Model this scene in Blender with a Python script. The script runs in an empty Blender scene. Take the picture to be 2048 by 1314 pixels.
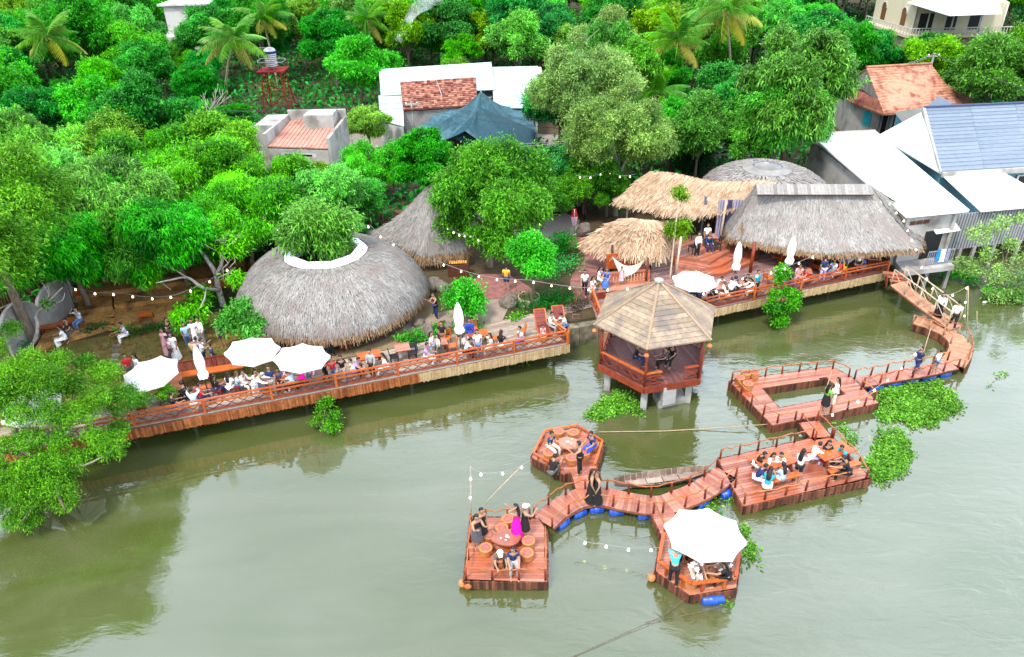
import bpy, bmesh, math, random
import numpy as np
from mathutils import Vector, Matrix
S = bpy.context.scene
COL = S.collection
R = math.radians
rnd = random.Random(7)

# ---------------------------------------------------------------- camera
CAM_H, FPX = 22.0, 1462.0
PITCH, ROLL = R(31.0), R(-1.5)
_F = Vector((0, math.cos(PITCH), -math.sin(PITCH)))
_R0 = Vector((1, 0, 0)); _U0 = Vector((0, math.sin(PITCH), math.cos(PITCH)))
_R = _R0 * math.cos(ROLL) + _U0 * math.sin(ROLL)
_U = -_R0 * math.sin(ROLL) + _U0 * math.cos(ROLL)
cd = bpy.data.cameras.new('camera'); cam = bpy.data.objects.new('camera', cd); COL.objects.link(cam)
cd.sensor_width = 36; cd.lens = 36 * FPX / 2048; cd.clip_start = 0.5; cd.clip_end = 6000
m = Matrix.Identity(4)
for i in range(3):
    m[i][0] = _R[i]; m[i][1] = _U[i]; m[i][2] = -_F[i]
m[2][3] = CAM_H
cam.matrix_world = m
S.camera = cam

def P(x, y, z=0.0):
    """world point seen at photo pixel (x, y) at height z"""
    d = _F + _R * ((x - 1024) / FPX) - _U * ((y - 657) / FPX)
    t = (z - CAM_H) / d.z
    return Vector((d.x * t, d.y * t, z))

# ---------------------------------------------------------------- sky and sun (bright overcast)
SUN_EL, SUN_AZ = 58.0, 215.0
W = bpy.data.worlds.new('World'); S.world = W; W.use_nodes = True
wn, wl = W.node_tree.nodes, W.node_tree.links
wn.clear()
sky = wn.new('ShaderNodeTexSky'); sky.sky_type = 'NISHITA'; sky.sun_disc = False
sky.sun_elevation = R(SUN_EL); sky.sun_rotation = R(SUN_AZ)
sky.air_density = 1.0; sky.dust_density = 4.0; sky.ozone_density = 1.0
hs = wn.new('ShaderNodeHueSaturation'); hs.inputs['Saturation'].default_value = 0.8
wl.new(sky.outputs[0], hs.inputs['Color'])
# broken bright cloud, thickest low in the sky
tcw = wn.new('ShaderNodeTexCoord'); spw = wn.new('ShaderNodeSeparateXYZ'); wl.new(tcw.outputs['Generated'], spw.inputs[0])
low = wn.new('ShaderNodeMapRange'); low.inputs['From Min'].default_value = .55; low.inputs['From Max'].default_value = 1.0
low.inputs['To Min'].default_value = 1.0; low.inputs['To Max'].default_value = .36; wl.new(spw.outputs['Z'], low.inputs['Value'])
cn = wn.new('ShaderNodeTexNoise'); cn.inputs['Scale'].default_value = 2.6; cn.inputs['Detail'].default_value = 5; wl.new(tcw.outputs['Generated'], cn.inputs['Vector'])
cr = wn.new('ShaderNodeMapRange'); cr.inputs['From Min'].default_value = .35; cr.inputs['From Max'].default_value = .65
cr.inputs['To Min'].default_value = .7; cr.inputs['To Max'].default_value = 1.15; wl.new(cn.outputs[0], cr.inputs['Value'])
cf = wn.new('ShaderNodeMath'); cf.operation = 'MULTIPLY'; cf.use_clamp = True; wl.new(low.outputs[0], cf.inputs[0]); wl.new(cr.outputs[0], cf.inputs[1])
cm = wn.new('ShaderNodeMix'); cm.data_type = 'RGBA'; cm.inputs[7].default_value = (8.0, 8.7, 9.9, 1)
wl.new(cf.outputs[0], cm.inputs[0]); wl.new(hs.outputs[0], cm.inputs[6])
bg = wn.new('ShaderNodeBackground'); bg.inputs['Strength'].default_value = 0.15
wo = wn.new('ShaderNodeOutputWorld')
bx = wn.new('ShaderNodeMapRange'); bx.inputs['From Min'].default_value = .05; bx.inputs['From Max'].default_value = .6
bx.inputs['To Min'].default_value = 1.0; bx.inputs['To Max'].default_value = 1.55; wl.new(spw.outputs['X'], bx.inputs['Value'])   # brighter cloud bank on the right
bv = wn.new('ShaderNodeVectorMath'); bv.operation = 'SCALE'; wl.new(cm.outputs[2], bv.inputs[0]); wl.new(bx.outputs[0], bv.inputs['Scale'])
wl.new(bv.outputs[0], bg.inputs['Color']); wl.new(bg.outputs[0], wo.inputs['Surface'])
ld = bpy.data.lights.new('sun', 'SUN'); ld.energy = 2.3; ld.angle = R(8); ld.color = (1, 0.93, 0.82)
sun = bpy.data.objects.new('sun', ld); COL.objects.link(sun)
_az, _el = R(SUN_AZ), R(SUN_EL)
_sd = Vector((math.sin(_az) * math.cos(_el), math.cos(_az) * math.cos(_el), math.sin(_el)))
sun.rotation_euler = (-_sd).to_track_quat('-Z', 'Y').to_euler(); sun.location = (0, 0, 80)
S.view_settings.view_transform = 'Standard'; S.view_settings.look = 'None'
S.view_settings.exposure = 1.0; S.view_settings.gamma = 1
S.render.engine = 'CYCLES'
S.cycles.max_bounces = 6; S.cycles.diffuse_bounces = 3; S.cycles.glossy_bounces = 2
S.cycles.transmission_bounces = 3; S.cycles.transparent_max_bounces = 6; S.cycles.volume_bounces = 1
S.cycles.caustics_reflective = False; S.cycles.caustics_refractive = False
S.cycles.use_denoising = True

# ---------------------------------------------------------------- object helpers
def tag(o, label=None, cat=None, group=None, kind=None):
    for k, v in (('label', label), ('category', cat), ('group', group), ('kind', kind)):
        if v: o[k] = v
    return o
def thing(name, label, cat, loc=(0, 0, 0), rz=0.0, group=None):
    o = bpy.data.objects.new(name, None); COL.objects.link(o)
    o.empty_display_size = 0.2
    o.location = loc; o.rotation_euler = (0, 0, rz)
    return tag(o, label, cat, group)
def kids(o): return [c for c in ALLKIDS.get(o.name, [])]
ALLKIDS = {}
def link(o, parent=None):
    COL.objects.link(o)
    if parent is not None:
        o.parent = parent
        ALLKIDS.setdefault(parent.name, []).append(o)
    return o
def dup(root, loc=None, rz=None, label=None, group=None, scale=None, parent=None):
    c = root.copy(); link(c, parent)
    if loc is not None: c.location = loc
    if rz is not None: c.rotation_euler = (0, 0, rz)
    if scale is not None: c.scale = scale if not isinstance(scale, (int, float)) else (scale,) * 3
    if label: c['label'] = label
    if group: c['group'] = group
    for ch in kids(root): dup(ch, parent=c)
    return c

class MB:
    """collects faces for ONE mesh object; self.v is a random tone per face, self.m the material slot"""
    def __init__(s):
        s.vs = []; s.fs = []; s.vv = []; s.mi = []; s.v = None; s.m = 0; s.sm = []; s.smooth = False
    def face(s, pts, v=None):
        b = len(s.vs); s.vs.extend(tuple(p) for p in pts); s.fs.append(tuple(range(b, b + len(pts)))); s._a(v)
    def _a(s, v=None):
        s.vv.append(v if v is not None else (s.v if s.v is not None else rnd.random())); s.mi.append(s.m); s.sm.append(s.smooth)
    def mesh(s, verts, faces, v=None):
        b = len(s.vs); s.vs.extend(tuple(p) for p in verts)
        if v is None and s.v is None: v = rnd.random()
        for f in faces: s.fs.append(tuple(b + i for i in f)); s._a(v)
    def hexa(s, bot, top, v=None):
        n = len(bot)
        fs = [tuple(range(n - 1, -1, -1)), tuple(range(n, 2 * n))] + [(i, (i + 1) % n, n + (i + 1) % n, n + i) for i in range(n)]
        s.mesh(list(bot) + list(top), fs, v)
    def box(s, c, size, rz=0, v=None, tilt=None):
        hx, hy, hz = size[0] / 2, size[1] / 2, size[2] / 2
        mt = Matrix.Rotation(rz, 3, 'Z')
        if tilt is not None: mt = mt @ Matrix.Rotation(tilt, 3, 'X')
        c = Vector(c)
        q = [c + mt @ Vector((x * hx, y * hy, z * hz)) for z in (-1, 1) for x, y in ((-1, -1), (1, -1), (1, 1), (-1, 1))]
        s.hexa(q[:4], q[4:], v)
    def beam(s, a, b, w, h=None, v=None):
        """bar of width w and height h from a to b"""
        a, b = Vector(a), Vector(b); h = h or w
        d = (b - a).normalized()
        up = Vector((0, 0, 1)) if abs(d.z) < .95 else Vector((0, 1, 0))
        sd = d.cross(up).normalized(); u2 = sd.cross(d)
        f = lambda p: [p + sd * (x * w / 2) + u2 * (y * h / 2) for x, y in ((-1, -1), (1, -1), (1, 1), (-1, 1))]
        s.hexa(f(a), f(b), v)
    def tube(s, path, rad, n=7, v=None, cap=True):
        path = [Vector(p) for p in path]; k = len(path)
        if isinstance(rad, (int, float)): rad = [rad] * k
        rings = []; ref = None
        for i, p in enumerate(path):
            d = (path[min(i + 1, k - 1)] - path[max(i - 1, 0)])
            d = d.normalized() if d.length > 1e-9 else Vector((0, 0, 1))
            if ref is None: ref = Vector((1, 0, 0)) if abs(d.x) < .8 else Vector((0, 1, 0))
            x = (ref - d * ref.dot(d)); x = x.normalized() if x.length > 1e-6 else d.orthogonal().normalized()
            y = d.cross(x); ref = x
            rings.append([p + (x * math.cos(2 * math.pi * j / n) + y * math.sin(2 * math.pi * j / n)) * rad[i] for j in range(n)])
        vs = [q for r in rings for q in r]; fs = []
        for i in range(k - 1):
            for j in range(n):
                fs.append((i * n + j, i * n + (j + 1) % n, (i + 1) * n + (j + 1) % n, (i + 1) * n + j))
        if cap: fs += [tuple(range(n - 1, -1, -1)), tuple((k - 1) * n + j for j in range(n))]
        sm = s.smooth; s.smooth = True; s.mesh(vs, fs, v); s.smooth = sm
    def lathe(s, prof, c=(0, 0, 0), n=16, v=None, fold=None):
        """profile [(r, z)] turned about the vertical through c"""
        vs = []; fs = []
        for r, z in prof:
            for j in range(n):
                a = 2 * math.pi * j / n; rr = r * (1 + (fold[j % len(fold)] if fold else 0))
                vs.append((c[0] + rr * math.cos(a), c[1] + rr * math.sin(a), c[2] + z))
        for i in range(len(prof) - 1):
            for j in range(n): fs.append((i * n + j, i * n + (j + 1) % n, (i + 1) * n + (j + 1) % n, (i + 1) * n + j))
        fs += [tuple(range(n - 1, -1, -1)), tuple((len(prof) - 1) * n + j for j in range(n))]
        s.mesh(vs, fs, v)
    def prism(s, pts, z0, z1, v=None):
        s.hexa([(p[0], p[1], z0) for p in pts], [(p[0], p[1], z1) for p in pts], v)
    def build(s, name, mats, parent=None, label=None, cat=None, group=None, kind=None):
        me = bpy.data.meshes.new(name); me.from_pydata(s.vs, [], s.fs); me.update()
        for mt in (mats if isinstance(mats, (list, tuple)) else [mats]): me.materials.append(mt)
        at = me.attributes.new('v', 'FLOAT', 'FACE'); at.data.foreach_set('value', s.vv)
        me.polygons.foreach_set('material_index', s.mi)
        me.polygons.foreach_set('use_smooth', s.sm)
        o = bpy.data.objects.new(name, me); link(o, parent)
        if parent is not None:
            # shapes are written in world space unless the parent sits at the origin; see local()
            pass
        return tag(o, label, cat, group, kind)
def np_mesh(name, V, F, vals, mats, parent=None, mi=None, smooth=False):
    """V (n,3), F (m,k) from numpy arrays"""
    me = bpy.data.meshes.new(name); k = F.shape[1]
    me.vertices.add(len(V)); me.vertices.foreach_set('co', V.astype(np.float32).ravel())
    me.loops.add(F.size); me.loops.foreach_set('vertex_index', F.astype(np.int32).ravel())
    me.polygons.add(len(F)); me.polygons.foreach_set('loop_start', np.arange(0, F.size, k, dtype=np.int32))
    for mt in (mats if isinstance(mats, (list, tuple)) else [mats]): me.materials.append(mt)
    at = me.attributes.new('v', 'FLOAT', 'FACE'); at.data.foreach_set('value', np.asarray(vals, dtype=np.float32))
    if mi is not None: me.polygons.foreach_set('material_index', np.asarray(mi, dtype=np.int32))
    me.update(calc_edges=True); me.validate()
    o = bpy.data.objects.new(name, me); link(o, parent)
    return o
def origin_at(root):
    """give a thing whose parts were built in world space an origin at its base: parts are shifted back"""
    off = Vector(root.location)
    for c in kids(root): c.location = Vector(c.location) - off
# ---------------------------------------------------------------- materials
def lin(c):
    c = c / 255.0
    return c / 12.92 if c <= 0.04045 else ((c + 0.055) / 1.055) ** 2.4
def px(r, g, b, k=1.9):
    """base colour of a thing that shows as r, g, b in even daylight"""
    return tuple(min(0.9, lin(x) / k) for x in (r, g, b)) + (1.0,)
_M = {}
def M(name, c1, c2=None, rough=0.75, noise=0.25, ns=6.0, bump=0.0, spec=0.3, transl=0.0, metal=0.0, stretch=(1, 1, 1), detail=4.0, stain=None, stain_s=0.6, emit=None, vary=False):
    if name in _M: return _M[name]
    mt = bpy.data.materials.new(name); mt.use_nodes = True
    N, L = mt.node_tree.nodes, mt.node_tree.links
    b = N['Principled BSDF']; out = N['Material Output']
    at = N.new('ShaderNodeAttribute'); at.attribute_name = 'v'
    mx = N.new('ShaderNodeMix'); mx.data_type = 'RGBA'
    mx.inputs[6].default_value = c1; mx.inputs[7].default_value = c2 or c1
    L.new(at.outputs['Fac'], mx.inputs[0])
    tc = N.new('ShaderNodeTexCoord'); mp = N.new('ShaderNodeMapping'); mp.inputs['Scale'].default_value = stretch
    L.new(tc.outputs['Object'], mp.inputs['Vector'])
    nz = N.new('ShaderNodeTexNoise'); nz.inputs['Scale'].default_value = ns; nz.inputs['Detail'].default_value = detail
    L.new(mp.outputs[0], nz.inputs['Vector'])
    mr = N.new('ShaderNodeMapRange'); mr.inputs['From Min'].default_value = 0.3; mr.inputs['From Max'].default_value = 0.7
    mr.inputs['To Min'].default_value = 1 - noise; mr.inputs['To Max'].default_value = 1 + noise
    L.new(nz.outputs[0], mr.inputs['Value'])
    mul = N.new('ShaderNodeVectorMath'); mul.operation = 'SCALE'
    L.new(mx.outputs[2], mul.inputs[0]); L.new(mr.outputs[0], mul.inputs['Scale'])
    col = mul.outputs[0]
    if stain:
        n2 = N.new('ShaderNodeTexNoise'); n2.inputs['Scale'].default_value = stain_s; n2.inputs['Detail'].default_value = 6
        L.new(tc.outputs['Object'], n2.inputs['Vector'])
        r2 = N.new('ShaderNodeMapRange'); r2.inputs['From Min'].default_value = 0.5; r2.inputs['From Max'].default_value = 0.68
        L.new(n2.outputs[0], r2.inputs['Value'])
        m2 = N.new('ShaderNodeMix'); m2.data_type = 'RGBA'; m2.inputs[7].default_value = stain
        L.new(r2.outputs[0], m2.inputs[0]); L.new(col, m2.inputs[6]); col = m2.outputs[2]
    if vary:                                            # every plant has its own green
        oi = N.new('ShaderNodeObjectInfo'); h_ = N.new('ShaderNodeHueSaturation')
        for key, lo, hi, mul in (('Hue', .478, .512, 1.0), ('Value', .80, 1.4, 7.31), ('Saturation', .93, 1.08, 3.77)):
            k_ = N.new('ShaderNodeMath'); k_.operation = 'MULTIPLY'; k_.inputs[1].default_value = mul; L.new(oi.outputs['Random'], k_.inputs[0])
            f_ = N.new('ShaderNodeMath'); f_.operation = 'FRACT'; L.new(k_.outputs[0], f_.inputs[0])
            r_ = N.new('ShaderNodeMapRange'); r_.inputs['To Min'].default_value = lo; r_.inputs['To Max'].default_value = hi; L.new(f_.outputs[0], r_.inputs['Value']); L.new(r_.outputs[0], h_.inputs[key])
        L.new(col, h_.inputs['Color']); col = h_.outputs[0]
    L.new(col, b.inputs['Base Color'])
    b.inputs['Roughness'].default_value = rough; b.inputs['Specular IOR Level'].default_value = spec; b.inputs['Metallic'].default_value = metal
    if bump:
        bp = N.new('ShaderNodeBump'); bp.inputs['Strength'].default_value = bump; bp.inputs['Distance'].default_value = 0.03
        L.new(nz.outputs[0], bp.inputs['Height']); L.new(bp.outputs[0], b.inputs['Normal'])
    if transl:
        t = N.new('ShaderNodeBsdfTranslucent'); L.new(col, t.inputs['Color'])
        ms = N.new('ShaderNodeMixShader'); ms.inputs[0].default_value = transl
        L.new(b.outputs[0], ms.inputs[1]); L.new(t.outputs[0], ms.inputs[2]); L.new(ms.outputs[0], out.inputs['Surface'])
    if emit:
        b.inputs['Emission Color'].default_value = emit[0]; b.inputs['Emission Strength'].default_value = emit[1]
    _M[name] = mt
    return mt
def leafmat(name, c1, c2, vary=True): return M(name, c1, c2, rough=0.42, noise=0.3, ns=0.5, spec=0.22, transl=0.3, detail=2, vary=vary)

LEAF_MANGO = leafmat('leaf_mango', (0.003, 0.085, 0.004, 1), (0.10, 0.60, 0.02, 1))
LEAF_DEEP = leafmat('leaf_deep', (0.002, 0.055, 0.010, 1), (0.032, 0.42, 0.034, 1))
LEAF_YEL = leafmat('leaf_yellowish', (0.014, 0.10, 0.004, 1), (0.23, 0.54, 0.016, 1))
LEAF_CENT = leafmat('leaf_fresh', (0.006, 0.09, 0.005, 1), (0.14, 0.50, 0.018, 1), vary=False)
LEAF_LIME = leafmat('leaf_lime', (0.012, 0.26, 0.008, 1), (0.09, 0.68, 0.02, 1), vary=False)
LEAF_GREY = leafmat('leaf_greyish', (0.05, 0.15, 0.03, 1), (0.27, 0.47, 0.11, 1))
LEAF_FEATHER = leafmat('leaf_feathery', (0.012, 0.12, 0.004, 1), (0.19, 0.52, 0.014, 1), vary=False)
LEAF_PALM = leafmat('leaf_palm', (0.015, 0.13, 0.012, 1), (0.13, 0.42, 0.03, 1))
LEAF_PALM2 = leafmat('leaf_palm_yellow', (0.16, 0.22, 0.02, 1), (0.34, 0.34, 0.05, 1))
LEAF_DARKBUSH = leafmat('leaf_dark', (0.004, 0.05, 0.01, 1), (0.012, 0.18, 0.03, 1))
LEAF_WATER = leafmat('leaf_water', (0.015, 0.15, 0.008, 1), (0.22, 0.50, 0.04, 1), vary=False)
BARK = M('bark', px(120, 105, 90), px(170, 155, 140), noise=.35, ns=8, bump=.5, stretch=(1, 1, .3))
BARK_PALE = M('bark_pale', px(185, 175, 165), px(215, 208, 200), noise=.3, ns=6, bump=.4)
BARK_PALM = M('bark_palm', px(165, 150, 130), px(190, 178, 155), noise=.3, ns=14, stretch=(.2, .2, 1), bump=.5)
REDWOOD = M('red_wood', px(166, 88, 64), px(228, 152, 122), rough=.33, noise=.18, ns=3, spec=.75, stretch=(1, 1, 1), stain=px(216, 112, 66), stain_s=.5)
REDWOOD_DK = M('red_wood_dark', px(120, 48, 34), px(170, 75, 45), rough=.5, noise=.25, ns=4)
ORANGEWOOD = M('varnished_orange_wood', px(196, 84, 34), px(238, 128, 58), rough=.35, noise=.22, ns=5, spec=.5)
LOGS = M('weathered_logs', px(70, 42, 34), px(150, 92, 66), rough=.85, noise=.35, ns=8, stretch=(1, 1, .2))
LOGS_GREY = M('grey_logs', px(95, 70, 66), px(165, 130, 115), rough=.9, noise=.35, ns=8)
GREYPLANK = M('grey_planks', px(165, 145, 132), px(205, 188, 172), rough=.8, noise=.18, ns=4)
RAMPWOOD = M('pale_red_planks', px(196, 138, 108), px(224, 172, 138), rough=.7, noise=.2, ns=4)
BAMBOO = M('bamboo_fringe', px(196, 158, 108), px(232, 206, 160), rough=.7, noise=.2, ns=5)
BAMBOO_RED = M('bamboo_fringe_brown', px(140, 70, 30), px(206, 128, 72), rough=.7, noise=.3, ns=5)
GAZROOF = M('weathered_roof_boards', px(158, 140, 120), px(192, 172, 148), rough=.85, noise=.22, ns=5, stain=px(140, 128, 122), stain_s=1.2)
POLEWOOD = M('pale_poles', px(205, 180, 150), px(232, 214, 190), rough=.8, noise=.2)
THATCH = M('grey_thatch', px(130, 127, 123), px(208, 205, 200), rough=.95, noise=.14, ns=1.2, spec=.1, stain=px(168, 158, 152), stain_s=.9)
THATCH_HEM = M('thatch_hem', px(120, 88, 60), px(208, 176, 138), rough=.95, noise=.2, spec=.1)
THATCH_CORE = M('thatch_core', px(100, 95, 95), None, rough=1, noise=.3, spec=.1)
STRAW = M('golden_straw', px(178, 134, 98), px(250, 224, 192), rough=.85, noise=.2, ns=2, spec=.2)
STRAW_CORE = M('straw_core', px(150, 110, 75), None, rough=1, noise=.2)
CONC = M('concrete', px(168, 167, 165), px(186, 185, 183), rough=.9, noise=.12, ns=2, bump=.2, stain=px(140, 138, 134), stain_s=.8)
CONC_LT = M('pale_concrete', px(196, 194, 190), px(210, 208, 205), rough=.9, noise=.12, ns=2, stain=px(150, 146, 140), stain_s=.7)
WALLWHITE = M('white_wall', px(232, 232, 228), px(240, 240, 238), rough=.8, noise=.06, ns=2, stain=px(200, 198, 192), stain_s=.5)
WALLCREAM = M('cream_wall', px(244, 236, 205), None, rough=.8, noise=.05, stain=px(222, 214, 190), stain_s=.4)
WALLBLUE = M('blue_wall', px(130, 200, 225), None, rough=.8, noise=.08)
METALWHITE = M('white_metal_roof', (.86, .87, .88, 1), (.8, .82, .84, 1), rough=.45, noise=.05, ns=1.5, stain=(.7, .72, .73, 1), stain_s=.35)
METALCYAN = M('pale_cyan_metal_roof', px(205, 238, 240), px(222, 248, 250), rough=.5, noise=.05, ns=1, stain=px(190, 225, 225), stain_s=.3)
METALGREY = M('grey_corrugated', px(120, 122, 128), px(185, 188, 194), rough=.6, noise=.1)
TILE_OR = M('orange_roof_tiles', px(184, 116, 90), px(228, 166, 136), rough=.85, noise=.2, ns=4, stain=px(150, 90, 75), stain_s=1.3)
TILE_RED = M('mottled_red_tiles', px(120, 45, 40), px(222, 160, 130), rough=.85, noise=.35, ns=2.5, stain=px(110, 50, 48), stain_s=.8)
TILE_BLUE = M('slate_blue_tiles', px(126, 144, 164), px(146, 162, 182), rough=.6, noise=.08, ns=3)
PINKROOF = M('faded_pink_roof', px(206, 150, 132), px(220, 170, 152), rough=.9, noise=.12, ns=2, stain=px(186, 128, 112), stain_s=.7)
NETTING = M('blue_shade_net', px(72, 116, 134), px(96, 142, 158), rough=.9, noise=.25, ns=3)
BROWNMAT = M('brown_woven_terrace', px(172, 124, 66), px(214, 162, 94), rough=.85, noise=.3, ns=5, stain=px(104, 72, 38), stain_s=.8)
WHITEFAB = M('white_canvas', (.84, .84, .84, 1), None, rough=.9, noise=.03, spec=.1, transl=.15)
CURTAIN = M('lilac_curtain', px(190, 190, 222), px(212, 212, 236), rough=.9, noise=.1)
CURTAIN_BL = M('blue_curtain', px(105, 110, 175), None, rough=.9, noise=.1)
NETFAB = M('cream_net', px(212, 204, 192), None, rough=.9, noise=.1)
DARKMETAL = M('dark_metal', px(60, 58, 58), None, rough=.5, noise=.1, metal=.3)
STEEL = M('steel', px(200, 202, 205), px(225, 226, 228), rough=.3, noise=.1, metal=.6)
RUSTRED = M('red_painted_steel', px(160, 52, 38), px(190, 75, 55), rough=.7, noise=.25)
BLUEDRUM = M('blue_plastic', px(20, 82, 205), px(35, 110, 235), rough=.35, noise=.08, spec=.5)
BLUEBAND = M('blue_band', px(30, 60, 140), None)
STONE = M('grey_stone', px(140, 128, 118), px(190, 178, 165), rough=.9, noise=.3, ns=3, bump=.6)
DARKGLASS = M('dark_opening', (.012, .012, .014, 1), None, rough=.4, noise=0)
GLASS = M('roof_glass', px(130, 140, 165), px(185, 192, 208), rough=.15, noise=.2, ns=2, spec=.6)
BROWNWOOD = M('dark_brown_wood', px(78, 44, 34), px(120, 70, 50), rough=.6, noise=.25)
BLACKISH = M('black_paint', px(36, 36, 40), px(52, 52, 56), rough=.6, noise=.1)
MAROON = M('maroon_slats', px(130, 45, 40), px(176, 84, 72), rough=.5, noise=.2)
TERRACOTTA = M('terracotta', px(206, 120, 66), px(232, 158, 100), rough=.7, noise=.2)
ROPE = M('rope', px(190, 160, 120), px(220, 196, 160), rough=.9, noise=.2)
WIRE = M('wire', px(70, 72, 76), None, rough=.6, noise=0)
WIRE_LT = M('wire_light', px(170, 172, 176), None, rough=.6, noise=0)
BULB = M('lit_bulb', px(255, 240, 190), None, rough=.3, noise=0, emit=((1, .86, .5, 1), 2.2))
GREENCLOTH = M('green_plastic', px(20, 180, 80), None, rough=.4, noise=.05)
REDCLOTH = M('red_thing', px(200, 40, 45), None)
PINKCLOTH = M('pink_thing', px(235, 190, 200), None)
COCONUT = M('coconut', px(190, 140, 50), px(150, 150, 60), rough=.6)
CERAMIC = M('white_ceramic', (.8, .8, .8, 1), None, rough=.3, noise=0)
# ---------------------------------------------------------------- water and land
ZL, ZD, ZR = 1.30, 1.45, 0.45          # land, deck and raft levels above the river
def water_mat():
    mt = bpy.data.materials.new('river_water'); mt.use_nodes = True
    N, L = mt.node_tree.nodes, mt.node_tree.links; b = N['Principled BSDF']
    tc = N.new('ShaderNodeTexCoord')
    def noise(scale, sx, sy, rot, det=3, dist=0.0):
        mp = N.new('ShaderNodeMapping'); mp.inputs['Scale'].default_value = (sx, sy, 1); mp.inputs['Rotation'].default_value = (0, 0, rot)
        L.new(tc.outputs['Object'], mp.inputs[0])
        n = N.new('ShaderNodeTexNoise'); n.inputs['Scale'].default_value = scale; n.inputs['Detail'].default_value = det; n.inputs['Distortion'].default_value = dist
        L.new(mp.outputs[0], n.inputs['Vector']); return n.outputs[0]
    c0 = noise(.16, .55, 1.9, .3, 7, 1.4); cmr = N.new('ShaderNodeMapRange'); cmr.inputs['From Min'].default_value = .36; cmr.inputs['From Max'].default_value = .66; L.new(c0, cmr.inputs['Value']); c = cmr.outputs[0]
    mx = N.new('ShaderNodeMix'); mx.data_type = 'RGBA'
    mx.inputs[6].default_value = (.050, .065, .015, 1); mx.inputs[7].default_value = (.074, .085, .035, 1)
    L.new(c, mx.inputs[0]); L.new(mx.outputs[2], b.inputs['Base Color'])
    b.inputs['Roughness'].default_value = 0.03; b.inputs['IOR'].default_value = 2.25
    b.inputs['Specular Tint'].default_value = (.92, .97, 1, 1)
    h1 = noise(.8, .7, 1.7, .35, 5, 1.2); h2 = noise(4.0, .6, 1.4, .2, 2)
    gate = noise(.05, 1, 1, 0, 2)
    g = N.new('ShaderNodeMapRange'); g.inputs['From Min'].default_value = .42; g.inputs['From Max'].default_value = .62
    g.inputs['To Min'].default_value = .25; g.inputs['To Max'].default_value = 1.0; L.new(gate, g.inputs['Value'])
    # wind ripples grow towards the open river on the right
    sp = N.new('ShaderNodeSeparateXYZ'); L.new(tc.outputs['Object'], sp.inputs[0])
    gx = N.new('ShaderNodeMapRange'); gx.inputs['From Min'].default_value = -12; gx.inputs['From Max'].default_value = 22
    gx.inputs['To Min'].default_value = .35; gx.inputs['To Max'].default_value = 2.6; L.new(sp.outputs['X'], gx.inputs['Value'])
    a = N.new('ShaderNodeMath'); a.operation = 'MULTIPLY_ADD'; a.inputs[1].default_value = .22
    L.new(h2, a.inputs[0]); L.new(h1, a.inputs[2])
    k = N.new('ShaderNodeMath'); k.operation = 'MULTIPLY'; L.new(a.outputs[0], k.inputs[0]); L.new(g.outputs[0], k.inputs[1])
    k2 = N.new('ShaderNodeMath'); k2.operation = 'MULTIPLY'; L.new(k.outputs[0], k2.inputs[0]); L.new(gx.outputs[0], k2.inputs[1])
    bp = N.new('ShaderNodeBump'); bp.inputs['Strength'].default_value = .55; bp.inputs['Distance'].default_value = .055
    L.new(k2.outputs[0], bp.inputs['Height']); L.new(bp.outputs[0], b.inputs['Normal'])
    return mt
w = MB(); w.face([(-700, -500, 0), (700, -500, 0), (700, 700, 0), (-700, 700, 0)], .5)
w.build('river_water', water_mat(), kind='structure')

SOIL = M('dark_soil', px(70, 60, 44), px(110, 92, 62), rough=1, noise=.35, ns=1.2, stain=px(58, 84, 36), stain_s=.35)
DIRT = M('dry_lawn', px(140, 116, 62), px(158, 134, 74), rough=1, noise=.3, ns=2.5, stain=px(112, 122, 52), stain_s=.45)
PATHM = M('path_concrete', px(168, 150, 134), px(190, 172, 156), rough=.9, noise=.18, ns=1.5, stain=px(150, 118, 104), stain_s=.6)
BRICKM = M('red_paving', px(150, 92, 88), px(178, 128, 120), rough=.9, noise=.25, ns=4)
shore_px = [(-700, 1010), (-250, 960), (0, 905), (150, 860), (300, 810), (480, 772), (700, 728), (900, 690), (1050, 650), (1150, 641), (1205, 632), (1290, 612), (1400, 592), (1600, 548), (1780, 505), (1850, 470), (1960, 462), (2100, 478), (2400, 470)]
shore = [P(x, y, ZL) for x, y in shore_px]
b = MB(); top = [tuple(p) for p in shore] + [(900, 60, ZL), (900, 900, ZL), (-900, 900, ZL), (-900, 30, ZL)]
b.face(top, .5)
n = len(shore)
for i in range(n - 1):
    a0, a1 = shore[i], shore[i + 1]
    d = Vector((a1.y - a0.y, a0.x - a1.x, 0)).normalized() * .55
    b.face([a0, (a0.x + d.x, a0.y + d.y, -1.4), (a1.x + d.x, a1.y + d.y, -1.4), a1], .4)
b.build('ground', SOIL, kind='structure')
def sheet(name, pts, z, mat, kind='structure', zoff=0.0):
    q = MB(); q.face([P(x, y, z) for x, y in pts], .5)
    return q.build(name, mat, kind=kind)
sheet('lawn', [(-60, 900), (60, 700), (230, 668), (470, 615), (500, 640), (560, 690), (650, 715), (620, 735), (250, 806), (120, 850)], ZL + .008, DIRT)
sheet('sandy_path', [(520, 690), (660, 722), (800, 694), (862, 640), (870, 600), (830, 590), (700, 640)], ZL + .016, M('sand_floor', px(148, 128, 96), px(166, 146, 112), rough=1, noise=.2, ns=2))
sheet('garden_path', [(800, 655), (868, 628), (935, 612), (955, 575), (1030, 590), (1005, 640), (1062, 628), (1045, 648), (930, 690), (905, 672), (890, 640), (818, 664)], ZL + .024, PATHM)
sheet('brick_court', [(930, 575), (962, 548), (1015, 548), (1070, 580), (1060, 592), (1010, 598), (950, 600)], ZL + .032, BRICKM)
sheet('bank_path', [(960, 656), (1060, 628), (1180, 600), (1192, 612), (1070, 645), (1000, 662)], ZL + .040, PATHM)
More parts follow.
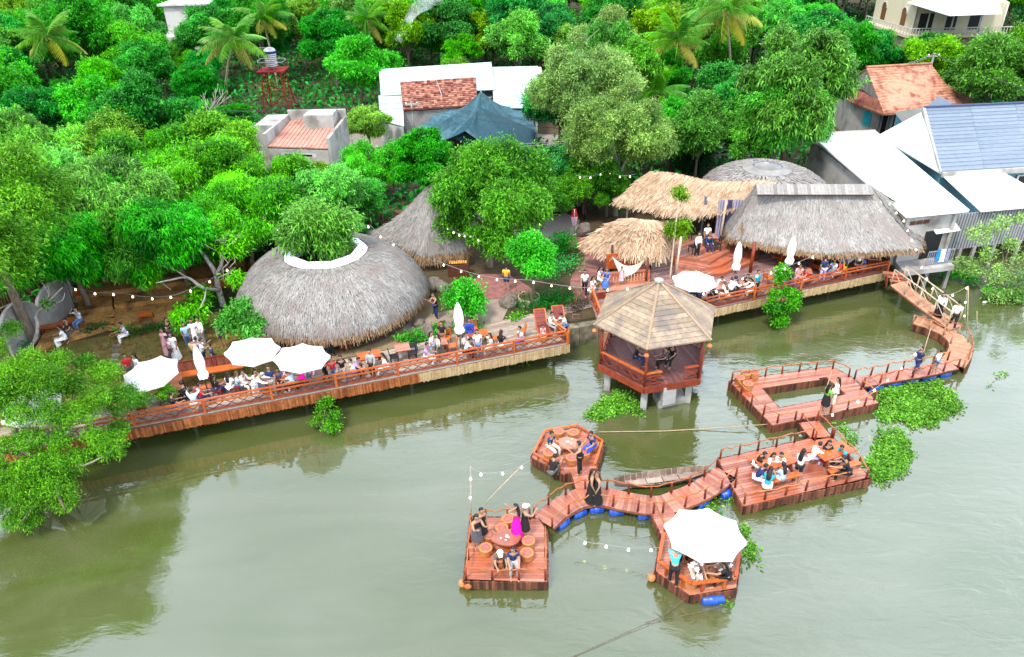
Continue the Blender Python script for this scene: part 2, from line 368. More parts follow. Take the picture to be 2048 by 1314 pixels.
def ribbon(name, pts, w, z, mat, kind='structure', wig=0):
    c = [P(x, y, z) for x, y in pts]; c = smooth(c, 6); q = MB()
    L_, R_ = side_lines(c, w)
    for i in range(len(c) - 1): q.face([R_[i], R_[i + 1], L_[i + 1], L_[i]])
    return q.build(name, mat, kind=kind)
def smooth(c, k=4):
    """Catmull-Rom through the points"""
    c = [Vector(p) for p in c]; o = []
    for i in range(len(c) - 1):
        p0, p1, p2, p3 = c[max(i - 1, 0)], c[i], c[i + 1], c[min(i + 2, len(c) - 1)]
        for j in range(k):
            t = j / k
            o.append(.5 * ((2 * p1) + (p2 - p0) * t + (2 * p0 - 5 * p1 + 4 * p2 - p3) * t * t + (3 * p1 - p0 - 3 * p2 + p3) * t ** 3))
    o.append(c[-1]); return o
def side_lines(c, w):
    L_, R_ = [], []
    for i, p in enumerate(c):
        d = c[min(i + 1, len(c) - 1)] - c[max(i - 1, 0)]; d.z = 0; d.normalize()
        s = Vector((-d.y, d.x, 0)); ww = w[i] if isinstance(w, list) else w
        L_.append(p + s * ww / 2); R_.append(p - s * ww / 2)
    return L_, R_
ribbon('winding_path', [(1146, 470), (1158, 485), (1185, 500), (1192, 522), (1172, 545), (1165, 570), (1176, 600)], 1.5, ZL + .048, BRICKM)
sheet('yard', [(1000, 470), (1130, 425), (1160, 440), (1150, 475), (1060, 490)], ZL + .020, M('yard_concrete', px(190, 182, 172), px(205, 198, 190), noise=.12))
sheet('road', [(-200, 330), (500, 300), (1000, 290), (1500, 320), (1560, 300), (1500, 285), (1000, 265), (400, 270), (-200, 300)], ZL + .012, M('village_road', px(160, 150, 140), None, noise=.15))
# the stone bank wall between the two decks
bw = MB()
q = [P(x, y, ZL) for x, y in [(1048, 640), (1100, 645), (1150, 637), (1200, 628)]]
for i in range(3):
    a0, a1 = q[i], q[i + 1]
    nr = Vector((a1.y - a0.y, a0.x - a1.x, 0)).normalized()
    bw.hexa([a0 + nr * .9 - Vector((0, 0, 2.4)), a1 + nr * .9 - Vector((0, 0, 2.4)), a1 - Vector((0, 0, 2.4)), a0 - Vector((0, 0, 2.4))],
            [a0 + nr * .75 - Vector((0, 0, .15)), a1 + nr * .75 - Vector((0, 0, .15)), a1 - Vector((0, 0, .15)), a0 - Vector((0, 0, .15))])
bw.build('bank_wall', M('mossy_stone_wall', px(150, 140, 122), px(172, 160, 140), noise=.35, ns=4, bump=.6, stain=px(84, 100, 60), stain_s=1.2), label='mossy stone bank wall dropping to the water between deck and pavilion', cat='wall')
st = MB()
# ---------------------------------------------------------------- boards, rails, skirts
def boards(mb, poly, z, ang, w=.15, th=.04, gap=.012, cut=None):
    """planks running at angle ang (world), clipped to the polygon (and holes in cut)"""
    ca, sa = math.cos(ang), math.sin(ang)
    loc = lambda p: (p[0] * ca + p[1] * sa, -p[0] * sa + p[1] * ca)
    wor = lambda u, t, zz: (u * ca - t * sa, u * sa + t * ca, zz)
    loops = [[loc(p) for p in poly]] + [[loc(p) for p in h] for h in (cut or [])]
    ts = [p[1] for p in loops[0]]; t = min(ts) + .004
    def cross(tt):
        xs = []
        for lp in loops:
            for i in range(len(lp)):
                a, b_ = lp[i], lp[(i + 1) % len(lp)]
                if (a[1] <= tt) != (b_[1] <= tt): xs.append(a[0] + (tt - a[1]) / (b_[1] - a[1]) * (b_[0] - a[0]))
        return sorted(xs)
    while t < max(ts):
        t2 = min(t + w - gap, max(ts) - .003)
        c1, c2 = cross(t), cross(t2)
        if len(c1) != len(c2): c1 = c2 = cross((t + t2) / 2)
        for i in range(0, len(c1) - 1, 2):
            n = max(1, int((c1[i + 1] - c1[i]) / 3.2 + rnd.random()))
            for k in range(n):
                f = lambda c, s: c[i] + (c[i + 1] - c[i]) * s / n
                u = [(f(c1, k) + (.006 if k else 0), t), (f(c1, k + 1), t), (f(c2, k + 1), t2), (f(c2, k) + (.006 if k else 0), t2)]
                mb.hexa([wor(a, b_, z - th) for a, b_ in u], [wor(a, b_, z) for a, b_ in u])
        t += w
def skirt(mb, pts, ztop, h, step=.11, closed=True, jitter=.08, th=.05):
    """a row of upright sticks round the edge"""
    k = len(pts)
    for i in range(k if closed else k - 1):
        a, b_ = Vector(pts[i]), Vector(pts[(i + 1) % k]); d = b_ - a; Ln = Vector((d.x, d.y, 0)).length
        if Ln < .02: continue
        n = max(1, round(Ln / step)); nr = Vector((d.y, -d.x, 0)).normalized()
        for j in range(n):
            c = a + d * ((j + .5) / n) + nr * (th * .5 + rnd.uniform(0, .015))
            hh = h + rnd.uniform(-jitter, jitter)
            mb.box((c.x, c.y, ztop - hh / 2 + rnd.uniform(-.01, .02)), (Ln / n * .93, th * rnd.uniform(.8, 1.2), hh), math.atan2(d.y, d.x))
POSTM = None
def rail_posts(root, pts, z, h, mat, step=.85, r=.045, closed=False, name='post', ends=True, lean=.05):
    """posts along a line, each its own part; returns their tops"""
    global POSTM
    tops = []
    k = len(pts); segs = range(k if closed else k - 1)
    line = [Vector(p) for p in pts] + ([Vector(pts[0])] if closed else [])
    cum = [0]
    for i in range(len(line) - 1): cum.append(cum[-1] + (line[i + 1] - line[i]).length)
    n = max(1, round(cum[-1] / step))
    for j in range(n + (0 if closed else 1)):
        s = cum[-1] * j / n; i = 0
        while i < len(cum) - 2 and cum[i + 1] < s: i += 1
        f = (s - cum[i]) / max(1e-6, cum[i + 1] - cum[i]); p = line[i].lerp(line[i + 1], f)
        hh = h * rnd.uniform(.92, 1.08)
        key = ('post', mat.name, round(h, 2), round(r, 3), rnd.randrange(3))
        if key not in _PM:
            q = MB(); q.tube([(0, 0, -.04), (rnd.uniform(-.01, .01), rnd.uniform(-.01, .01), h * .5), (0, 0, h)], [r * 1.1, r, r * .92], 7)
            o = q.build(name, mat); _PM[key] = o.data; bpy.data.objects.remove(o)
        o = bpy.data.objects.new(name, _PM[key]); link(o, root); o.location = (p.x, p.y, z if p.z == 0 else p.z)
        o.rotation_euler = (rnd.uniform(-lean, lean), rnd.uniform(-lean, lean), rnd.uniform(0, 6)); o.scale.z = hh / h
        tops.append(Vector((p.x, p.y, (z if p.z == 0 else p.z) + hh - .02)))
    return tops
_PM = {}
def rope(mb, tops, r=.03, wav=.035, sag=.05, closed=False):
    """a knotty branch handrail carried from post to post"""
    t = tops + ([tops[0]] if closed else []); path = []
    for i in range(len(t) - 1):
        for j in range(4):
            f = j / 4; p = t[i].lerp(t[i + 1], f); s = math.sin(math.pi * f)
            path.append(p + Vector((rnd.uniform(-wav, wav) * s, rnd.uniform(-wav, wav) * s, rnd.uniform(-wav, wav) * 1.4 + (-sag + rnd.uniform(0, 2 * sag)) * s)))
    path.append(t[-1])
    mb.tube(path, [r * rnd.uniform(.8, 1.2) for _ in path], 6)
def W2(pts, z): return [P(x, y, z) for x, y in pts]
def cen(pts):
    c = Vector((0, 0, 0))
    for p in pts: c += Vector(p)
    return c / len(pts)
def float_barrels(root, spots):
    """blue drums lying under a walkway: (centre, heading, length)"""
    for c, a, ln in spots:
        q = MB(); d = Vector((math.cos(a), math.sin(a), 0)); r = .19
        q.tube([c - d * ln / 2, c - d * (ln / 2 - .04), c - d * ln * .2, c - d * ln * .19, c + d * ln * .19, c + d * ln * .2, c + d * (ln / 2 - .04), c + d * ln / 2],
               [r * .8, r, r, r * 1.05, r * 1.05, r, r, r * .8], 14)
        q.build('float', BLUEDRUM, root)

# ---------------------------------------------------------------- the long riverside decks
def river_deck(label, poly_px, front_px, split_px, fr_mats, ang_px, board_mat, back_only=None):
    poly = W2(poly_px, ZD); root = thing('river_deck', label, 'deck', tuple(cen(poly).xy) + (ZD,))
    a = math.atan2(*(P(*ang_px[1], ZD) - P(*ang_px[0], ZD)).yx)
    q = MB(); boards(q, poly, ZD, a, .17); q.build('boards', board_mat, root)
    q = MB(); q.prism([(p.x, p.y) for p in poly], ZD - .22, ZD - .05); q.build('joists', LOGS_GREY, root)
    f = W2(front_px, ZD)
    # thin bamboo fascia along the front, in two tones
    q = MB(); f0 = MB(); s = W2([split_px], ZD)[0]
    tot = f[-1] - f[0]; ks = (s - f[0]).length / tot.length; mid = f[0] + tot * ks
    for mbx, pa, pb in ((f0, f[0], mid), (q, mid, f[-1])):
        if (pb - pa).length < .1: continue
        o = Vector(((pb - pa).y, -(pb - pa).x, 0)).normalized() * .03
        skirt(mbx, [pa + o, pb + o], ZD - .045, .5, .055, False, .04, .035)
    if f0.fs: f0.build('fascia', fr_mats[0], root, label='reddish brown bamboo fascia')
    if q.fs: q.build('fascia', fr_mats[1], root, label='pale straw coloured bamboo fascia')
    # piles
    n = int(tot.length / 2.6)
    inn = Vector((-tot.y, tot.x, 0)).normalized()
    for i in range(n + 1):
        for off in (1.3, 2.9):
            p = f[0] + tot * ((i + .15) / (n + .3)) + inn * off
            q = MB(); q.tube([(p.x + rnd.uniform(-.1, .1), p.y, -1.5), (p.x, p.y, ZD - .23)], .085, 8); q.build('pile', CONC if i % 2 else LOGS_GREY, root)
    origin_at(root); return root
river_deck('long grey board deck with brown bamboo fascia on piles along the lawn', [(-40, 916), (1139, 687), (1063, 627), (960, 655), (812, 693), (640, 728), (250, 803), (-60, 868)],
           [(-40, 916), (1139, 687)], (838, 745), (BAMBOO_RED, BAMBOO), ((300, 850), (1100, 694)), GREYPLANK)
river_deck('reddish board deck with straw bamboo fascia in front of the long thatched hut', [(1203, 664), (1777, 542), (1792, 498), (1640, 494), (1460, 500), (1340, 500), (1290, 512), (1178, 594)],
           [(1203, 664), (1777, 542)], (1205, 663), (BAMBOO_RED, BAMBOO), ((1240, 655), (1700, 558)), M('dusky_red_planks', px(150, 108, 104), px(186, 150, 142), rough=.6, noise=.2, ns=2))

def lattice_rail(label, pts_px, z, h=.74, wide=.11, step=3.0, xw=.55, mat=ORANGEWOOD, postmat=ORANGEWOOD, inset=.08, closed=False, lat=REDWOOD_DK, gapat=()):
    """timber railing: flat cap rail, square posts, crossed braces between bottom and mid rail"""
    pts = [Vector(p) for p in (W2(pts_px, z) if not isinstance(pts_px[0], Vector) else pts_px)]
    root = thing('railing', label, 'railing', tuple(pts[0].lerp(pts[-1], .5).xy) + (z,))
    if closed: pts = pts + [pts[0]]
    cap, lt = MB(), MB()
    for k in range(len(pts) - 1):
        if k in gapat: continue
        a, b_ = pts[k], pts[k + 1]; d = b_ - a; L_ = d.length; u = d / L_; inn = Vector((-u.y, u.x, 0)) * inset
        a, b_ = a + inn, b_ + inn
        zv = Vector((0, 0, 1))
        cap.beam(a + zv * h, b_ + zv * h, wide, .06); cap.beam(a + zv * h * .72 , b_ + zv * h * .72, .07, .07)
        lt.beam(a + zv * .12, b_ + zv * .12, .06, .06)
        n = max(1, round(L_ / step))
        for i in range(n + 1):
            if i == n and (k < len(pts) - 2 or closed): continue
            p = a + u * (L_ * i / n)
            q = MB(); q.box((p.x, p.y, z + h * .49), (.11, .11, h * .96), math.atan2(u.y, u.x)); q.build('post', postmat, root)
        m_ = max(1, round(L_ / xw))
        for i in range(m_):
            p, r_ = a + u * (L_ * i / m_), a + u * (L_ * (i + 1) / m_)
            o = Vector((u.y, -u.x, 0)) * .014
            lt.beam(p + o + zv * .14, r_ + o + zv * h * .70, .028, .028); lt.beam(p - o + zv * h * .70, r_ - o + zv * .14, .028, .028)
    cap.build('rail', mat, root); lt.build('lattice', lat, root)
    origin_at(root); return root
lattice_rail('long varnished railing with crossed braces on the lawn side deck', [(-30, 913), (1138, 687)], ZD, lat=REDWOOD_DK)
lattice_rail('short varnished railing end by the red sun loungers', [(1138, 687), (1110, 664)], ZD, step=1.2)
lattice_rail('varnished railing along the thatched hut deck', [(1206, 663), (1776, 543)], ZD, h=.7, mat=ORANGEWOOD, lat=REDWOOD_DK)
lattice_rail('orange railing on the left edge of the thatched hut deck', [(1180, 598), (1203, 660)], ZD, h=.75, step=1.4)

# ---------------------------------------------------------------- floating walkways and rafts
def raft(name, label, cat, poly_px, ang_px, rails=(), skirt_mat=LOGS, board=REDWOOD, holes=(), sk_skip=(), sh=.42, z=ZR, drums=(), solid=None, group=None, bw=.14):
    poly = W2(poly_px, z)
    area = sum(poly[i].x * poly[(i + 1) % len(poly)].y - poly[(i + 1) % len(poly)].x * poly[i].y for i in range(len(poly)))
    if area < 0: poly = poly[::-1]
    hl = [W2(h, z) for h in holes]
    root = thing(name, label, cat, tuple(cen(poly).xy) + (z,), group=group)
    a = math.atan2(*(P(*ang_px[1], z) - P(*ang_px[0], z)).yx)
    q = MB(); boards(q, poly, z, a, bw, cut=hl); q.build('boards', board, root)
    q = MB(); skirt(q, poly, z - .015, sh); q.build('log_skirt', skirt_mat, root)
    for h in hl:
        q = MB()
        ha = sum(h[i].x * h[(i + 1) % len(h)].y - h[(i + 1) % len(h)].x * h[i].y for i in range(len(h)))
        skirt(q, h if ha < 0 else h[::-1], z - .02, sh); q.build('log_skirt', skirt_mat, root)
    hr = MB()
    for rp in rails:
        t = rail_posts(root, W2(rp, 0) and [Vector((*P(x, y, z).xy, z)) for x, y in rp], z, .55, REDWOOD_DK, .95)
        rope(hr, t)
    if hr.fs: hr.build('handrail', M('knotty_branch', px(180, 98, 52), px(216, 140, 84), rough=.7, noise=.25), root)
    float_barrels(root, [(P(x, y, .12), math.radians(h), L_) for x, y, h, L_ in drums])
    origin_at(root); return root
def low_rim(root, poly, z, mat=ORANGEWOOD, h=.28, w=.12):
    pass
def walkway(name, label, cat, cl_px, w, rails=(1, 1), drums=(), z=ZR, zs=None, board=REDWOOD, sk=LOGS, rr=(0, 1), seat=False, sh=.3, rh=.55):
    c = smooth([P(x, y, z if zs is None else zs[i]) for i, (x, y) in enumerate(cl_px)], 8)
    root = thing(name, label, cat, tuple(cen(c).xy) + (z,))
    # resample so that planks are even
    dd = [0]
    for i in range(len(c) - 1): dd.append(dd[-1] + (c[i + 1] - c[i]).length)
    n = int(dd[-1] / .145); pts = []
    for j in range(n + 1):
        s = dd[-1] * j / n; i = 0
        while i < len(dd) - 2 and dd[i + 1] < s: i += 1
        pts.append(c[i].lerp(c[i + 1], (s - dd[i]) / max(1e-6, dd[i + 1] - dd[i])))
    ww = [w[0] + (w[1] - w[0]) * i / n for i in range(n + 1)] if isinstance(w, tuple) else w
    L_, R_ = side_lines(pts, ww); q = MB(); dz = Vector((0, 0, .04))
    for i in range(n):
        g = .06
        a, b_, c_, d_ = R_[i].lerp(R_[i + 1], g), R_[i + 1], L_[i + 1], L_[i].lerp(L_[i + 1], g)
        q.hexa([p - dz for p in (a, b_, c_, d_)], [a, b_, c_, d_])
    q.build('boards', board, root)
    if sk:
        for sd, flip in ((R_, 0), (L_, 1)):
            q = MB(); pp = sd[::6] + [sd[-1]]
            pp = pp[::-1] if flip else pp
            for i in range(len(pp) - 1): skirt(q, [pp[i] - dz * .3, pp[i + 1] - dz * .3], pp[i].z - .015, sh, .13, False, .04)
            q.build('log_skirt', sk, root)
    for sd in (L_, R_):
        q = MB(); q.tube([p - dz * 2.2 for p in sd[::6] + [sd[-1]]], .05, 6); q.build('bearer', LOGS, root)
    hr = MB(); off = .07
    for k, on in enumerate(rails):
        if not on: continue
        f0, f1 = (0, 1) if on is True or on == 1 else on
        sd = side_lines(pts, [(x if isinstance(ww, list) else ww) - .14 for x in (ww if isinstance(ww, list) else [ww] * len(pts))])[k]
        sd = sd[int(f0 * n):int(f1 * n) + 1]
        t = rail_posts(root, sd[::4] + [sd[-1]], z, rh, REDWOOD_DK if board is REDWOOD else RAMPWOOD, .95)
        rope(hr, t)
    if hr.fs: hr.build('handrail', M('knotty_branch', px(180, 98, 52), px(216, 140, 84), rough=.7, noise=.25), root)
    float_barrels(root, [(P(x, y, .12), math.radians(h), L_) for x, y, h, L_ in drums])
    origin_at(root); return root

raft('raft', 'square red plank raft with clay stools and a branch handrail', 'raft', [(942, 1034), (1076, 1036), (1094, 1063), (1094, 1163), (928, 1161)], ((935, 1100), (1090, 1100)),
     rails=[[(932, 1157), (940, 1090), (944, 1038), (1010, 1038), (1060, 1038)], [(932, 1157), (1010, 1160), (1091, 1160)], [(1091, 1160), (1091, 1110), (1091, 1072)]])
HEX = [(1063, 914), (1088, 866), (1154, 855), (1208, 888), (1192, 938), (1125, 948)]
hexr = raft('raft', 'six sided red plank raft with a low rim, seats and a kettle table', 'raft', HEX, ((1075, 910), (1200, 905)))
OCT = [(1322, 1082), (1311, 1142), (1380, 1190), (1472, 1178), (1480, 1112), (1440, 1076), (1365, 1064)]
octr = raft('raft', 'many sided red plank raft under the big white parasol', 'raft', OCT, ((1315, 1135), (1475, 1120)), drums=[(1425, 1199, 3, .8)])
LOW = [(1436, 918), (1626, 876), (1664, 873), (1741, 957), (1487, 1012), (1464, 972)]
raft('raft', 'large red plank raft holding two picnic tables', 'raft', LOW, ((1480, 1005), (1735, 952)),
     rails=[[(1440, 917), (1540, 896), (1624, 877)], [(1470, 975), (1489, 1008), (1610, 981), (1738, 956), (1700, 912), (1666, 876)]], bw=.15)
LOOP = [(1459, 762), (1663, 733), (1700, 752), (1757, 806), (1545, 850)]
raft('raft', 'rectangular ring shaped red plank raft with open water in its middle', 'raft', LOOP, ((1470, 765), (1660, 738)),
     rails=[[(1463, 763), (1560, 748), (1663, 736), (1697, 754)], [(1463, 766), (1500, 806), (1546, 847), (1590, 839)], [(1660, 828), (1754, 806), (1722, 778)]],
     holes=[[(1523, 776), (1654, 755), (1695, 790), (1558, 816)]], sk_skip=(), sh=.5, drums=[(1552, 846, 100, .5)])
walkway('walkway', 'short red plank link between ring raft and picnic raft', 'walkway', [(1617, 843), (1632, 862), (1646, 878)], .95, rails=(1, 1))
walkway('walkway', 'curving red plank walkway on blue floats past the moored boat', 'walkway', [(1452, 944), (1430, 962), (1400, 981), (1362, 997), (1318, 1010), (1258, 1003), (1200, 991), (1165, 994), (1136, 1006), (1108, 1024), (1086, 1044)], 1.05,
        rails=(1, 1), sk=None, drums=[(1290, 1030, 0, .62), (1233, 1023, -2, .62), (1193, 1018, 4, .6), (1158, 1026, 28, .6), (1125, 1046, 42, .6), (1455, 987, 25, .7), (1405, 1005, 35, .7)])
walkway('walkway', 'short red plank stub from curved walkway to six sided raft', 'walkway', [(1158, 937), (1166, 955), (1174, 985)], .85, rails=(0, 0), z=ZR + .01)
walkway('walkway', 'short red plank stub from curved walkway to parasol raft', 'walkway', [(1325, 1024), (1336, 1048), (1350, 1075)], .9, rails=(0, (.1, .9)), z=ZR + .01)
walkway('walkway', 'straight red plank walkway on blue floats beside the water hyacinth', 'walkway', [(1905, 728), (1882, 733), (1850, 741), (1790, 751), (1718, 764)], .85, rails=(1, 1), sk=None,
        drums=[(1750, 775, 10, .8), (1785, 768, 10, .8), (1820, 761, 10, .8), (1855, 754, 11, .8), (1888, 747, 15, .7)])
walkway('walkway', 'curling pale plank walkway with log sides at the foot of the ramp', 'walkway', [(1830, 640), (1862, 650), (1895, 664), (1918, 684), (1920, 705), (1905, 727)], (1.0, 1.15), rails=((.1, 1), (0, .62)), board=RAMPWOOD, sk=LOGS, sh=.42, z=ZR + .008)
walkway('ramp', 'sloping pale plank gangway from thatched hut deck down to the walkway', 'ramp', [(1793, 566), (1850, 610), (1912, 655)], 1.0, zs=[1.42, 1.0, .56], rails=(0, 0), board=RAMPWOOD, sk=None)
# pole rails of the gangway
rr = thing('railing', 'bare pole railing with braces on the gangway', 'railing', tuple(P(1850, 610, 1.0)))
hand, br = MB(), MB()
for off in (-.48, .48):
    aa, bb = P(1793, 566, 1.42), P(1905, 650, .58)
    d = (bb - aa).normalized(); s = Vector((-d.y, d.x, 0)).normalized() * off; zv = Vector((0, 0, 1))
    a0, b0 = aa + s, bb + s; n = 4
    hand.tube([a0 + zv * 1.0, a0.lerp(b0, .5) + zv * 1.02, b0 + zv * .98], .04, 7)
    for i in range(n + 1):
        p = a0.lerp(b0, i / n); q = MB(); q.tube([p - zv * .05, p + zv * 1.0], .038, 7); q.build('post', POLEWOOD, rr)
        if i < n:
            p2 = a0.lerp(b0, (i + 1) / n); br.tube([p + zv * .95, p2 + zv * .08], .025, 6)
hand.build('handrail', POLEWOOD, rr); br.build('brace', POLEWOOD, rr); origin_at(rr)
# steps at the head of the gangway
t = thing('steps', 'little red plank steps at the top of the gangway', 'steps', tuple(P(1788, 560, 1.2)))
q = MB()
c0 = P(1783, 552, ZD)
for i in range(3): q.box((c0.x + .05 + .12 * i, c0.y - .28 * i, 1.62 - .13 * i), (1.15, .3, .06), -.35)
q.build('tread', REDWOOD, t); q = MB(); q.box((c0.x - .45, c0.y - .35, 1.35), (.05, .95, .4), -.35); q.build('stringer', REDWOOD_DK, t); q = MB(); q.box((c0.x + .72, c0.y - .1, 1.35), (.05, .95, .4), -.35); q.build('stringer', REDWOOD_DK, t); origin_at(t)
# rims of the hexagonal and octagonal rafts
def rim(root, poly_px, gap, h, mat, wide, postn=1):
    poly = W2(poly_px, ZR); c = cen(poly); off = Vector(root.location)
    q = MB(); n = len(poly)
    for i in range(n):
        if i in gap: continue
        a, b_ = poly[i].lerp(c, .05), poly[(i + 1) % n].lerp(c, .05)
        zv = Vector((0, 0, h)); q.beam(a + zv, b_ + zv, wide, .06)
        for k in range(postn):
            p = a.lerp(b_, (k + .5) / postn); pq = MB(); pq.box((p.x, p.y, ZR + h / 2), (.09, .09, h - .07), .3)
            o = pq.build('post', ORANGEWOOD, root); o.location = -off
    o = q.build('rim_rail', mat, root); o.location = -off
rim(hexr, HEX, (4,), .22, ORANGEWOOD, .10, 3)
rim(octr, OCT, (6,), .5, ORANGEWOOD, .13, 2)
# ---------------------------------------------------------------- thatched roofs
def blades(fn, n, seed, L=.45, w=.06, lift=.07, vmax=1.0, vmin=0.0, droop=0.0, bias=1.0, wob=.25):
    """n straw blades lying down the slope of the surface fn(u, v); v runs from top to eave"""
    r = random.Random(seed); V = []; vals = []
    for i in range(n):
        u = r.random(); v = vmin + (vmax - vmin) * (r.random() ** bias)
        p = Vector(fn(u, v)); q = Vector(fn(u, min(v + .03, 1.03))); d = q - p
        if d.length < 1e-6: continue
        d.normalize(); s0 = Vector(fn(u + .01, v)) - Vector(fn(u - .01, v))
        nrm = s0.cross(d); nrm = nrm.normalized() if nrm.length > 1e-9 else Vector((0, 0, 1))
        if nrm.z < 0: nrm = -nrm
        d = (d + nrm.cross(d) * r.uniform(-wob, wob)).normalized(); s = d.cross(nrm).normalized() * w * r.uniform(.6, 1.3) / 2
        l = L * r.uniform(.6, 1.35); a = p + nrm * r.uniform(.0, .035); b_ = p + d * l + nrm * r.uniform(.015, lift) - Vector((0, 0, droop * l * r.uniform(.3, 1)))
        V += [a - s, a + s, b_ + s * .7, b_ - s * .7]; vals.append(min(1, max(0, r.gauss(.5, .27))))
    V = np.array([tuple(x) for x in V]); F = np.arange(len(V)).reshape(-1, 4)
    return V, F, vals
def shell(fn, nu, nv, closed, th=.16):
    V = []; F = []
    for j in range(nv + 1):
        for i in range(nu + (0 if closed else 1)): V.append(tuple(fn(i / nu, j / nv)))
    m_ = nu if closed else nu + 1
    for j in range(nv):
        for i in range(nu):
            F.append((j * m_ + i, j * m_ + (i + 1) % m_ if closed else j * m_ + i + 1, (j + 1) * m_ + ((i + 1) % m_ if closed else i + 1), (j + 1) * m_ + i))
    nV = len(V); V += [(x, y, z - th) for x, y, z in V]
    F += [tuple(nV + k for k in f[::-1]) for f in F]
    return V, F
def thatch(root, fn, nu, nv, n, seed, closed=False, hem=900, mats=(None, None, None), name='thatch', L=.45, hemL=.5, w=.06, lift=.07, wob=.25, th=.16):
    mats = [a or b_ for a, b_ in zip(mats, (THATCH, THATCH_HEM, THATCH_CORE))]
    V, F, vals = blades(fn, n, seed, L, w, lift, wob=wob)
    # the ragged hem hangs below the eave
    V2, F2, vals2 = blades(fn, hem, seed + 1, hemL, w, .03, 1.0, .93, droop=.55, wob=.35)
    sv, sf = shell(lambda u, v: fn(u, min(v, .985)), nu, nv, closed, th)
    q = MB(); q.m = 2; q.v = .5; q.mesh(sv, sf); q.v = None
    q.m = 0
    for f, va in zip(F, vals): q.mesh([V[i] for i in f], [(0, 1, 2, 3)], va)
    q.m = 1
    for f, va in zip(F2, vals2): q.mesh([V2[i] for i in f], [(0, 1, 2, 3)], va)
    return q.build(name, mats, root)
def posts_round(root, pts, z0, r=.09, mat=None, name='post'):
    for p in pts:
        q = MB(); q.tube([(p[0], p[1], z0), (p[0], p[1], p[2])], r, 8); q.build(name, mat or BROWNWOOD, root)

# round hut with the tree growing through its open crown
ec = P(664, 578, 2.7)
cx, cy = ec.x, ec.y
RX = (P(845, 578, 2.7) - P(482, 578, 2.7)).length / 2
for _i in range(60):                       # height of the crown ring
    ztop = 3.0 + _i * .05
    if P(664, 503, ztop).y < cy: break
hut = thing('thatched_hut', 'huge round grey thatched hut with a white rimmed opening in its crown', 'hut', (cx, cy, ZL))
def dome_fn(u, v):
    a = 2 * math.pi * u
    r = RX * (.43 + .57 * (math.sin(v * math.pi / 2 * .80) / math.sin(math.pi / 2 * .80)))
    z = 2.8 + (ztop - 2.8) * (1 - v ** 1.55)
    k = 1 + .012 * math.sin(5 * a + 1)
    return (cx + r * k * math.cos(a), cy + r * k * .97 * math.sin(a), z)
thatch(hut, dome_fn, 64, 12, 34000, 3, True, 4200, L=.40, hemL=.5, w=.033, lift=.045)
q = MB(); N8 = 9; zt = ztop + .02
for i in range(N8):
    a0, a1 = 2 * math.pi * i / N8 + .2, 2 * math.pi * (i + 1) / N8 + .2
    pt = lambda r, a, z: (cx + r * math.cos(a), cy + r * .97 * math.sin(a), z)
    ro, ri = RX * .455, RX * .34
    q.hexa([pt(ro, a0, zt - .17), pt(ro, a1 - .01, zt - .17), pt(ri, a1 - .01, zt + .02), pt(ri, a0, zt + .02)],
           [pt(ro, a0, zt - .04), pt(ro, a1 - .01, zt - .04), pt(ri, a1 - .01, zt + .15), pt(ri, a0, zt + .15)])
    q.hexa([pt(ri + .01, a0, zt - .5), pt(ri + .01, a1, zt - .5), pt(ri - .05, a1, zt - .5), pt(ri - .05, a0, zt - .5)],
           [pt(ri + .01, a0, zt + .01), pt(ri + .01, a1, zt + .01), pt(ri - .05, a1, zt + .01), pt(ri - .05, a0, zt + .01)])
q.build('opening_rim', METALWHITE, hut)
q = MB()
for i in (0, 1, 2):
    a0 = .35 + i * .33
    q.face([(cx + RX * .33 * math.cos(a0), cy + RX * .32 * math.sin(a0), zt - .45), (cx + RX * .33 * math.cos(a0 + .3), cy + RX * .32 * math.sin(a0 + .3), zt - .45),
            (cx + RX * .16 * math.cos(a0 + .3), cy + RX * .16 * math.sin(a0 + .3), zt - .75), (cx + RX * .16 * math.cos(a0), cy + RX * .16 * math.sin(a0), zt - .75)])
q.build('skylight', GLASS, hut)
posts_round(hut, [(cx + RX * .84 * math.cos(a), cy + RX * .82 * math.sin(a), 3.0) for a in [2 * math.pi * k / 14 for k in range(14)]], ZL, .1)
q = MB(); q.lathe([(RX * .60, ZL), (RX * .60, 3.2)], (cx, cy, 0), 28); q.build('wall', M('hut_wall', px(92, 66, 46), px(120, 88, 60), noise=.3), hut)
q = MB(); q.lathe([(RX * .9, ZL), (RX * .9, ZL + .06)], (cx, cy, 0), 40); q.build('floor', M('hut_floor', px(120, 100, 80), None, noise=.2), hut)
origin_at(hut)

# second hut: tall steep cone hut behind, with a hooded porch
c2 = P(858, 500, ZL)
hut2 = thing('thatched_hut', 'tall steep grey thatched hut with brown porch fringe half hidden behind the trees', 'hut', tuple(c2))
ap = P(872, 372, 6.6); e0 = P(740, 466, 3.0); e1 = P(850, 500, 2.8); e2 = P(925, 490, 2.85); e3 = P(960, 430, 3.0)
def cone2(u, v):
    e = [e0, e1, e2, e3]; k = min(2.999, max(0, u * 3)); i = int(k); f = k - i
    b_ = e[i].lerp(e[i + 1], f); a = ap + Vector((.9 * (u - .5), 0, 0))
    p = a.lerp(b_, v); p.z += -.35 * math.sin(v * math.pi) + .25 * v * math.sin(f * math.pi) * .3
    return tuple(p)
thatch(hut2, cone2, 24, 8, 12000, 11, False, 1700, L=.5, hemL=.7, w=.045, lift=.05)
q = MB(); bk = [P(760, 470, ZL), P(855, 525, ZL), P(930, 512, ZL), P(970, 450, ZL)]; ccc = cen(bk)
q.prism([tuple(p.lerp(ccc, .28).xy) for p in bk][::-1], ZL, 3.3); q.build('wall', M('hut_wall', px(92, 66, 46), px(120, 88, 60), noise=.3), hut2)
posts_round(hut2, [(p.x, p.y, 3.0) for p in [b_.lerp(ccc, .08) for b_ in bk]], ZL, .08)
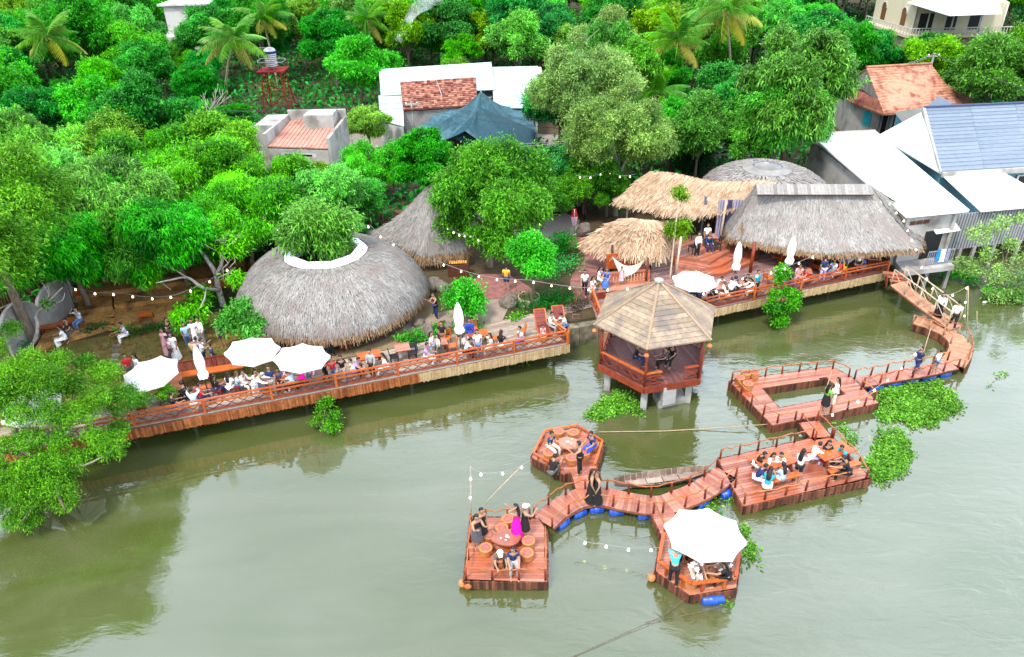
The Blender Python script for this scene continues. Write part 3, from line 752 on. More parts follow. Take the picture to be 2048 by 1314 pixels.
q = MB(); s0 = P(905, 548, ZL)
for k in range(5):
    q.box((s0.x - .2 + .3 * k, s0.y + .15, 1.95), (.26, .3, .5))
origin_at(hut2)

# long hip roofed hut on the right
hr_ = thing('thatched_hut', 'long grey thatched hut with a hipped roof beside the gangway', 'hut', tuple(P(1640, 500, ZD)))
zr_, ze = 6.3, 3.35
A0, A1 = P(1512, 372, zr_), P(1742, 372, zr_)
E = [P(1462, 466, ze), P(1640, 494, ze), P(1836, 490, ze)]
EL = P(1470, 420, ze + .1); ER = P(1850, 440, ze)
def hipf(u, v):
    k = u * 2; i = min(1, int(k)); f = k - i
    b_ = E[i].lerp(E[i + 1], f); b_ = b_ + Vector((0, -.35 * math.sin(u * math.pi), 0))
    a = A0.lerp(A1, u); p = a.lerp(b_, v); p.z -= .22 * math.sin(v * math.pi); return tuple(p)
def hipl(u, v):
    b_ = EL.lerp(E[0], u) + Vector((-.3 * math.sin(u * math.pi), 0, 0)); p = A0.lerp(b_, v); p.z -= .15 * math.sin(v * math.pi); return tuple(p)
def hipr(u, v):
    b_ = E[2].lerp(ER, u); p = A1.lerp(b_, v); p.z -= .15 * math.sin(v * math.pi); return tuple(p)
def hipb(u, v):
    b_ = ER.lerp(P(1560, 408, ze), u); p = A1.lerp(A0, u).lerp(b_, v); return tuple(p)
thatch(hr_, hipf, 30, 10, 20000, 21, False, 3200, name='thatch', L=.34, w=.04, lift=.045, hemL=.42)
thatch(hr_, hipl, 8, 8, 1500, 23, False, 350, name='thatch', L=.42)
thatch(hr_, hipr, 8, 8, 1200, 25, False, 300, name='thatch', L=.42)
thatch(hr_, hipb, 12, 6, 1500, 27, False, 200, name='thatch', L=.42)
q = MB()
dA = (A1 - A0).normalized(); nA = Vector((-dA.y, dA.x, 0))
for i in range(34):
    a, b_ = A0.lerp(A1, i / 34), A0.lerp(A1, (i + .96) / 34); up = Vector((0, 0, .12))
    for sg in (-1, 1):
        o = nA * (.62 * sg) + Vector((0, 0, -.36))
        q.hexa([a + o, b_ + o, b_, a], [a + o + up * .4, b_ + o + up * .4, b_ + up, a + up])
q.build('ridge_cap', M('ridge_thatch', px(142, 139, 136), px(196, 193, 188), rough=.95, noise=.15), hr_)
q = MB(); a, b_ = A0 - nA * .66 + Vector((0, 0, -.32)), A1 - nA * .66 + Vector((0, 0, -.32)); q.tube([a, b_], .03, 6); q.build('ridge_pole', BROWNWOOD, hr_)
posts_round(hr_, [(p.x, p.y, 3.5) for p in [P(x, y, ZD) for x, y in ((1500, 545), (1560, 533), (1630, 527), (1700, 512), (1762, 500))]], ZD, .1, REDWOOD_DK)
q = MB(); b0, b1 = P(1455, 505, ZD), P(1790, 470, ZD)
q.beam(b0 + Vector((0, 1.2, 1.0)), b1 + Vector((0, 1.2, 1.0)), .15, 2.0); q.build('back_wall', REDWOOD_DK, hr_)
q = MB(); w0 = P(1788, 528, ZD); q.box((w0.x - .05, w0.y + .55, 2.45), (.22, 1.1, 2.1), -.25); q.build('side_wall', WALLWHITE, hr_)
# sun bleached brown fringe at the left hip
V, F, va = blades(lambda u, v: tuple(P(1502 + 24 * u - 22 * v, 404 + 56 * v - 14 * u, 4.75 - 1.0 * v)), 260, 31, .6, .045, .12, wob=.6)
q = MB()
for f, x in zip(F, va): q.mesh([V[i] for i in f], [(0, 1, 2, 3)], x)
q.build('loose_straw', THATCH_HEM, hr_)
origin_at(hr_)

# round hut behind with a glass eye
c4 = P(1532, 352, 4.9)
hut4 = thing('thatched_hut', 'pale round thatched hut with a glazed eye in its crown, behind the long hut', 'hut', (c4.x, c4.y, ZL))
def dome4(u, v):
    a = 2 * math.pi * u; r = 1.55 + 3.0 * math.sin(v * math.pi / 2 * .9); z = 3.4 + 2.0 * (1 - v ** 1.7)
    return (c4.x + r * math.cos(a), c4.y + r * math.sin(a), z)
thatch(hut4, dome4, 40, 8, 6000, 41, True, 700, mats=(M('pale_thatch', px(155, 150, 145), px(215, 210, 206), rough=.95, noise=.15, ns=2), None, None))
q = MB(); q.lathe([(1.62, 5.36), (1.62, 5.44), (.98, 5.62), (.98, 5.5)], (c4.x, c4.y, 0), 24); q.build('opening_rim', CONC, hut4)
q = MB()
for i in range(16):
    a0, a1 = 2 * math.pi * i / 16, 2 * math.pi * (i + .9) / 16
    q.face([(c4.x + .96 * math.cos(a0), c4.y + .96 * math.sin(a0), 5.56), (c4.x + .96 * math.cos(a1), c4.y + .96 * math.sin(a1), 5.56), (c4.x + .45 * math.cos(a1), c4.y + .45 * math.sin(a1), 5.2), (c4.x + .45 * math.cos(a0), c4.y + .45 * math.sin(a0), 5.2)])
q.build('glass_eye', GLASS, hut4)
q = MB(); q.lathe([(3.7, ZL), (3.7, 3.9)], (c4.x, c4.y, 0), 28); q.build('wall', M('hut_wall', px(92, 66, 46), px(120, 88, 60), noise=.3), hut4)
origin_at(hut4)

# straw sail canopy
can = thing('straw_canopy', 'wide sagging golden straw canopy on tall poles above the red steps', 'canopy', tuple(P(1390, 500, ZD)))
K = [P(1240, 396, 4.3), P(1300, 342, 5.5), P(1556, 366, 5.5), P(1520, 396, 4.7)]
def canf(u, v):
    f = K[0].lerp(K[3], u); t = K[1].lerp(K[2], u); p = t.lerp(f, v)
    p.z -= .45 * math.sin(u * math.pi) * (.3 + .7 * v); p.y -= .55 * math.sin(u * math.pi) * v; p.z += .12 * math.sin(u * 9)
    return tuple(p)
thatch(can, canf, 26, 8, 6500, 51, False, 1000, mats=(STRAW, STRAW, STRAW_CORE), L=.9, hemL=.55, w=.05, lift=.13, wob=.3, th=.08)
for x, y, z in ((1350, 560, 4.2), (1437, 500, 4.8), (1250, 470, 4.2), (1530, 460, 4.6)):
    p = P(x, y, ZD); q = MB(); q.tube([(p.x, p.y, ZD), (p.x + .15, p.y + .2, z)], .07, 8); q.build('pole', POLEWOOD, can)
origin_at(can)
# small straw hut with net
sh = thing('straw_hut', 'small golden straw hut with a red wooden stage and cream hammock net', 'hut', tuple(P(1255, 560, ZD)))
T0, T1 = P(1262, 436, 4.4), P(1322, 442, 4.4)
SE = [P(1170, 482, 3.1), P(1218, 500, 3.0), P(1326, 505, 3.0), P(1346, 465, 3.2)]
def shf(u, v):
    k = min(2.999, u * 3); i = int(k); f = k - i; b_ = SE[i].lerp(SE[i + 1], f); p = T0.lerp(T1, u).lerp(b_, v); p.z += .25 * math.sin(v * math.pi); return tuple(p)
thatch(sh, shf, 18, 7, 2600, 61, False, 500, mats=(STRAW, STRAW, STRAW_CORE), L=.75, hemL=.5, w=.05, lift=.12, wob=.35, th=.1)
zs_ = ZD + .45
q = MB(); pf = [P(x, y, zs_) for x, y in ((1196, 585), (1300, 572), (1300, 535), (1205, 545))]; q.prism([p.xy for p in pf], ZD + .01, zs_ - .03); q.build('stage', REDWOOD_DK, sh)
q = MB(); boards(q, pf, zs_, .1, .14); q.build('boards', REDWOOD, sh)
q = MB(); b0, b1 = P(1212, 540, zs_), P(1300, 530, zs_); q.beam(b0 + Vector((0, .1, .5)), b1 + Vector((0, .1, .5)), .08, 1.0); q.build('back_wall', ORANGEWOOD, sh)
posts_round(sh, [(p.x, p.y, 3.4) for p in [P(x, y, ZD) for x, y in ((1208, 580), (1222, 548), (1291, 575), (1300, 540))]], ZD, .07, BROWNWOOD)
n0, n1, n2 = P(1224, 512, 3.0), P(1290, 518, 3.0), P(1244, 560, 1.95)
q = MB(); G = 10
for i in range(G):
    for j in range(G - i):
        f = lambda a, b_: n0 + (n1 - n0) * (a / G) + (n2 - n0) * (b_ / G) + Vector((0, 0, -.55 * math.sin(math.pi * a / G) * (1 - b_ / G)))
        q.face([f(i, j), f(i + 1, j), f(i, j + 1)])
        if i + j < G - 1: q.face([f(i + 1, j), f(i + 1, j + 1), f(i, j + 1)])
q.build('hammock_net', NETFAB, sh)
q = MB()
for i in range(11):
    p = P(1226 + 6 * i, 568 - .9 * i, zs_); q.box((p.x, p.y, zs_ + .22), (.05, .05, .44))
q.build('baluster', POLEWOOD, sh, kind='stuff')
origin_at(sh)
# curving red stage steps
stp = thing('stage_steps', 'curving red wooden steps climbing to the shaded stage under the canopy', 'steps', tuple(P(1420, 520, ZD)))
tiers = [[(1352, 548), (1400, 552), (1450, 545), (1500, 527), (1520, 505), (1480, 482), (1352, 482)], [(1350, 530), (1400, 538), (1442, 530), (1478, 510), (1470, 480), (1352, 478)],
         [(1348, 512), (1390, 518), (1420, 524), (1462, 500), (1455, 470), (1350, 470)]]
for i, t_ in enumerate(tiers):
    z = ZD + .2 * (i + 1); pp = W2(t_, z)
    ar = sum(pp[k].x * pp[(k + 1) % len(pp)].y - pp[(k + 1) % len(pp)].x * pp[k].y for k in range(len(pp)))
    if ar < 0: pp = pp[::-1]
    q = MB(); q.prism([p.xy for p in pp], ZD + .012 + .001 * i, z - .035); boards(q, pp, z, .6 if i != 1 else -.5, .15); q.build('step', REDWOOD, stp)
origin_at(stp)
# curtains at the back of the stage
for lab, x0, x1, yb, mt in (('lilac curtain hanging beside the long thatched roof', 1428, 1444, 478, CURTAIN), ('deep blue curtain between the two lilac curtains', 1446, 1455, 478, CURTAIN_BL), ('lilac curtain nearest the thatched hut hip', 1457, 1476, 478, CURTAIN), ('narrow lilac curtain in the dark back of the stage', 1400, 1405, 470, CURTAIN)):
    a, b_ = P(x0, yb, 2.1), P(x1, yb, 2.1); q = MB(); n = 14
    for i in range(n):
        f0, f1 = i / n, (i + 1) / n; w0, w1 = .06 * math.sin(f0 * 22), .06 * math.sin(f1 * 22)
        p0, p1 = a.lerp(b_, f0) + Vector((0, w0, 0)), a.lerp(b_, f1) + Vector((0, w1, 0)); up = Vector((0, 0, 2.7)); bk = Vector((0, .012, 0))
        q.hexa([p0, p1, p1 + bk, p0 + bk], [p0 + up, p1 + up, p1 + bk + up, p0 + bk + up])
    o = q.build('curtain', mt); tag(o, lab, 'curtain')

# ---------------------------------------------------------------- hexagonal pavilion on stilts
zE, zA, zF = 3.9, 5.8, 1.62
C = (P(1190, 655, zE) + P(1427, 616, zE) + P(1422, 678, zE) + P(1213, 591, zE)) / 4
v0 = P(1293, 703, zE) - C; RG = sum((P(x, y, zE) - C).length for x, y in ((1190, 655), (1427, 616), (1422, 678), (1213, 591), (1293, 703))) / 5
ag = math.atan2(v0.y, v0.x)
gz = thing('pavilion', 'hexagonal wooden pavilion on concrete stilts with weathered board roof', 'pavilion', (C.x, C.y, zF))
hp = lambda r, k, z: Vector((C.x + r * math.cos(ag + math.pi / 3 * k), C.y + r * math.sin(ag + math.pi / 3 * k), z))
q = MB()
for k in range(6):
    a0, a1 = hp(RG, k, zE), hp(RG, k + 1, zE); top = Vector((C.x, C.y, zA)); n = 13
    vertical = k in (1, 4, 5)
    for i in range(n):
        if k in (0, 5, 2, 3):
            f0, f1 = i / n, (i + .97) / n
            p = [top.lerp(a0, f1), top.lerp(a1, f1), top.lerp(a1, f0), top.lerp(a0, f0)]
            up = Vector((0, 0, .05)); o = Vector((0, 0, .025))
            q.hexa([x for x in p], [p[0] + up + o, p[1] + up + o, p[2] + up, p[3] + up])
        else:
            f0, f1 = i / n, (i + .96) / n; up = Vector((0, 0, .05))
            b0, b1 = a0.lerp(a1, f0), a0.lerp(a1, f1)
            dirv = ((a0 + a1) / 2 - top)
            # boards run from the eave up the slope until they meet the hips
            def hit(f):
                return top.lerp(a0, 1 - 2 * min(f, 1 - f)) if f <= .5 else top.lerp(a1, 1 - 2 * min(f, 1 - f))
            t0 = top.lerp(a0, 1 - 2 * f0) if f0 < .5 else top.lerp(a1, 2 * f0 - 1)
            t1 = top.lerp(a0, 1 - 2 * f1) if f1 < .5 else top.lerp(a1, 2 * f1 - 1)
            q.hexa([b0, b1, t1, t0], [b0 + up, b1 + up, t1 + up, t0 + up])
q.build('roof', GAZROOF, gz)
q = MB()
for k in range(6):
    q.beam(hp(RG + .03, k, zE + .05), Vector((C.x, C.y, zA + .09)), .11, .06)
q.build('hip_cap', M('hip_boards', px(170, 146, 120), px(196, 170, 140), noise=.15), gz)
q = MB(); q.lathe([(.22, 0), (.22, .09), (.12, .13)], (C.x, C.y, zA + .06), 12); q.build('finial', M('weathered_cap', px(205, 200, 195), None), gz)
RF = (P(1285, 775, zF) - Vector((C.x, C.y, zF))).length * .99
RF = min(RF, RG * .92)
fl = [hp(RF, k, zF) for k in range(6)]
q = MB(); boards(q, fl, zF, ag + .5, .15); q.build('floor', M('pavilion_floor', px(110, 66, 66), px(150, 100, 96), rough=.5, noise=.2), gz)
q = MB()
for k in range(6):
    q.beam(hp(RF + .02, k, zF - .18), hp(RF + .02, k + 1, zF - .18), .1, .32)
q.build('floor_beam', REDWOOD_DK, gz)
for k in range(6):
    p = hp(RF - .09, k, zF); q = MB(); q.tube([(p.x, p.y, zF - .02), (p.x, p.y, zE + .05)], .075, 8); q.build('post', REDWOOD_DK, gz)
lo, tp = MB(), MB()
for k in (5, 0, 1, 2, 3, 4):
    a, b_ = hp(RF - .08, k, zF), hp(RF - .08, k + 1, zF)
    segs = [(0, 1)] if k != 0 else [(0, .3), (.72, 1)]
    for s0, s1 in segs:
        p, r_ = a.lerp(b_, s0), a.lerp(b_, s1); zv = Vector((0, 0, 1))
        tp.beam(p + zv * .72, r_ + zv * .72, .12, .06); lo.beam(p + zv * .52, r_ + zv * .52, .05); lo.beam(p + zv * .1, r_ + zv * .1, .05)
        n = max(1, round((r_ - p).length / .55))
        for i in range(n):
            u, w_ = p.lerp(r_, i / n), p.lerp(r_, (i + 1) / n); lo.beam(u + zv * .1, w_ + zv * .52, .04); lo.beam(u + zv * .53, w_ + zv * .09, .036)
tp.build('rail', ORANGEWOOD, gz); lo.build('lattice', REDWOOD_DK, gz)
for k in (0, 1, 2, 4, 5):
    p = hp(RF * .82, k, 0); q = MB(); q.box((p.x, p.y, .2), (.3, .3, 2.6), ag); q.build('stilt', CONC_LT, gz)
q = MB(); p = hp(RF * .5, .5, 0); q.prism([P(1318, 806, .35).xy, P(1372, 794, .35).xy, P(1360, 772, .35).xy, P(1306, 782, .35).xy], -.6, .38); q.prism([P(1326, 795, .9).xy, P(1352, 789, .9).xy, P(1346, 776, .9).xy, P(1320, 782, .9).xy], .38, 1.45); q.build('footing_slab', CONC_LT, gz)
for k in (0, 1, 2, 5):
    p = hp(RG - .02, k, zE); q = MB(); q.tube([p, p - Vector((0, 0, .18))], .008, 4); q.lathe([(.05, -.18), (.11, -.24), (.13, -.3), (.09, -.34), (.04, -.4), (.02, -.42)], (p.x, p.y, p.z), 10)
    o = q.build('clay_lantern', TERRACOTTA); tag(o, 'small clay bell lantern under the ' + {0: 'front', 1: 'right front', 2: 'right rear', 5: 'left'}[k] + ' eave corner of the pavilion', 'lantern', 'clay lanterns on the pavilion')
origin_at(gz)
# ---------------------------------------------------------------- houses behind
def slab(mb, pts, th=.12, v=None):
    """a roof sheet of thickness th through world points"""
    pts = [Vector(p) for p in pts]
    nrm = (pts[1] - pts[0]).cross(pts[2] - pts[0])
    if nrm.z < 0: pts = pts[::-1]
    mb.hexa([p - Vector((0, 0, th)) for p in pts], pts, v)
def ribs(mb, a, b_, c, d, n, r=.03, up=.02):
    """raised seams running from edge ab to edge dc"""
    for i in range(n + 1):
        p, q_ = Vector(a).lerp(Vector(b_), i / n), Vector(d).lerp(Vector(c), i / n)
        z = Vector((0, 0, up)); mb.beam(p + z, q_ + z, r, r)
def courses(mb, a, b_, c, d, n, th=.05, w=1.0, m_=12):
    """overlapping tile courses on quad a b (ridge) c d (eave): a-d and b-c are the slopes"""
    a, b_, c, d = map(Vector, (a, b_, c, d)); z = Vector((0, 0, 1))
    for i in range(n):
        f0, f1 = i / n, (i + 1.02) / n
        p0, p1, q0, q1 = a.lerp(d, f0), b_.lerp(c, f0), a.lerp(d, f1), b_.lerp(c, f1)
        for k in range(m_):
            g0, g1 = k / m_, (k + .985) / m_; h = rnd.uniform(0, .012)
            w_ = [q0.lerp(q1, g0) + z * (th + h), q0.lerp(q1, g1) + z * (th + h), p0.lerp(p1, g1) + z * .01, p0.lerp(p1, g0) + z * .01]
            mb.hexa([x - z * th for x in w_], w_)
def wallbox(root, pts, z0, z1, mat, name='wall'):
    ar = sum(pts[k][0] * pts[(k + 1) % len(pts)][1] - pts[(k + 1) % len(pts)][0] * pts[k][1] for k in range(len(pts)))
    if ar < 0: pts = pts[::-1]
    q = MB(); q.prism([tuple(p)[:2] for p in pts], z0, z1); return q.build(name, mat, root)
def on_wall(a, b_, f0, f1, z0, z1, out=.03, th=.05):
    """box panel on wall a->b between fractions and heights, standing proud"""
    a, b_ = Vector((a[0], a[1], 0)), Vector((b_[0], b_[1], 0)); d = (b_ - a).normalized(); n = Vector((d.y, -d.x, 0))
    p, r_ = a.lerp(b_, f0), a.lerp(b_, f1)
    q = [p + n * out, r_ + n * out, r_ - n * th, p - n * th]
    return [Vector((x.x, x.y, z0)) for x in q], [Vector((x.x, x.y, z1)) for x in q]
def window(root, a, b_, f0, f1, z0, z1, frame=None, pane=None, bars=2):
    bt, tp = on_wall(a, b_, f0, f1, z0, z1, .02)
    q = MB(); q.hexa(bt, tp); o = q.build('window', frame or WALLWHITE, root)
    e = (f1 - f0) * .12; bt, tp = on_wall(a, b_, f0 + e, f1 - e, z0 + .08, z1 - .08, .035)
    q = MB(); q.hexa(bt, tp); q.build('pane', pane or DARKGLASS, o)
    return o

# --- white roofed long house on stilts (right)
zl = 4.9
rf = [P(1618, 268, zl + .5), P(1750, 262, zl + .5), P(1938, 421, zl), P(1813, 433, zl)]
h = thing('long_house', 'long house with bare white metal roof reaching over the water on stilts', 'house', tuple(P(1860, 500, 1.5)))
q = MB(); slab(q, rf, .1); ribs(q, rf[0], rf[1], rf[2], rf[3], 5, .04); q.build('roof', METALWHITE, h)
q = MB(); q.beam(rf[0] + Vector((0, 0, .03)), rf[1] + Vector((0, 0, .03)), .15, .12); q.build('gutter', CONC_LT, h)
ins = [rf[0] + Vector((.25, -.1, 0)), rf[1] + Vector((-.3, -.1, 0)), rf[2] + Vector((-.55, .35, 0)), rf[3] + Vector((.3, .35, 0))]
wallbox(h, ins, 1.75, zl - .12, CONC_LT, 'wall')
wallbox(h, [ins[3] + Vector((-.05, -1.3, 0)), ins[2] + Vector((.1, -1.3, 0)), ins[2] + Vector((.05, 1.5, 0)), ins[3] + Vector((.1, 1.5, 0))], 1.42, 1.72, CONC_LT, 'floor_slab')
fa, fb = ins[3], ins[2]
for (f0, f1) in ((.08, .2), (.22, .34), (.36, .48)):
    bt, tp = on_wall(fa, fb, f0, f1, 4.15, 4.4, .03); q = MB(); q.hexa(bt, tp); q.build('vent', BROWNWOOD, h)
bt, tp = on_wall(fa, fb, .48, .86, 1.75, 3.6, .02, .03); q = MB(); q.hexa(bt, tp); q.build('door_opening', DARKGLASS, h)
aw = [P(1853, 438, 4.1), P(1903, 431, 4.1), P(1921, 460, 3.5), P(1873, 467, 3.5)]
q = MB(); slab(q, aw, .05); q.build('awning', METALWHITE, h)
q = MB()
d = (fb - fa).normalized(); n_ = Vector((d.y, -d.x, 0)); r0 = fa.lerp(fb, .42) + n_ * .9; r1 = fa.lerp(fb, .97) + n_ * .9
for z in (1.85, 2.65): q.beam(Vector((r0.x, r0.y, z)), Vector((r1.x, r1.y, z)), .05)
for i in range(14):
    p = r0.lerp(r1, i / 13); q.beam((p.x, p.y, 1.75), (p.x, p.y, 2.65), .035)
q.build('balcony_rail', M('pale_blue_paint', px(165, 172, 190), None), h)
for f in (.05, .5, .97):
    for o in (-.9, 1.2):
        p = fa.lerp(fb, f) - n_ * -(-o); q = MB(); q.box((p.x, p.y, 0), (.2, .2, 2.9)); q.build('stilt', CONC, h)
p = fb + n_ * .05; q = MB(); q.box((p.x, p.y, 3.2), (.2, .2, 3.2)); q.build('corner_post', CONC_LT, h)
origin_at(h)
for lab, f, mt, w_, hh in (('bright blue cloth drying on the balcony rail', .62, M('cyan_cloth', px(50, 160, 230), None), .3, .75), ('white shirt drying on the balcony rail', .72, WHITEFAB, .35, .85), ('dark blue and white shirt drying on the balcony rail', .82, M('navy_cloth', px(50, 60, 120), px(200, 205, 225)), .3, .8)):
    p = r0.lerp(r1, (f - .42) / .55); q = MB()
    for i in range(4): q.hexa([(p.x + w_ * (i / 4 - .5), p.y - .06 + .03 * (i % 2), 2.75 - hh), (p.x + w_ * ((i + 1) / 4 - .5), p.y - .06 + .03 * ((i + 1) % 2), 2.75 - hh), (p.x + w_ * ((i + 1) / 4 - .5), p.y - .03, 2.75 - hh), (p.x + w_ * (i / 4 - .5), p.y - .03, 2.75 - hh)],
                               [(p.x + w_ * .8 * (i / 4 - .5), p.y - .06, 2.75), (p.x + w_ * .8 * ((i + 1) / 4 - .5), p.y - .06, 2.75), (p.x + w_ * .8 * ((i + 1) / 4 - .5), p.y - .03, 2.75), (p.x + w_ * .8 * (i / 4 - .5), p.y - .03, 2.75)])
    o = q.build('hanging_cloth', mt); tag(o, lab, 'laundry')

# --- blue tiled house
zr2, ze2 = 7.2, 4.9
h = thing('tiled_house', 'big house with slate blue tiled roof and white gable', 'house', tuple(P(1960, 330, ZL)))
G0, G1 = P(1848, 216, zr2), P(2300, 196, zr2)
V0, V1 = P(1884, 343, ze2), P(2300, 318, ze2)
bk0 = G0 * 2 - V0; bk0.z = ze2; bk1 = G1 * 2 - V1; bk1.z = ze2
q = MB(); slab(q, [G0, G1, V1, V0], .1); slab(q, [G1, G0, bk0, bk1], .1); courses(q, G0, G1, V1, V0, 17, .05, m_=5); q.build('roof', TILE_BLUE, h)
q = MB(); q.beam(G0 + Vector((0, 0, .08)), G1 + Vector((0, 0, .08)), .2, .12); q.build('ridge', M('ridge_blue', px(80, 96, 135), None), h)
inn = (G1 - G0).normalized()
q = MB(); o = inn * -.02
wl = [V0 + inn * .15 + Vector((0, .3, 0)), bk0 + inn * .15, G0 + inn * .15]
q.face([wl[0], wl[2] - Vector((0, 0, .08)), wl[1]]); q.hexa([(p.x, p.y, ZL) for p in (wl[0], V1, bk1, wl[1])], [(p.x, p.y, ze2 - .12) for p in (wl[0], V1, bk1, wl[1])]); q.build('wall', WALLBLUE, h)
q = MB(); gb = V0 - inn * .1; q.hexa([gb, gb + inn * .12, bk0 + inn * .12, bk0 - inn * .1], [G0 - inn * .1 + Vector((0, 0, .05)) + (gb - G0) * .02, G0 + inn * .1 + Vector((0, 0, .05)) + (gb - G0) * .02, G0 + inn * .1 + Vector((0, 0, .05)), G0 - inn * .1 + Vector((0, 0, .05))]); q.build('gable', WALLWHITE, h)
q = MB(); q.beam(V0 + Vector((0, -.1, -.2)), V1 + Vector((0, -.1, -.2)), .18, .35); q.build('fascia', CONC_LT, h)
# white side apron roof in front of the gable
a_ = [G0 + Vector((-.2, -.1, -.3)), P(1757, 270, 5.0), P(1884, 346, 4.75)]
q = MB(); q.hexa([p - Vector((0, 0, .12)) for p in a_], a_); q.build('side_roof', METALWHITE, h)
window(h, tuple(V0.lerp(V1, .27).xy), tuple(V0.lerp(V1, .5).xy), .45, .75, 3.4, 4.3, bars=3)
d0 = P(1888, 202, 7.2); q = MB(); e = .9
q.hexa([(d0.x - e, d0.y - 1.2, 6.4), (d0.x + e, d0.y - 1.2, 6.4), (d0.x + e, d0.y + .9, 6.4), (d0.x - e, d0.y + .9, 6.4)], [(d0.x - .03, d0.y - 1.2, 7.35), (d0.x + .03, d0.y - 1.2, 7.35), (d0.x + .03, d0.y + .9, 7.35), (d0.x - .03, d0.y + .9, 7.35)]); q.build('dormer', TILE_BLUE, h)
origin_at(h)
# --- lean-to with corrugated wall
h = thing('lean_to_shed', 'grey corrugated shed with white lean-to roof beside the mangrove', 'shed', tuple(P(1990, 480, 1.5)))
z3 = 4.3
rf = [P(1886, 351, z3 + .3), P(2004, 343, z3 + .3), P(2070, 380, z3), P(2075, 412, z3 - .1), P(1962, 422, z3 - .1)]
q = MB(); slab(q, rf, .08); q.build('roof', METALWHITE, h)
a, b_ = P(1915, 432, 3.9), P(2120, 408, 3.9)
q = MB(); n = 70
for i in range(n):
    p0, p1 = a.lerp(b_, i / n), a.lerp(b_, (i + 1) / n); off = Vector((0, -.045 if i % 2 else 0, 0))
    q.hexa([(p0.x, p0.y + off.y, 1.55), (p1.x, p1.y + off.y, 1.55), (p1.x, p1.y + .05, 1.55), (p0.x, p0.y + .05, 1.55)], [(p0.x, p0.y + off.y, 4.0), (p1.x, p1.y + off.y, 4.0), (p1.x, p1.y + .05, 4.0), (p0.x, p0.y + .05, 4.0)], .9 if i % 2 else .25)
q.build('corrugated_wall', METALGREY, h)
sa, sb = P(1760, 280, 4.3), a.copy(); sa.z = sb.z = 0
q = MB(); d = (sb - sa).normalized(); n_ = Vector((-d.y, d.x, 0)) * .12
q.hexa([(p.x, p.y, ZL - .5) for p in (sa, sb, sb + n_, sa + n_)], [(p.x, p.y, 4.25) for p in (sa, sb, sb + n_, sa + n_)]); q.build('side_wall', CONC, h)
for x in (1922, 1950, 1990, 2040):
    p = P(x, 500 - (x - 1922) * .12, 1.5); q = MB(); q.box((p.x, p.y + .1, .3), (.18, .18, 2.6)); q.build('stilt', CONC, h)
origin_at(h)

# --- orange tiled house
h = thing('tiled_house', 'old house with orange clay tiled roof and grey plank gable', 'house', tuple(P(1800, 260, ZL)))
z1, z2 = 7.4, 4.6
g0, g1 = P(1733, 136, z1), P(1862, 129, z1); e0_, e1_ = P(1768, 229, z2), P(1925, 212, z2)
q = MB(); slab(q, [g0, g1, e1_, e0_], .1); courses(q, g0, g1, e1_, e0_, 17, .06, m_=18)
g0b, g1b = g0 * 2 - e0_, g1 * 2 - e1_; g0b.z = g1b.z = z2; slab(q, [g1, g0, g0b, g1b], .1)
ex = [g1.lerp(e1_, .5), g1.lerp(e1_, .5) + Vector((2, .5, -.6)), P(1950, 212, z2 - .4), e1_]; slab(q, ex, .1); courses(q, ex[0], ex[1], ex[2], ex[3], 9, .05, m_=5)
q.build('roof', TILE_OR, h)
q = MB(); q.tube([g0 + Vector((0, 0, .08)), g1 + Vector((0, 0, .08))], .12, 8); q.build('ridge', TILE_OR, h)
gl = P(1692, 158, z2 + .9); q = MB(); m0 = g0.lerp(e0_, .72)
q.hexa([gl, m0, m0 + Vector((.1, .15, 0)), gl + Vector((.1, .15, 0))], [g0 - Vector((0, 0, .1)), g0 - Vector((0, 0, .12)) + Vector((.05, -.05, 0)), g0 + Vector((.1, .15, -.1)), g0 + Vector((.05, .15, -.1))]); q.build('gable', M('grey_plank_gable', px(125, 125, 122), px(165, 164, 158), noise=.2, ns=3, stretch=(1, 1, .2)), h)
lo_ = [P(1690, 163, z2 + .85), m0 + Vector((0, 0, .02)), e0_ + Vector((0, 0, -.02)), P(1694, 200, z2 - .2)]
q = MB(); slab(q, lo_, .1); courses(q, lo_[0], lo_[1], lo_[2], lo_[3], 6, .05, m_=9); q.build('porch_roof', TILE_RED, h)
wb = [P(1700, 250, ZL), P(1768, 262, ZL), P(1925, 240, ZL)]
b0_, b1_, b2_ = P(1698, 205, z2 - .3), P(1768, 224, z2 - .3), P(1930, 207, z2 - .3)
wallbox(h, [b0_ + Vector((.3, .3, 0)), b1_ + Vector((0, .5, 0)), b2_ + Vector((-.6, .5, 0)), b2_ + Vector((-.2, 7, 0)), b0_ + Vector((.8, 7, 0))], ZL, z2 - .25, CONC, 'wall')
fa, fb = b1_ + Vector((0, .5, 0)), b2_ + Vector((-.6, .5, 0))
for f0, f1 in ((.03, .12), (.16, .42), (.5, .7)): window(h, fa, fb, f0, f1, 1.6, 3.9)
fa2 = b0_ + Vector((.3, .3, 0)); bt, tp = on_wall(fa2, fa, .5, .75, 2.6, 3.9, .03); q = MB(); q.hexa(bt, tp); q.build('shutter', M('turquoise_paint', px(40, 180, 195), None), h)
p = P(1768, 262, ZL); q = MB(); q.box((p.x, p.y, 2.9), (.15, .15, 3.2)); q.build('post', WALLWHITE, h)
origin_at(h)
q = MB(); r_ = [P(1712, 102, 6), P(1752, 100, 6), P(1766, 122, 5.2), P(1722, 126, 5.2)]
t = thing('shed', 'small grey roofed shed behind the orange tiled house', 'shed', tuple(P(1735, 140, ZL))); slab(q, r_, .1); q.build('roof', CONC, t); wallbox(t, [p.lerp(cen(r_), .1) for p in r_], ZL, 5.1, BROWNWOOD); origin_at(t)

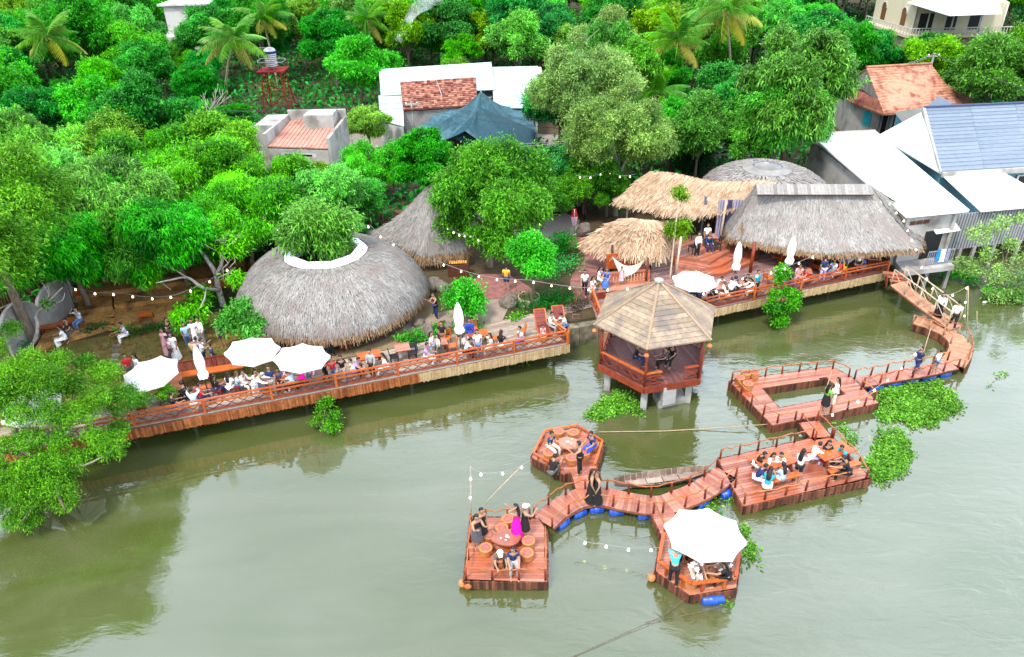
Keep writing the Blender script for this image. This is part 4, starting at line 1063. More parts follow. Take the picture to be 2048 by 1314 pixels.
# --- cream villa top right
h = thing('villa', 'cream two storey villa with arched windows and a white terrace canopy', 'house', tuple(P(1850, 60, ZL)))
zb, zt2 = 4.4, 8.2
w0, w1, w2 = P(1744, 42, zb), P(1822, 68, zb), P(2010, 64, zb)
wallbox(h, [w0, w1, w1 + Vector((8, 9, 0)), w0 + Vector((8, 11, 0))], ZL, zt2 + 1.5, WALLCREAM)
wallbox(h, [w1 + Vector((.05, .6, 0)), w2 + Vector((0, .9, 0)), w2 + Vector((2, 7, 0)), w1 + Vector((6, 9.5, 0))], ZL, zt2 - .3, WALLCREAM, 'rear_wall')
for f in (.12, .62):
    q = MB(); a, b_ = Vector(w0), Vector(w1); d = (b_ - a).normalized(); n_ = Vector((d.y, -d.x, 0)); c = a.lerp(b_, f + .13); hw = .62
    prof = [(-hw, 5.0), (hw, 5.0), (hw, 6.6)] + [(hw * math.cos(t_), 6.6 + hw * 1.1 * math.sin(t_)) for t_ in [math.pi * k / 8 for k in range(1, 8)]] + [(-hw, 6.6)]
    o = MB(); o.hexa([(c.x + d.x * x + n_.x * -.05, c.y + d.y * x + n_.y * -.05, z) for x, z in prof], [(c.x + d.x * x + n_.x * .04, c.y + d.y * x + n_.y * .04, z) for x, z in prof])
    win = o.build('arched_window', M('brown_shutter', px(120, 78, 30), px(150, 100, 45), noise=.2), h)
    q = MB()
    for k in range(9):
        t0, t1 = math.pi * k / 9, math.pi * (k + 1) / 9
        q.beam((c.x + d.x * hw * 1.1 * math.cos(t0) + n_.x * .06, c.y + d.y * hw * 1.1 * math.cos(t0) + n_.y * .06, 6.6 + hw * 1.2 * math.sin(t0)), (c.x + d.x * hw * 1.1 * math.cos(t1) + n_.x * .06, c.y + d.y * hw * 1.1 * math.cos(t1) + n_.y * .06, 6.6 + hw * 1.2 * math.sin(t1)), .12)
    q.build('arch_trim', WALLWHITE, win)
q = MB(); cp = [P(1815, 4, zt2), P(1990, -30, zt2 + .4), P(2004, 26, zt2 - .2), P(1900, 30, zt2 - .2)]; slab(q, cp, .12); q.build('canopy', METALWHITE, h)
for x, y in ((1898, 70), (1850, 66), (1955, 68), (2000, 64)):
    p = P(x, y, zb); q = MB(); q.tube([(p.x, p.y, ZL), (p.x, p.y, zt2 - .2)], .1, 8); q.build('post', WALLWHITE, h)
q = MB(); q.prism([w0 - Vector((1.5, 1.2, 0)), w1 + Vector((-1, -1.5, 0)), w2 + Vector((0, -1.5, 0)), w2 + Vector((0, .8, 0)), w1 + Vector((0, .5, 0)), w0 + Vector((-.2, .3, 0))], zb - .3, zb); q.build('terrace_slab', WALLCREAM, h)
q = MB(); a, b_, c = w0 - Vector((1.5, 1.2, 0)), w1 + Vector((-1, -1.5, 0)), w2 + Vector((0, -1.5, 0)); zv = Vector((0, 0, 1))
for p0, p1, nn in ((a, b_, 16), (b_, c, 34)):
    q.beam(p0 + zv * .9, p1 + zv * .9, .1)
    for i in range(nn): q.beam(p0.lerp(p1, i / nn), p0.lerp(p1, i / nn) + zv * .9, .07)
q.build('balustrade', WALLWHITE, h)
for f0, f1 in ((.05, .25), (.35, .5), (.6, .75)): window(h, w1 + Vector((.05, .6, 0)), w2 + Vector((0, .9, 0)), f0, f1, 4.6, 6.9)
origin_at(h)

# --- white house top left
h = thing('white_house', 'white walled house half buried in trees in the upper left', 'house', tuple(P(350, 90, ZL)))
a = P(325, 12, 9.0); b_ = P(415, 10, 9.0)
wallbox(h, [a, b_, b_ + Vector((0, 7, 0)), a + Vector((0, 7, 0))], ZL, 9.0, WALLWHITE); q = MB(); q.prism([a + Vector((-.6, -.4, 0)), b_ + Vector((.5, -.4, 0)), b_ + Vector((.5, 7.4, 0)), a + Vector((-.6, 7.4, 0))], 9.0, 9.25); q.build('roof_slab', WALLWHITE, h)
l0, l1 = P(290, 78, 5.2), P(420, 68, 5.2); wallbox(h, [l0, l1, l1 + Vector((0, 6, 0)), l0 + Vector((0, 6, 0))], ZL, 5.2, WALLWHITE, 'annex'); window(h, a, b_, .5, .75, 6.6, 8.2); origin_at(h)

# --- flat roofed house with faded pink roofs
h = thing('flat_house', 'weathered concrete house with two faded pink tin roofs', 'house', tuple(P(610, 330, ZL)))
zt = 5.6
A, B, Cc, D = P(580, 240, zt), P(688, 238, zt), P(655, 296, zt - .5), P(535, 292, zt - .5)
q = MB(); slab(q, [A, B, Cc, D], .1); ribs(q, A, B, Cc, D, 14, .04); q.build('roof', PINKROOF, h)
cc = cen([A, B, Cc, D]); wallbox(h, [A + Vector((.1, 0, 0)), B, Cc, D], ZL, zt - .7, CONC_LT)
q = MB(); q.prism([(A.x - .1, A.y + .02), (B.x + .2, B.y + .02), (B.x + .2, B.y + .25), (A.x - .1, A.y + .25)], zt - .5, zt + .8); q.prism([(B.x + .02, B.y), (B.x + .25, B.y), (Cc.x + .25, Cc.y), (Cc.x + .02, Cc.y)], ZL, zt + .25); q.prism([(A.x - .25, A.y), (A.x - .02, A.y), (D.x - .02, D.y), (D.x - .25, D.y)], zt - .8, zt + .45); q.build('parapet', CONC_LT, h)
s = P(545, 240, zt + .2); q = MB(); q.prism([(s.x - .9, s.y - 2.2), (s.x + 1.0, s.y - 2.2), (s.x + 1.3, s.y + 1.2), (s.x - .7, s.y + 1.2)], ZL, zt + .35); q.build('stair_block', CONC_LT, h)
s = P(640, 222, zt + 1); q = MB(); q.prism([(s.x - 1.2, s.y - 1), (s.x + 1.2, s.y - 1), (s.x + 1.2, s.y + 1), (s.x - 1.2, s.y + 1)], zt - .5, zt + .9); q.build('roof_box', CONC_LT, h)
lo2 = [D + Vector((.3, -.3, -1.3)), Cc + Vector((-.1, -.3, -1.3)), P(645, 330, 3.5), P(545, 332, 3.5)]
q = MB(); slab(q, lo2, .08); ribs(q, lo2[0], lo2[1], lo2[2], lo2[3], 12, .035); q.build('porch_roof', PINKROOF, h)
wallbox(h, [lo2[0] + Vector((.2, 0, 0)), lo2[1] + Vector((-.2, 0, 0)), lo2[2] + Vector((-.2, .2, 0)), lo2[3] + Vector((.2, .2, 0))], ZL, 3.35, WALLCREAM, 'porch_wall')
window(h, lo2[3], lo2[2], .2, .5, 1.5, 3.0, frame=BROWNWOOD); window(h, D, Cc, .2, .8, 4.3, 4.6)
origin_at(h)

# --- pale tin roofed house with the mottled tile patch
h = thing('tin_house', 'wide house with pale tin roofs around a mottled red tile roof', 'house', tuple(P(900, 240, ZL)))
zt = 6.0
A, B = P(758, 138, zt), P(982, 124, zt + .3); Cc, D = P(990, 178, zt - .9), P(762, 190, zt - .9)
q = MB(); slab(q, [A, B, Cc, D], .08); ribs(q, A, B, Cc, D, 16, .04); q.build('roof', METALCYAN, h)
E0, E1, E2, E3 = P(984, 134, zt - .2), P(1075, 132, zt - .2), P(1075, 215, zt - 1.6), P(988, 215, zt - 1.6)
q = MB(); slab(q, [E0, E1, E2, E3], .08); ribs(q, E0, E1, E2, E3, 7, .04); q.build('side_roof', METALCYAN, h)
L0, L1, L2, L3 = P(757, 191, zt - 1), P(805, 188, zt - 1), P(808, 252, zt - 2), P(760, 240, zt - 2)
q = MB(); slab(q, [L0, L1, L2, L3], .08); q.build('lean_to_roof', METALCYAN, h)
T_ = [P(800, 164, zt - .35), P(952, 154, zt - .35), P(955, 210, zt - 1.45), P(806, 219, zt - 1.45)]
q = MB(); slab(q, T_, .12); courses(q, T_[0], T_[1], T_[2], T_[3], 15, .07, m_=26); q.build('tile_roof', TILE_RED, h)
q = MB(); m0, m1 = P(872, 158, zt + .1), P(884, 192, zt - .8); q.tube([m0, m1], .05, 6); q.build('pipe', CONC_LT, h)
w_ = T_[3] + Vector((0, .2, 0)), T_[2] + Vector((0, .2, 0)), Cc + Vector((0, 1, 0)), B + Vector((0, -.5, 0)), A + Vector((.3, -.5, 0)), D + Vector((.3, .3, 0))
wallbox(h, w_, ZL, zt - 1.7, CONC); wallbox(h, [E3 + Vector((.2, .3, 0)), E2 + Vector((0, .3, 0)), E1, E0], ZL, zt - 1.8, WALLWHITE, 'side_wall')
wallbox(h, [L3, L2 + Vector((-.2, .2, 0)), L1, L0], ZL, zt - 2.2, WALLWHITE, 'lean_to_wall')
origin_at(h)
t = thing('shed', 'small white roofed shed at the back right of the tin roofed house', 'shed', tuple(P(1060, 190, ZL))); r_ = [P(1028, 136, 5.8), P(1082, 134, 5.8), P(1084, 148, 5.2), P(1038, 152, 5.2)]
q = MB(); slab(q, r_, .08); q.build('roof', METALWHITE, t); wallbox(t, [p.lerp(cen(r_), .08) for p in r_], ZL, 5.0, CONC_LT); window(t, r_[3], r_[2], .2, .85, 3.6, 4.7); origin_at(t)
# --- blue shade net
t = thing('shade_net', 'dark blue green shade net tented on a pole in front of the tin roofed house', 'net', tuple(P(950, 280, ZL)))
pk = P(962, 182, 6.3); edge = [P(826, 258, 3.4), P(845, 282, 2.6), P(930, 262, 3.8), P(1000, 290, 2.2), P(1070, 282, 2.6), P(1072, 238, 4.0), P(1050, 205, 4.6), P(880, 215, 4.3)]
q = MB(); n = len(edge); RN = 7
for i in range(n):
    a, b_ = edge[i], edge[(i + 1) % n]
    for j in range(RN):
        for k in range(6):
            def f(s, u):
                e = a.lerp(b_, u); e.z -= .35 * math.sin(u * math.pi); p = pk.lerp(e, s); p.z -= 1.5 * math.sin(s * math.pi) * (.55 + .45 * math.sin(u * math.pi)); return p
            q.face([f(j / RN, k / 6), f((j + 1) / RN, k / 6), f((j + 1) / RN, (k + 1) / 6), f(j / RN, (k + 1) / 6)])
q.build('net', NETTING, t)
q = MB(); q.tube([(pk.x, pk.y, ZL), pk], .06, 7); q.build('pole', POLEWOOD, t)
fold = MB(); ff = [P(962, 215, 5.0), P(1000, 240, 3.9), P(1070, 260, 3.3), P(1060, 300, 2.2), P(1000, 296, 2.0), P(900, 275, 3.0)]
c_ = ff[0]
for i in range(1, 5): fold.face([c_, ff[i], ff[i].lerp(ff[i + 1], .5) - Vector((0, 0, .3)), ff[i + 1]])
fold.build('net_fold', M('dark_net', px(36, 74, 92), px(52, 100, 118), noise=.2), t)
origin_at(t)
# low white garden roof behind the mid trees
t = thing('entrance_roof', 'small white canopy roof over the entrance behind the trees', 'canopy', tuple(P(1110, 440, ZL))); r_ = [P(1062, 372, 3.8), P(1168, 357, 3.8), P(1174, 384, 3.4), P(1064, 396, 3.4)]
q = MB(); slab(q, r_, .08); q.build('roof', METALWHITE, t)
for p in r_: q = MB(); pp = p.lerp(cen(r_), .06); q.tube([(pp.x, pp.y, ZL), (pp.x, pp.y, 3.4)], .05, 6); q.build('post', BROWNWOOD, t)
origin_at(t)
q = MB(); a, b_ = P(1040, 440, ZL), P(1155, 412, ZL); q.beam(a + Vector((0, 0, .8)), b_ + Vector((0, 0, .8)), .15, 1.6); tag(q.build('garden_wall', CONC_LT), 'plain pale grey wall behind the entrance yard', 'wall')

# --- water tower
t = thing('water_tower', 'red steel tower carrying a striped steel water tank', 'water tower', tuple(P(560, 225, ZL)))
c = P(561, 222, ZL); zp = 5.7; wb_, wt_ = 1.45, .95
q = MB(); cs = [(-1, -1), (1, -1), (1, 1), (-1, 1)]
for x, y in cs: q.beam((c.x + x * wb_, c.y + y * wb_, ZL), (c.x + x * wt_, c.y + y * wt_, zp), .11)
q.build('leg_frame', RUSTRED, t)
q = MB()
for k in range(4):
    (x0, y0), (x1, y1) = cs[k], cs[(k + 1) % 4]
    for f0, f1 in ((0, .5), (.5, 1)):
        w0_, w1_ = wb_ + (wt_ - wb_) * f0, wb_ + (wt_ - wb_) * f1; za, zb_ = ZL + (zp - ZL) * f0, ZL + (zp - ZL) * f1
        q.beam((c.x + x0 * w0_, c.y + y0 * w0_, za), (c.x + x1 * w1_, c.y + y1 * w1_, zb_), .06); q.beam((c.x + x1 * w0_, c.y + y1 * w0_, za), (c.x + x0 * w1_, c.y + y0 * w1_, zb_), .06)
        q.beam((c.x + x0 * w1_, c.y + y0 * w1_, zb_), (c.x + x1 * w1_, c.y + y1 * w1_, zb_), .07)
q.build('brace', RUSTRED, t)
q = MB(); q.box((c.x, c.y, zp + .06), (2.9, 2.6, .1)); q.build('platform', M('red_platform', px(190, 40, 45), None, noise=.15), t)
q = MB(); pr = [(.5, .0), (.5, .02)]
for k in range(9): pr += [(.63, .08 + k * .19), (.67, .15 + k * .19), (.63, .22 + k * .19)]
pr += [(.56, 1.84), (.34, 1.98), (.12, 2.04)]
q.lathe(pr, (c.x, c.y, zp + .35), 20); tk = q.build('tank', STEEL, t); tk.data.polygons.foreach_set('use_smooth', [False] * len(tk.data.polygons))
q = MB(); q.lathe([(.685, 0), (.685, .16)], (c.x, c.y, zp + 1.8), 20); q.build('blue_stripe', BLUEBAND, tk)
q = MB()
for k in range(4): a = k * math.pi / 2 + .6; q.beam((c.x + .45 * math.cos(a), c.y + .45 * math.sin(a), zp + .1), (c.x + .45 * math.cos(a), c.y + .45 * math.sin(a), zp + .36), .06)
q.build('tank_stand', STEEL, t)
q = MB(); q.tube([(c.x + 1.5 * math.cos(a), c.y + 1.3 * math.sin(a), zp + 1.0 + .1 * math.sin(3 * a)) for a in [2 * math.pi * k / 12 for k in range(13)]], .04, 6); q.tube([(c.x - 1.2, c.y - .2, zp), (c.x - 1.2, c.y - .2, zp + 2.4), (c.x - .4, c.y, zp + 2.3), (c.x - .2, c.y, zp + 2.1)], .04, 6); q.build('pipe_ring', STEEL, t, kind=None)
origin_at(t)
# ---------------------------------------------------------------- trees: tapered trunks and limbs, crowns of thousands of leaves
def leaves(centers, dirs, L, Wd, rng, droop=.25, fold=True, flat=.45):
    """diamond leaves folded along the midrib: centers (n,3), dirs (n,3)"""
    n = len(centers); d = dirs / (np.linalg.norm(dirs, axis=1, keepdims=True) + 1e-9)
    up = np.tile(np.array([0, 0, 1.0]), (n, 1)) + rng.normal(0, flat, (n, 3))
    s = np.cross(d, up); s /= np.linalg.norm(s, axis=1, keepdims=True) + 1e-9
    nn = np.cross(s, d)
    l = (L * rng.uniform(.65, 1.3, n))[:, None]; w = (Wd * rng.uniform(.7, 1.25, n))[:, None]
    tip = centers + d * l - np.array([0, 0, 1.0]) * (droop * l * rng.uniform(.2, 1, (n, 1)))
    mid = centers + d * l * .45 + nn * l * .06
    V = np.stack([centers, mid + s * w / 2, tip, mid - s * w / 2], 1).reshape(-1, 3)
    return V
def lumps(rng, n, rad, flat_bottom=.35):
    """lobe centres inside an uneven ellipsoid crown"""
    out = []
    while len(out) < n:
        p = rng.uniform(-1, 1, 3)
        if np.dot(p, p) > 1 or p[2] < -flat_bottom: continue
        if np.dot(p, p) < .12 and rng.random() < .7: continue
        out.append(p)
    return np.array(out) * np.array(rad)
def crown_mesh(name, mat, seed, rad, nl, lobe_r, clumps, per, L, Wd, droop=.3, lobe_var=.35, flat=.45, spread=.5, up_bias=.3, tonevar=.2, lobes=None, clr=.22, flat_bottom=.62):
    rng = np.random.default_rng(seed)
    Lc = lumps(rng, nl, rad, flat_bottom) if lobes is None else np.array(lobes, float)
    C, T = [], []
    for c in Lc:
        r = lobe_r * float(np.clip(math.exp(rng.normal(-.08, lobe_var * .8)), .35, 1.6)); k = int(clumps * (r / lobe_r) ** 2) + 4
        q = rng.normal(0, 1, (k, 3)); q[:, 2] += up_bias; q /= np.linalg.norm(q, axis=1, keepdims=True)
        C.append(c + q * r * rng.uniform(.55, 1.05, (k, 1)) * np.array([1, 1, .8])); T.append(np.full(k, rng.normal(0, tonevar * .6)) + rng.normal(0, .2, k))
    C = np.concatenate(C); T = np.concatenate(T)
    if lobes is None:                                   # sky holes and stray sprays break the outline
        keep = np.ones(len(C), bool); top = np.abs(C - Lc.mean(0)).max(0)
        for _ in range(16):
            hc = rng.normal(0, 1, 3); hc[2] = abs(hc[2]) * .8 - .2; hc /= np.linalg.norm(hc); hc = Lc.mean(0) + hc * top * rng.uniform(.75, 1.0)
            keep &= np.linalg.norm((C - hc) * np.array([1, 1, 1.2]), axis=1) > lobe_r * rng.uniform(.35, .75)
        C, T = C[keep], T[keep]; ns = len(C) // 14
        s_ = C[rng.integers(0, len(C), ns)]; o_ = s_ - Lc.mean(0); o_ /= np.linalg.norm(o_, axis=1, keepdims=True) + 1e-9
        C = np.concatenate([C, s_ + o_ * rng.uniform(.15, .6, (ns, 1))]); T = np.concatenate([T, rng.normal(.12, .2, ns)])
    n = len(C)
    cc = np.repeat(C, per, 0); t = np.repeat(T, per)
    outw = cc - Lc.mean(0) * np.array([1, 1, .6]); outw /= np.linalg.norm(outw, axis=1, keepdims=True) + 1e-9
    d = rng.normal(0, 1, (len(cc), 3)) + outw * spread + np.array([0, 0, .15]); d /= np.linalg.norm(d, axis=1, keepdims=True)
    pos = cc + d * L * .35 * rng.random((len(cc), 1)) + rng.normal(0, clr, cc.shape) * np.array([1, 1, .7])
    V = leaves(pos, d, L, Wd, rng, droop, flat=flat)
    F = np.arange(len(V)).reshape(-1, 4)
    vals = np.clip(.46 + t + rng.normal(0, .24, len(F)), 0, 1)
    o = np_mesh(name, V, F, vals, mat); me = o.data; bpy.data.objects.remove(o)
    return me, Lc
def trunk_mesh(name, mat, seed, h, r, tips, lean=(0, 0), fork=.55, n=8, bend=.15):
    """trunk from the origin to height fork*h, then limbs to the tips"""
    rr = random.Random(seed); q = MB()
    f = Vector((lean[0] * fork, lean[1] * fork, h * fork))
    path = [Vector((0, 0, -.3)), Vector((rr.uniform(-bend, bend), rr.uniform(-bend, bend), h * fork * .35)) + Vector((lean[0], lean[1], 0)) * .2, Vector((lean[0] * fork * .6, lean[1] * fork * .6, h * fork * .7)), f]
    path = smooth(path, 3); k = len(path); q.tube(path, [r * (1.25 - .6 * i / k) for i in range(k)], n)
    for t in tips:
        t = Vector(t); st = path[-1 - rr.randrange(3)]; m1 = st.lerp(t, .4) + Vector((rr.uniform(-.3, .3), rr.uniform(-.3, .3), .25 * (t - st).length * rr.uniform(.2, .8)))
        pp = smooth([st, m1, t], 3); q.tube(pp, [r * .55 * (1 - .8 * i / len(pp)) for i in range(len(pp))], 6)
        for _ in range(2):
            j = rr.randrange(2, len(pp)); e = pp[j] + Vector((rr.uniform(-1, 1), rr.uniform(-1, 1), rr.uniform(.1, .9))) * (t - st).length * .3
            q.tube([pp[j], pp[j].lerp(e, .5) + Vector((0, 0, .1)), e], [r * .25, r * .15, r * .06], 5)
    o = q.build(name, mat); me = o.data; bpy.data.objects.remove(o); return me
class Kind:
    def __init__(s, mat, seed, h, rad, nl, lobe_r, clumps, per, L, Wd, bark=None, r=.16, lean=(0, 0), droop=.3, **kw):
        s.crown, lb = crown_mesh('crown', mat, seed, rad, nl, lobe_r, clumps, per, L, Wd, droop, **kw)
        s.h = h; tips = [(c[0] * .8 + lean[0], c[1] * .8 + lean[1], h + c[2] * .8) for c in lb[::max(1, len(lb) // 7)]]
        s.trunk = trunk_mesh('trunk', bark or BARK, seed, h, r, tips, lean); s.lean = lean
    def put(s, name, label, loc, rz=0, sc=1.0, group=None, cat='tree', zsc=None):
        root = thing(name, label, cat, loc, rz, group); root.scale = (sc * wr.uniform(.88, 1.14), sc * wr.uniform(.88, 1.14), zsc or sc * wr.uniform(.9, 1.12))
        a = bpy.data.objects.new('trunk', s.trunk); link(a, root)
        b_ = bpy.data.objects.new('crown', s.crown); link(b_, root); b_.location = (s.lean[0], s.lean[1], s.h)
        return root
def at_crown(x, y, z, zbase=ZL):
    """foot of a tree whose crown centre shows at pixel (x, y), z above the river"""
    p = P(x, y, z); return Vector((p.x, p.y, zbase))
# kinds used in the wood behind (crown about 3.5 m across the radius)
WOOD = [
    Kind(LEAF_MANGO, 101, 5.6, (3.1, 3.1, 2.1), 24, .95, 215, 11, .26, .10, lobe_var=.5, clr=.12),
    Kind(LEAF_DEEP, 102, 6.2, (2.9, 2.9, 2.6), 22, .95, 215, 11, .25, .11, lobe_var=.5, clr=.12),
    Kind(LEAF_YEL, 103, 5.2, (3.1, 3.1, 1.8), 22, .85, 200, 11, .24, .10, lobe_var=.5, clr=.12),
    Kind(LEAF_MANGO, 104, 6.4, (3.4, 3.4, 2.5), 26, 1.0, 215, 11, .32, .09, droop=.6, lobe_var=.5, clr=.12),
    Kind(LEAF_DEEP, 105, 5.2, (3.2, 3.2, 2.1), 24, .85, 210, 11, .22, .11, lobe_var=.55, clr=.11),
    Kind(LEAF_LIME, 106, 5.0, (2.7, 2.7, 1.9), 19, .88, 200, 11, .26, .11, lobe_var=.5, clr=.12),
    Kind(LEAF_GREY, 107, 5.6, (2.9, 2.9, 2.1), 20, .85, 170, 10, .22, .08, bark=BARK_PALE, lobe_var=.5, clr=.12),
]
WLAB = ['broad mid green bushy tree in the dense wood behind the houses', 'deep green rounded tree in the dense wood behind the houses', 'yellowish green loose tree in the dense wood behind the houses',
        'tall spreading mid green tree with hanging leaves in the wood behind', 'low deep green tree with small leaves in the dense wood behind', 'bright lime green tree standing out in the wood behind', 'greyish thin leaved tree in the dense wood behind']
WGR = ['broad green trees of the wood', 'deep green trees of the wood', 'yellowish trees of the wood', 'tall spreading trees of the wood', 'low deep green trees of the wood', 'lime green trees of the wood', 'greyish trees of the wood']
WNAME = ['broadleaf_tree', 'broadleaf_tree', 'broadleaf_tree', 'mango_tree', 'broadleaf_tree', 'broadleaf_tree', 'broadleaf_tree']
# footprints to keep free: houses and yards (photo outline at roof height)
KEEP = [(P(870, 200, 5), 11.5), (P(1010, 200, 4), 9.0), (P(610, 280, 4), 6.0), (P(600, 320, 2), 4.2), (P(1810, 190, 5), 9.5), (P(1960, 270, 5), 13), (P(1740, 340, 4), 8.5), (P(1840, 380, 4), 8), (P(1870, 30, 6), 17), (P(350, 50, 6), 8),
        (P(1600, 430, 4), 10), (P(1390, 400, 4), 6.5), (P(1530, 350, 4), 6), (P(1270, 480, 3), 5.0), (P(860, 460, 3), 5), (P(664, 596, 2.5), 7.8), (P(1100, 440, 2), 4), (P(2000, 400, 4), 9), (P(560, 190, 3), 3.2), (P(960, 285, 2), 6), (P(1770, 90, 5), 7),(P(1120,500,1.5),5)]
def Q(w):
    v = Vector(w) - Vector((0, 0, CAM_H)); Z = v.dot(_F)
    return 1024 + FPX * v.dot(_R) / Z, 657 - FPX * v.dot(_U) / Z, Z
# things seen over the wood: photo boxes (x0, y0, x1, y1) and their distance
SIGHT = [(528, 100, 595, 205, P(561, 222, ZL).y), (522, 215, 700, 325, P(600, 300, 4).y), (760, 125, 1085, 262, P(900, 215, 4).y), (1690, 105, 1930, 250, P(1800, 225, 4).y), (1738, 0, 1995, 58, P(1850, 50, 4.4).y), (325, 0, 412, 85, P(360, 60, 6).y), (60, 35, 135, 150, P(95, 75, 9.2).y), (415, 45, 515, 140, P(466, 80, 9.6).y), (1310, 45, 1400, 120, P(1355, 85, 8.5).y), (1405, 0, 1500, 130, P(1452, 24, 11).y), (1285, 140, 1340, 200, P(1310, 190, 3.8).y), (775, 0, 880, 80, P(800, 70, 7).y)]
def hides(p, h, r):
    x, y, Z = Q((p.x, p.y, p.z + h)); rp = FPX * r / Z
    for x0, y0, x1, y1, d in SIGHT:
        if p.y < d and x + rp * .85 > x0 and x - rp * .85 < x1 and y + rp > y0 and y - rp * .75 < y1: return True
    return False
wr = random.Random(5); placed = []
def free(p, r):
    for q_, k in KEEP:
        if (p.x - q_.x) ** 2 + (p.y - q_.y) ** 2 < (k + r * .6) ** 2: return False
    for q_, k in placed:
        if (p.x - q_.x) ** 2 + (p.y - q_.y) ** 2 < (.6 * (k + r)) ** 2: return False
    return True
def tone_pick(x, y):
    k = math.sin(x * .09 + 1) + math.sin(y * .07 + x * .03)
    w = [4, 3, 1.4, 3, 2.5, 1.2, .5]
    if k > .6: w = [3, 1, 3, 3, 1, 2, 1]
    if k < -.6: w = [2, 5, .5, 2, 4, .7, .2]
    return wr.choices(range(7), w)[0]
# ---- named trees near the river first, so the wood leaves room for them
NEAR = []
def near(kind, name, label, x, y, z, sc=1.0, rz=None, zsc=None, foot=None, cat='tree', r=3.4, group=None):
    zsc = zsc or sc; p = at_crown(x, y, ZL + kind.h * zsc); placed.append((p, r * sc))
    return kind.put(name, label, (p.x, p.y, ZL), wr.uniform(0, 6.28) if rz is None else rz, sc, group, cat, zsc)
MANGO = Kind(LEAF_MANGO, 201, 3.9, (3.2, 3.2, 1.9), 26, .9, 165, 13, .28, .062, droop=.7, spread=.6, tonevar=.24, lobe_var=.5, clr=.10)
MANGO2 = Kind(LEAF_MANGO, 202, 4.3, (3.5, 3.3, 2.2), 28, .9, 165, 13, .28, .062, droop=.7, spread=.6, tonevar=.26, lobe_var=.5, clr=.10)
YELL = Kind(LEAF_YEL, 203, 4.3, (3.0, 3.0, 2.0), 22, .85, 190, 11, .2, .075, lobe_var=.5, clr=.11)
CENT = Kind(LEAF_CENT, 208, 3.5, (2.8, 2.6, 2.2), 28, .8, 190, 11, .19, .07, tonevar=.24, clr=.11, flat_bottom=.8, lobe_var=.5)
near(MANGO, 'mango_tree', 'glossy mango tree above the curved grey wall on the left', 170, 455, 5.0, 1.12)
near(MANGO2, 'mango_tree', 'broad mango tree overhanging the brown terraces, left of the bare limbed tree', 285, 405, 5.8, 1.1)
near(MANGO, 'mango_tree', 'mango tree hanging over the left rim of the huge round hut', 490, 440, 5.2, .92)
near(MANGO2, 'mango_tree', 'mango tree rising behind the bare limbed tree', 420, 375, 6.3, 1.02)
near(MANGO2, 'mango_tree', 'mango tree at the left frame edge above the stick fence', 55, 410, 5.8, 1.1)
near(MANGO, 'mango_tree', 'mango tree just below the pink roofed concrete house', 560, 375, 5.0, .9)
near(YELL, 'broadleaf_tree', 'yellow tipped tree between the mangos and the pink roofed house', 440, 310, 6.0, 1.05)
near(YELL, 'broadleaf_tree', 'yellow tipped tree in the left middle of the mango grove', 210, 320, 6.2, 1.1)
near(MANGO, 'mango_tree', 'mango tree in front of the dark gap with the utility pole', 320, 330, 6.0, 1.1)
near(MANGO2, 'mango_tree', 'mango tree at the far left edge of the grove', 70, 310, 6.4, 1.15)
near(WOOD[5], 'broadleaf_tree', 'bright dome shaped tree in front of the dark gap on the left', 275, 222, 6.5, .9)
near(MANGO, 'mango_tree', 'mango tree squeezed between shade net and tall thatched hut', 745, 330, 4.6, .72)
near(MANGO2, 'mango_tree', 'mango tree leaning over the tall thatched hut from the left', 690, 400, 4.6, .62)
near(MANGO2, 'mango_tree', 'mango tree reaching down over the left end of the topmost terrace', 130, 490, 4.6, 1.0)
near(MANGO, 'mango_tree', 'mango tree whose lowest leaves touch the string of bulbs over the terraces', 250, 478, 4.7, .98)
near(MANGO2, 'mango_tree', 'mango tree behind the white forked limbs, nearest the back wall', 345, 470, 4.9, .9)
near(MANGO, 'mango_tree', 'mango tree tucked between round hut rim and the bare limbed tree', 460, 430, 5.0, .8)
near(MANGO2, 'mango_tree', 'small mango tree behind the tree growing through the round hut', 620, 405, 5.2, .85)
near(YELL, 'broadleaf_tree', 'yellow tipped tree above the round hut, under the pink roofed house', 660, 375, 4.6, .62)
near(CENT, 'broadleaf_tree', 'yellow green tree dipping over the pale yard wall', 1085, 400, 4.3, .62)
near(CENT, 'broadleaf_tree', 'yellow green tree touching the left corner of the straw canopy', 1215, 372, 4.6, .66)
near(WOOD[5], 'broadleaf_tree', 'light green tree filling the bend of the road above the round bush', 1345, 250, 5.0, .8)
near(WOOD[0], 'broadleaf_tree', 'green tree closing the gap between road and tall mango on the right', 1480, 270, 4.2, .8)
near(WOOD[1], 'broadleaf_tree', 'dark green tree in front of the blue shade net', 850, 318, 4.6, .66)
# tree growing out of the round hut
gk = Kind(LEAF_MANGO, 207, 5.1, (1.3, 1.0, 1.3), 16, .6, 170, 8, .28, .07, r=.12, droop=.7, flat_bottom=.7)
gk.put('mango_tree', 'leafy tree growing up through the open crown of the round hut', (cx - .3, cy + .25, ZL), .4, 1.0)
placed.append((Vector((cx, cy, 0)), 6))
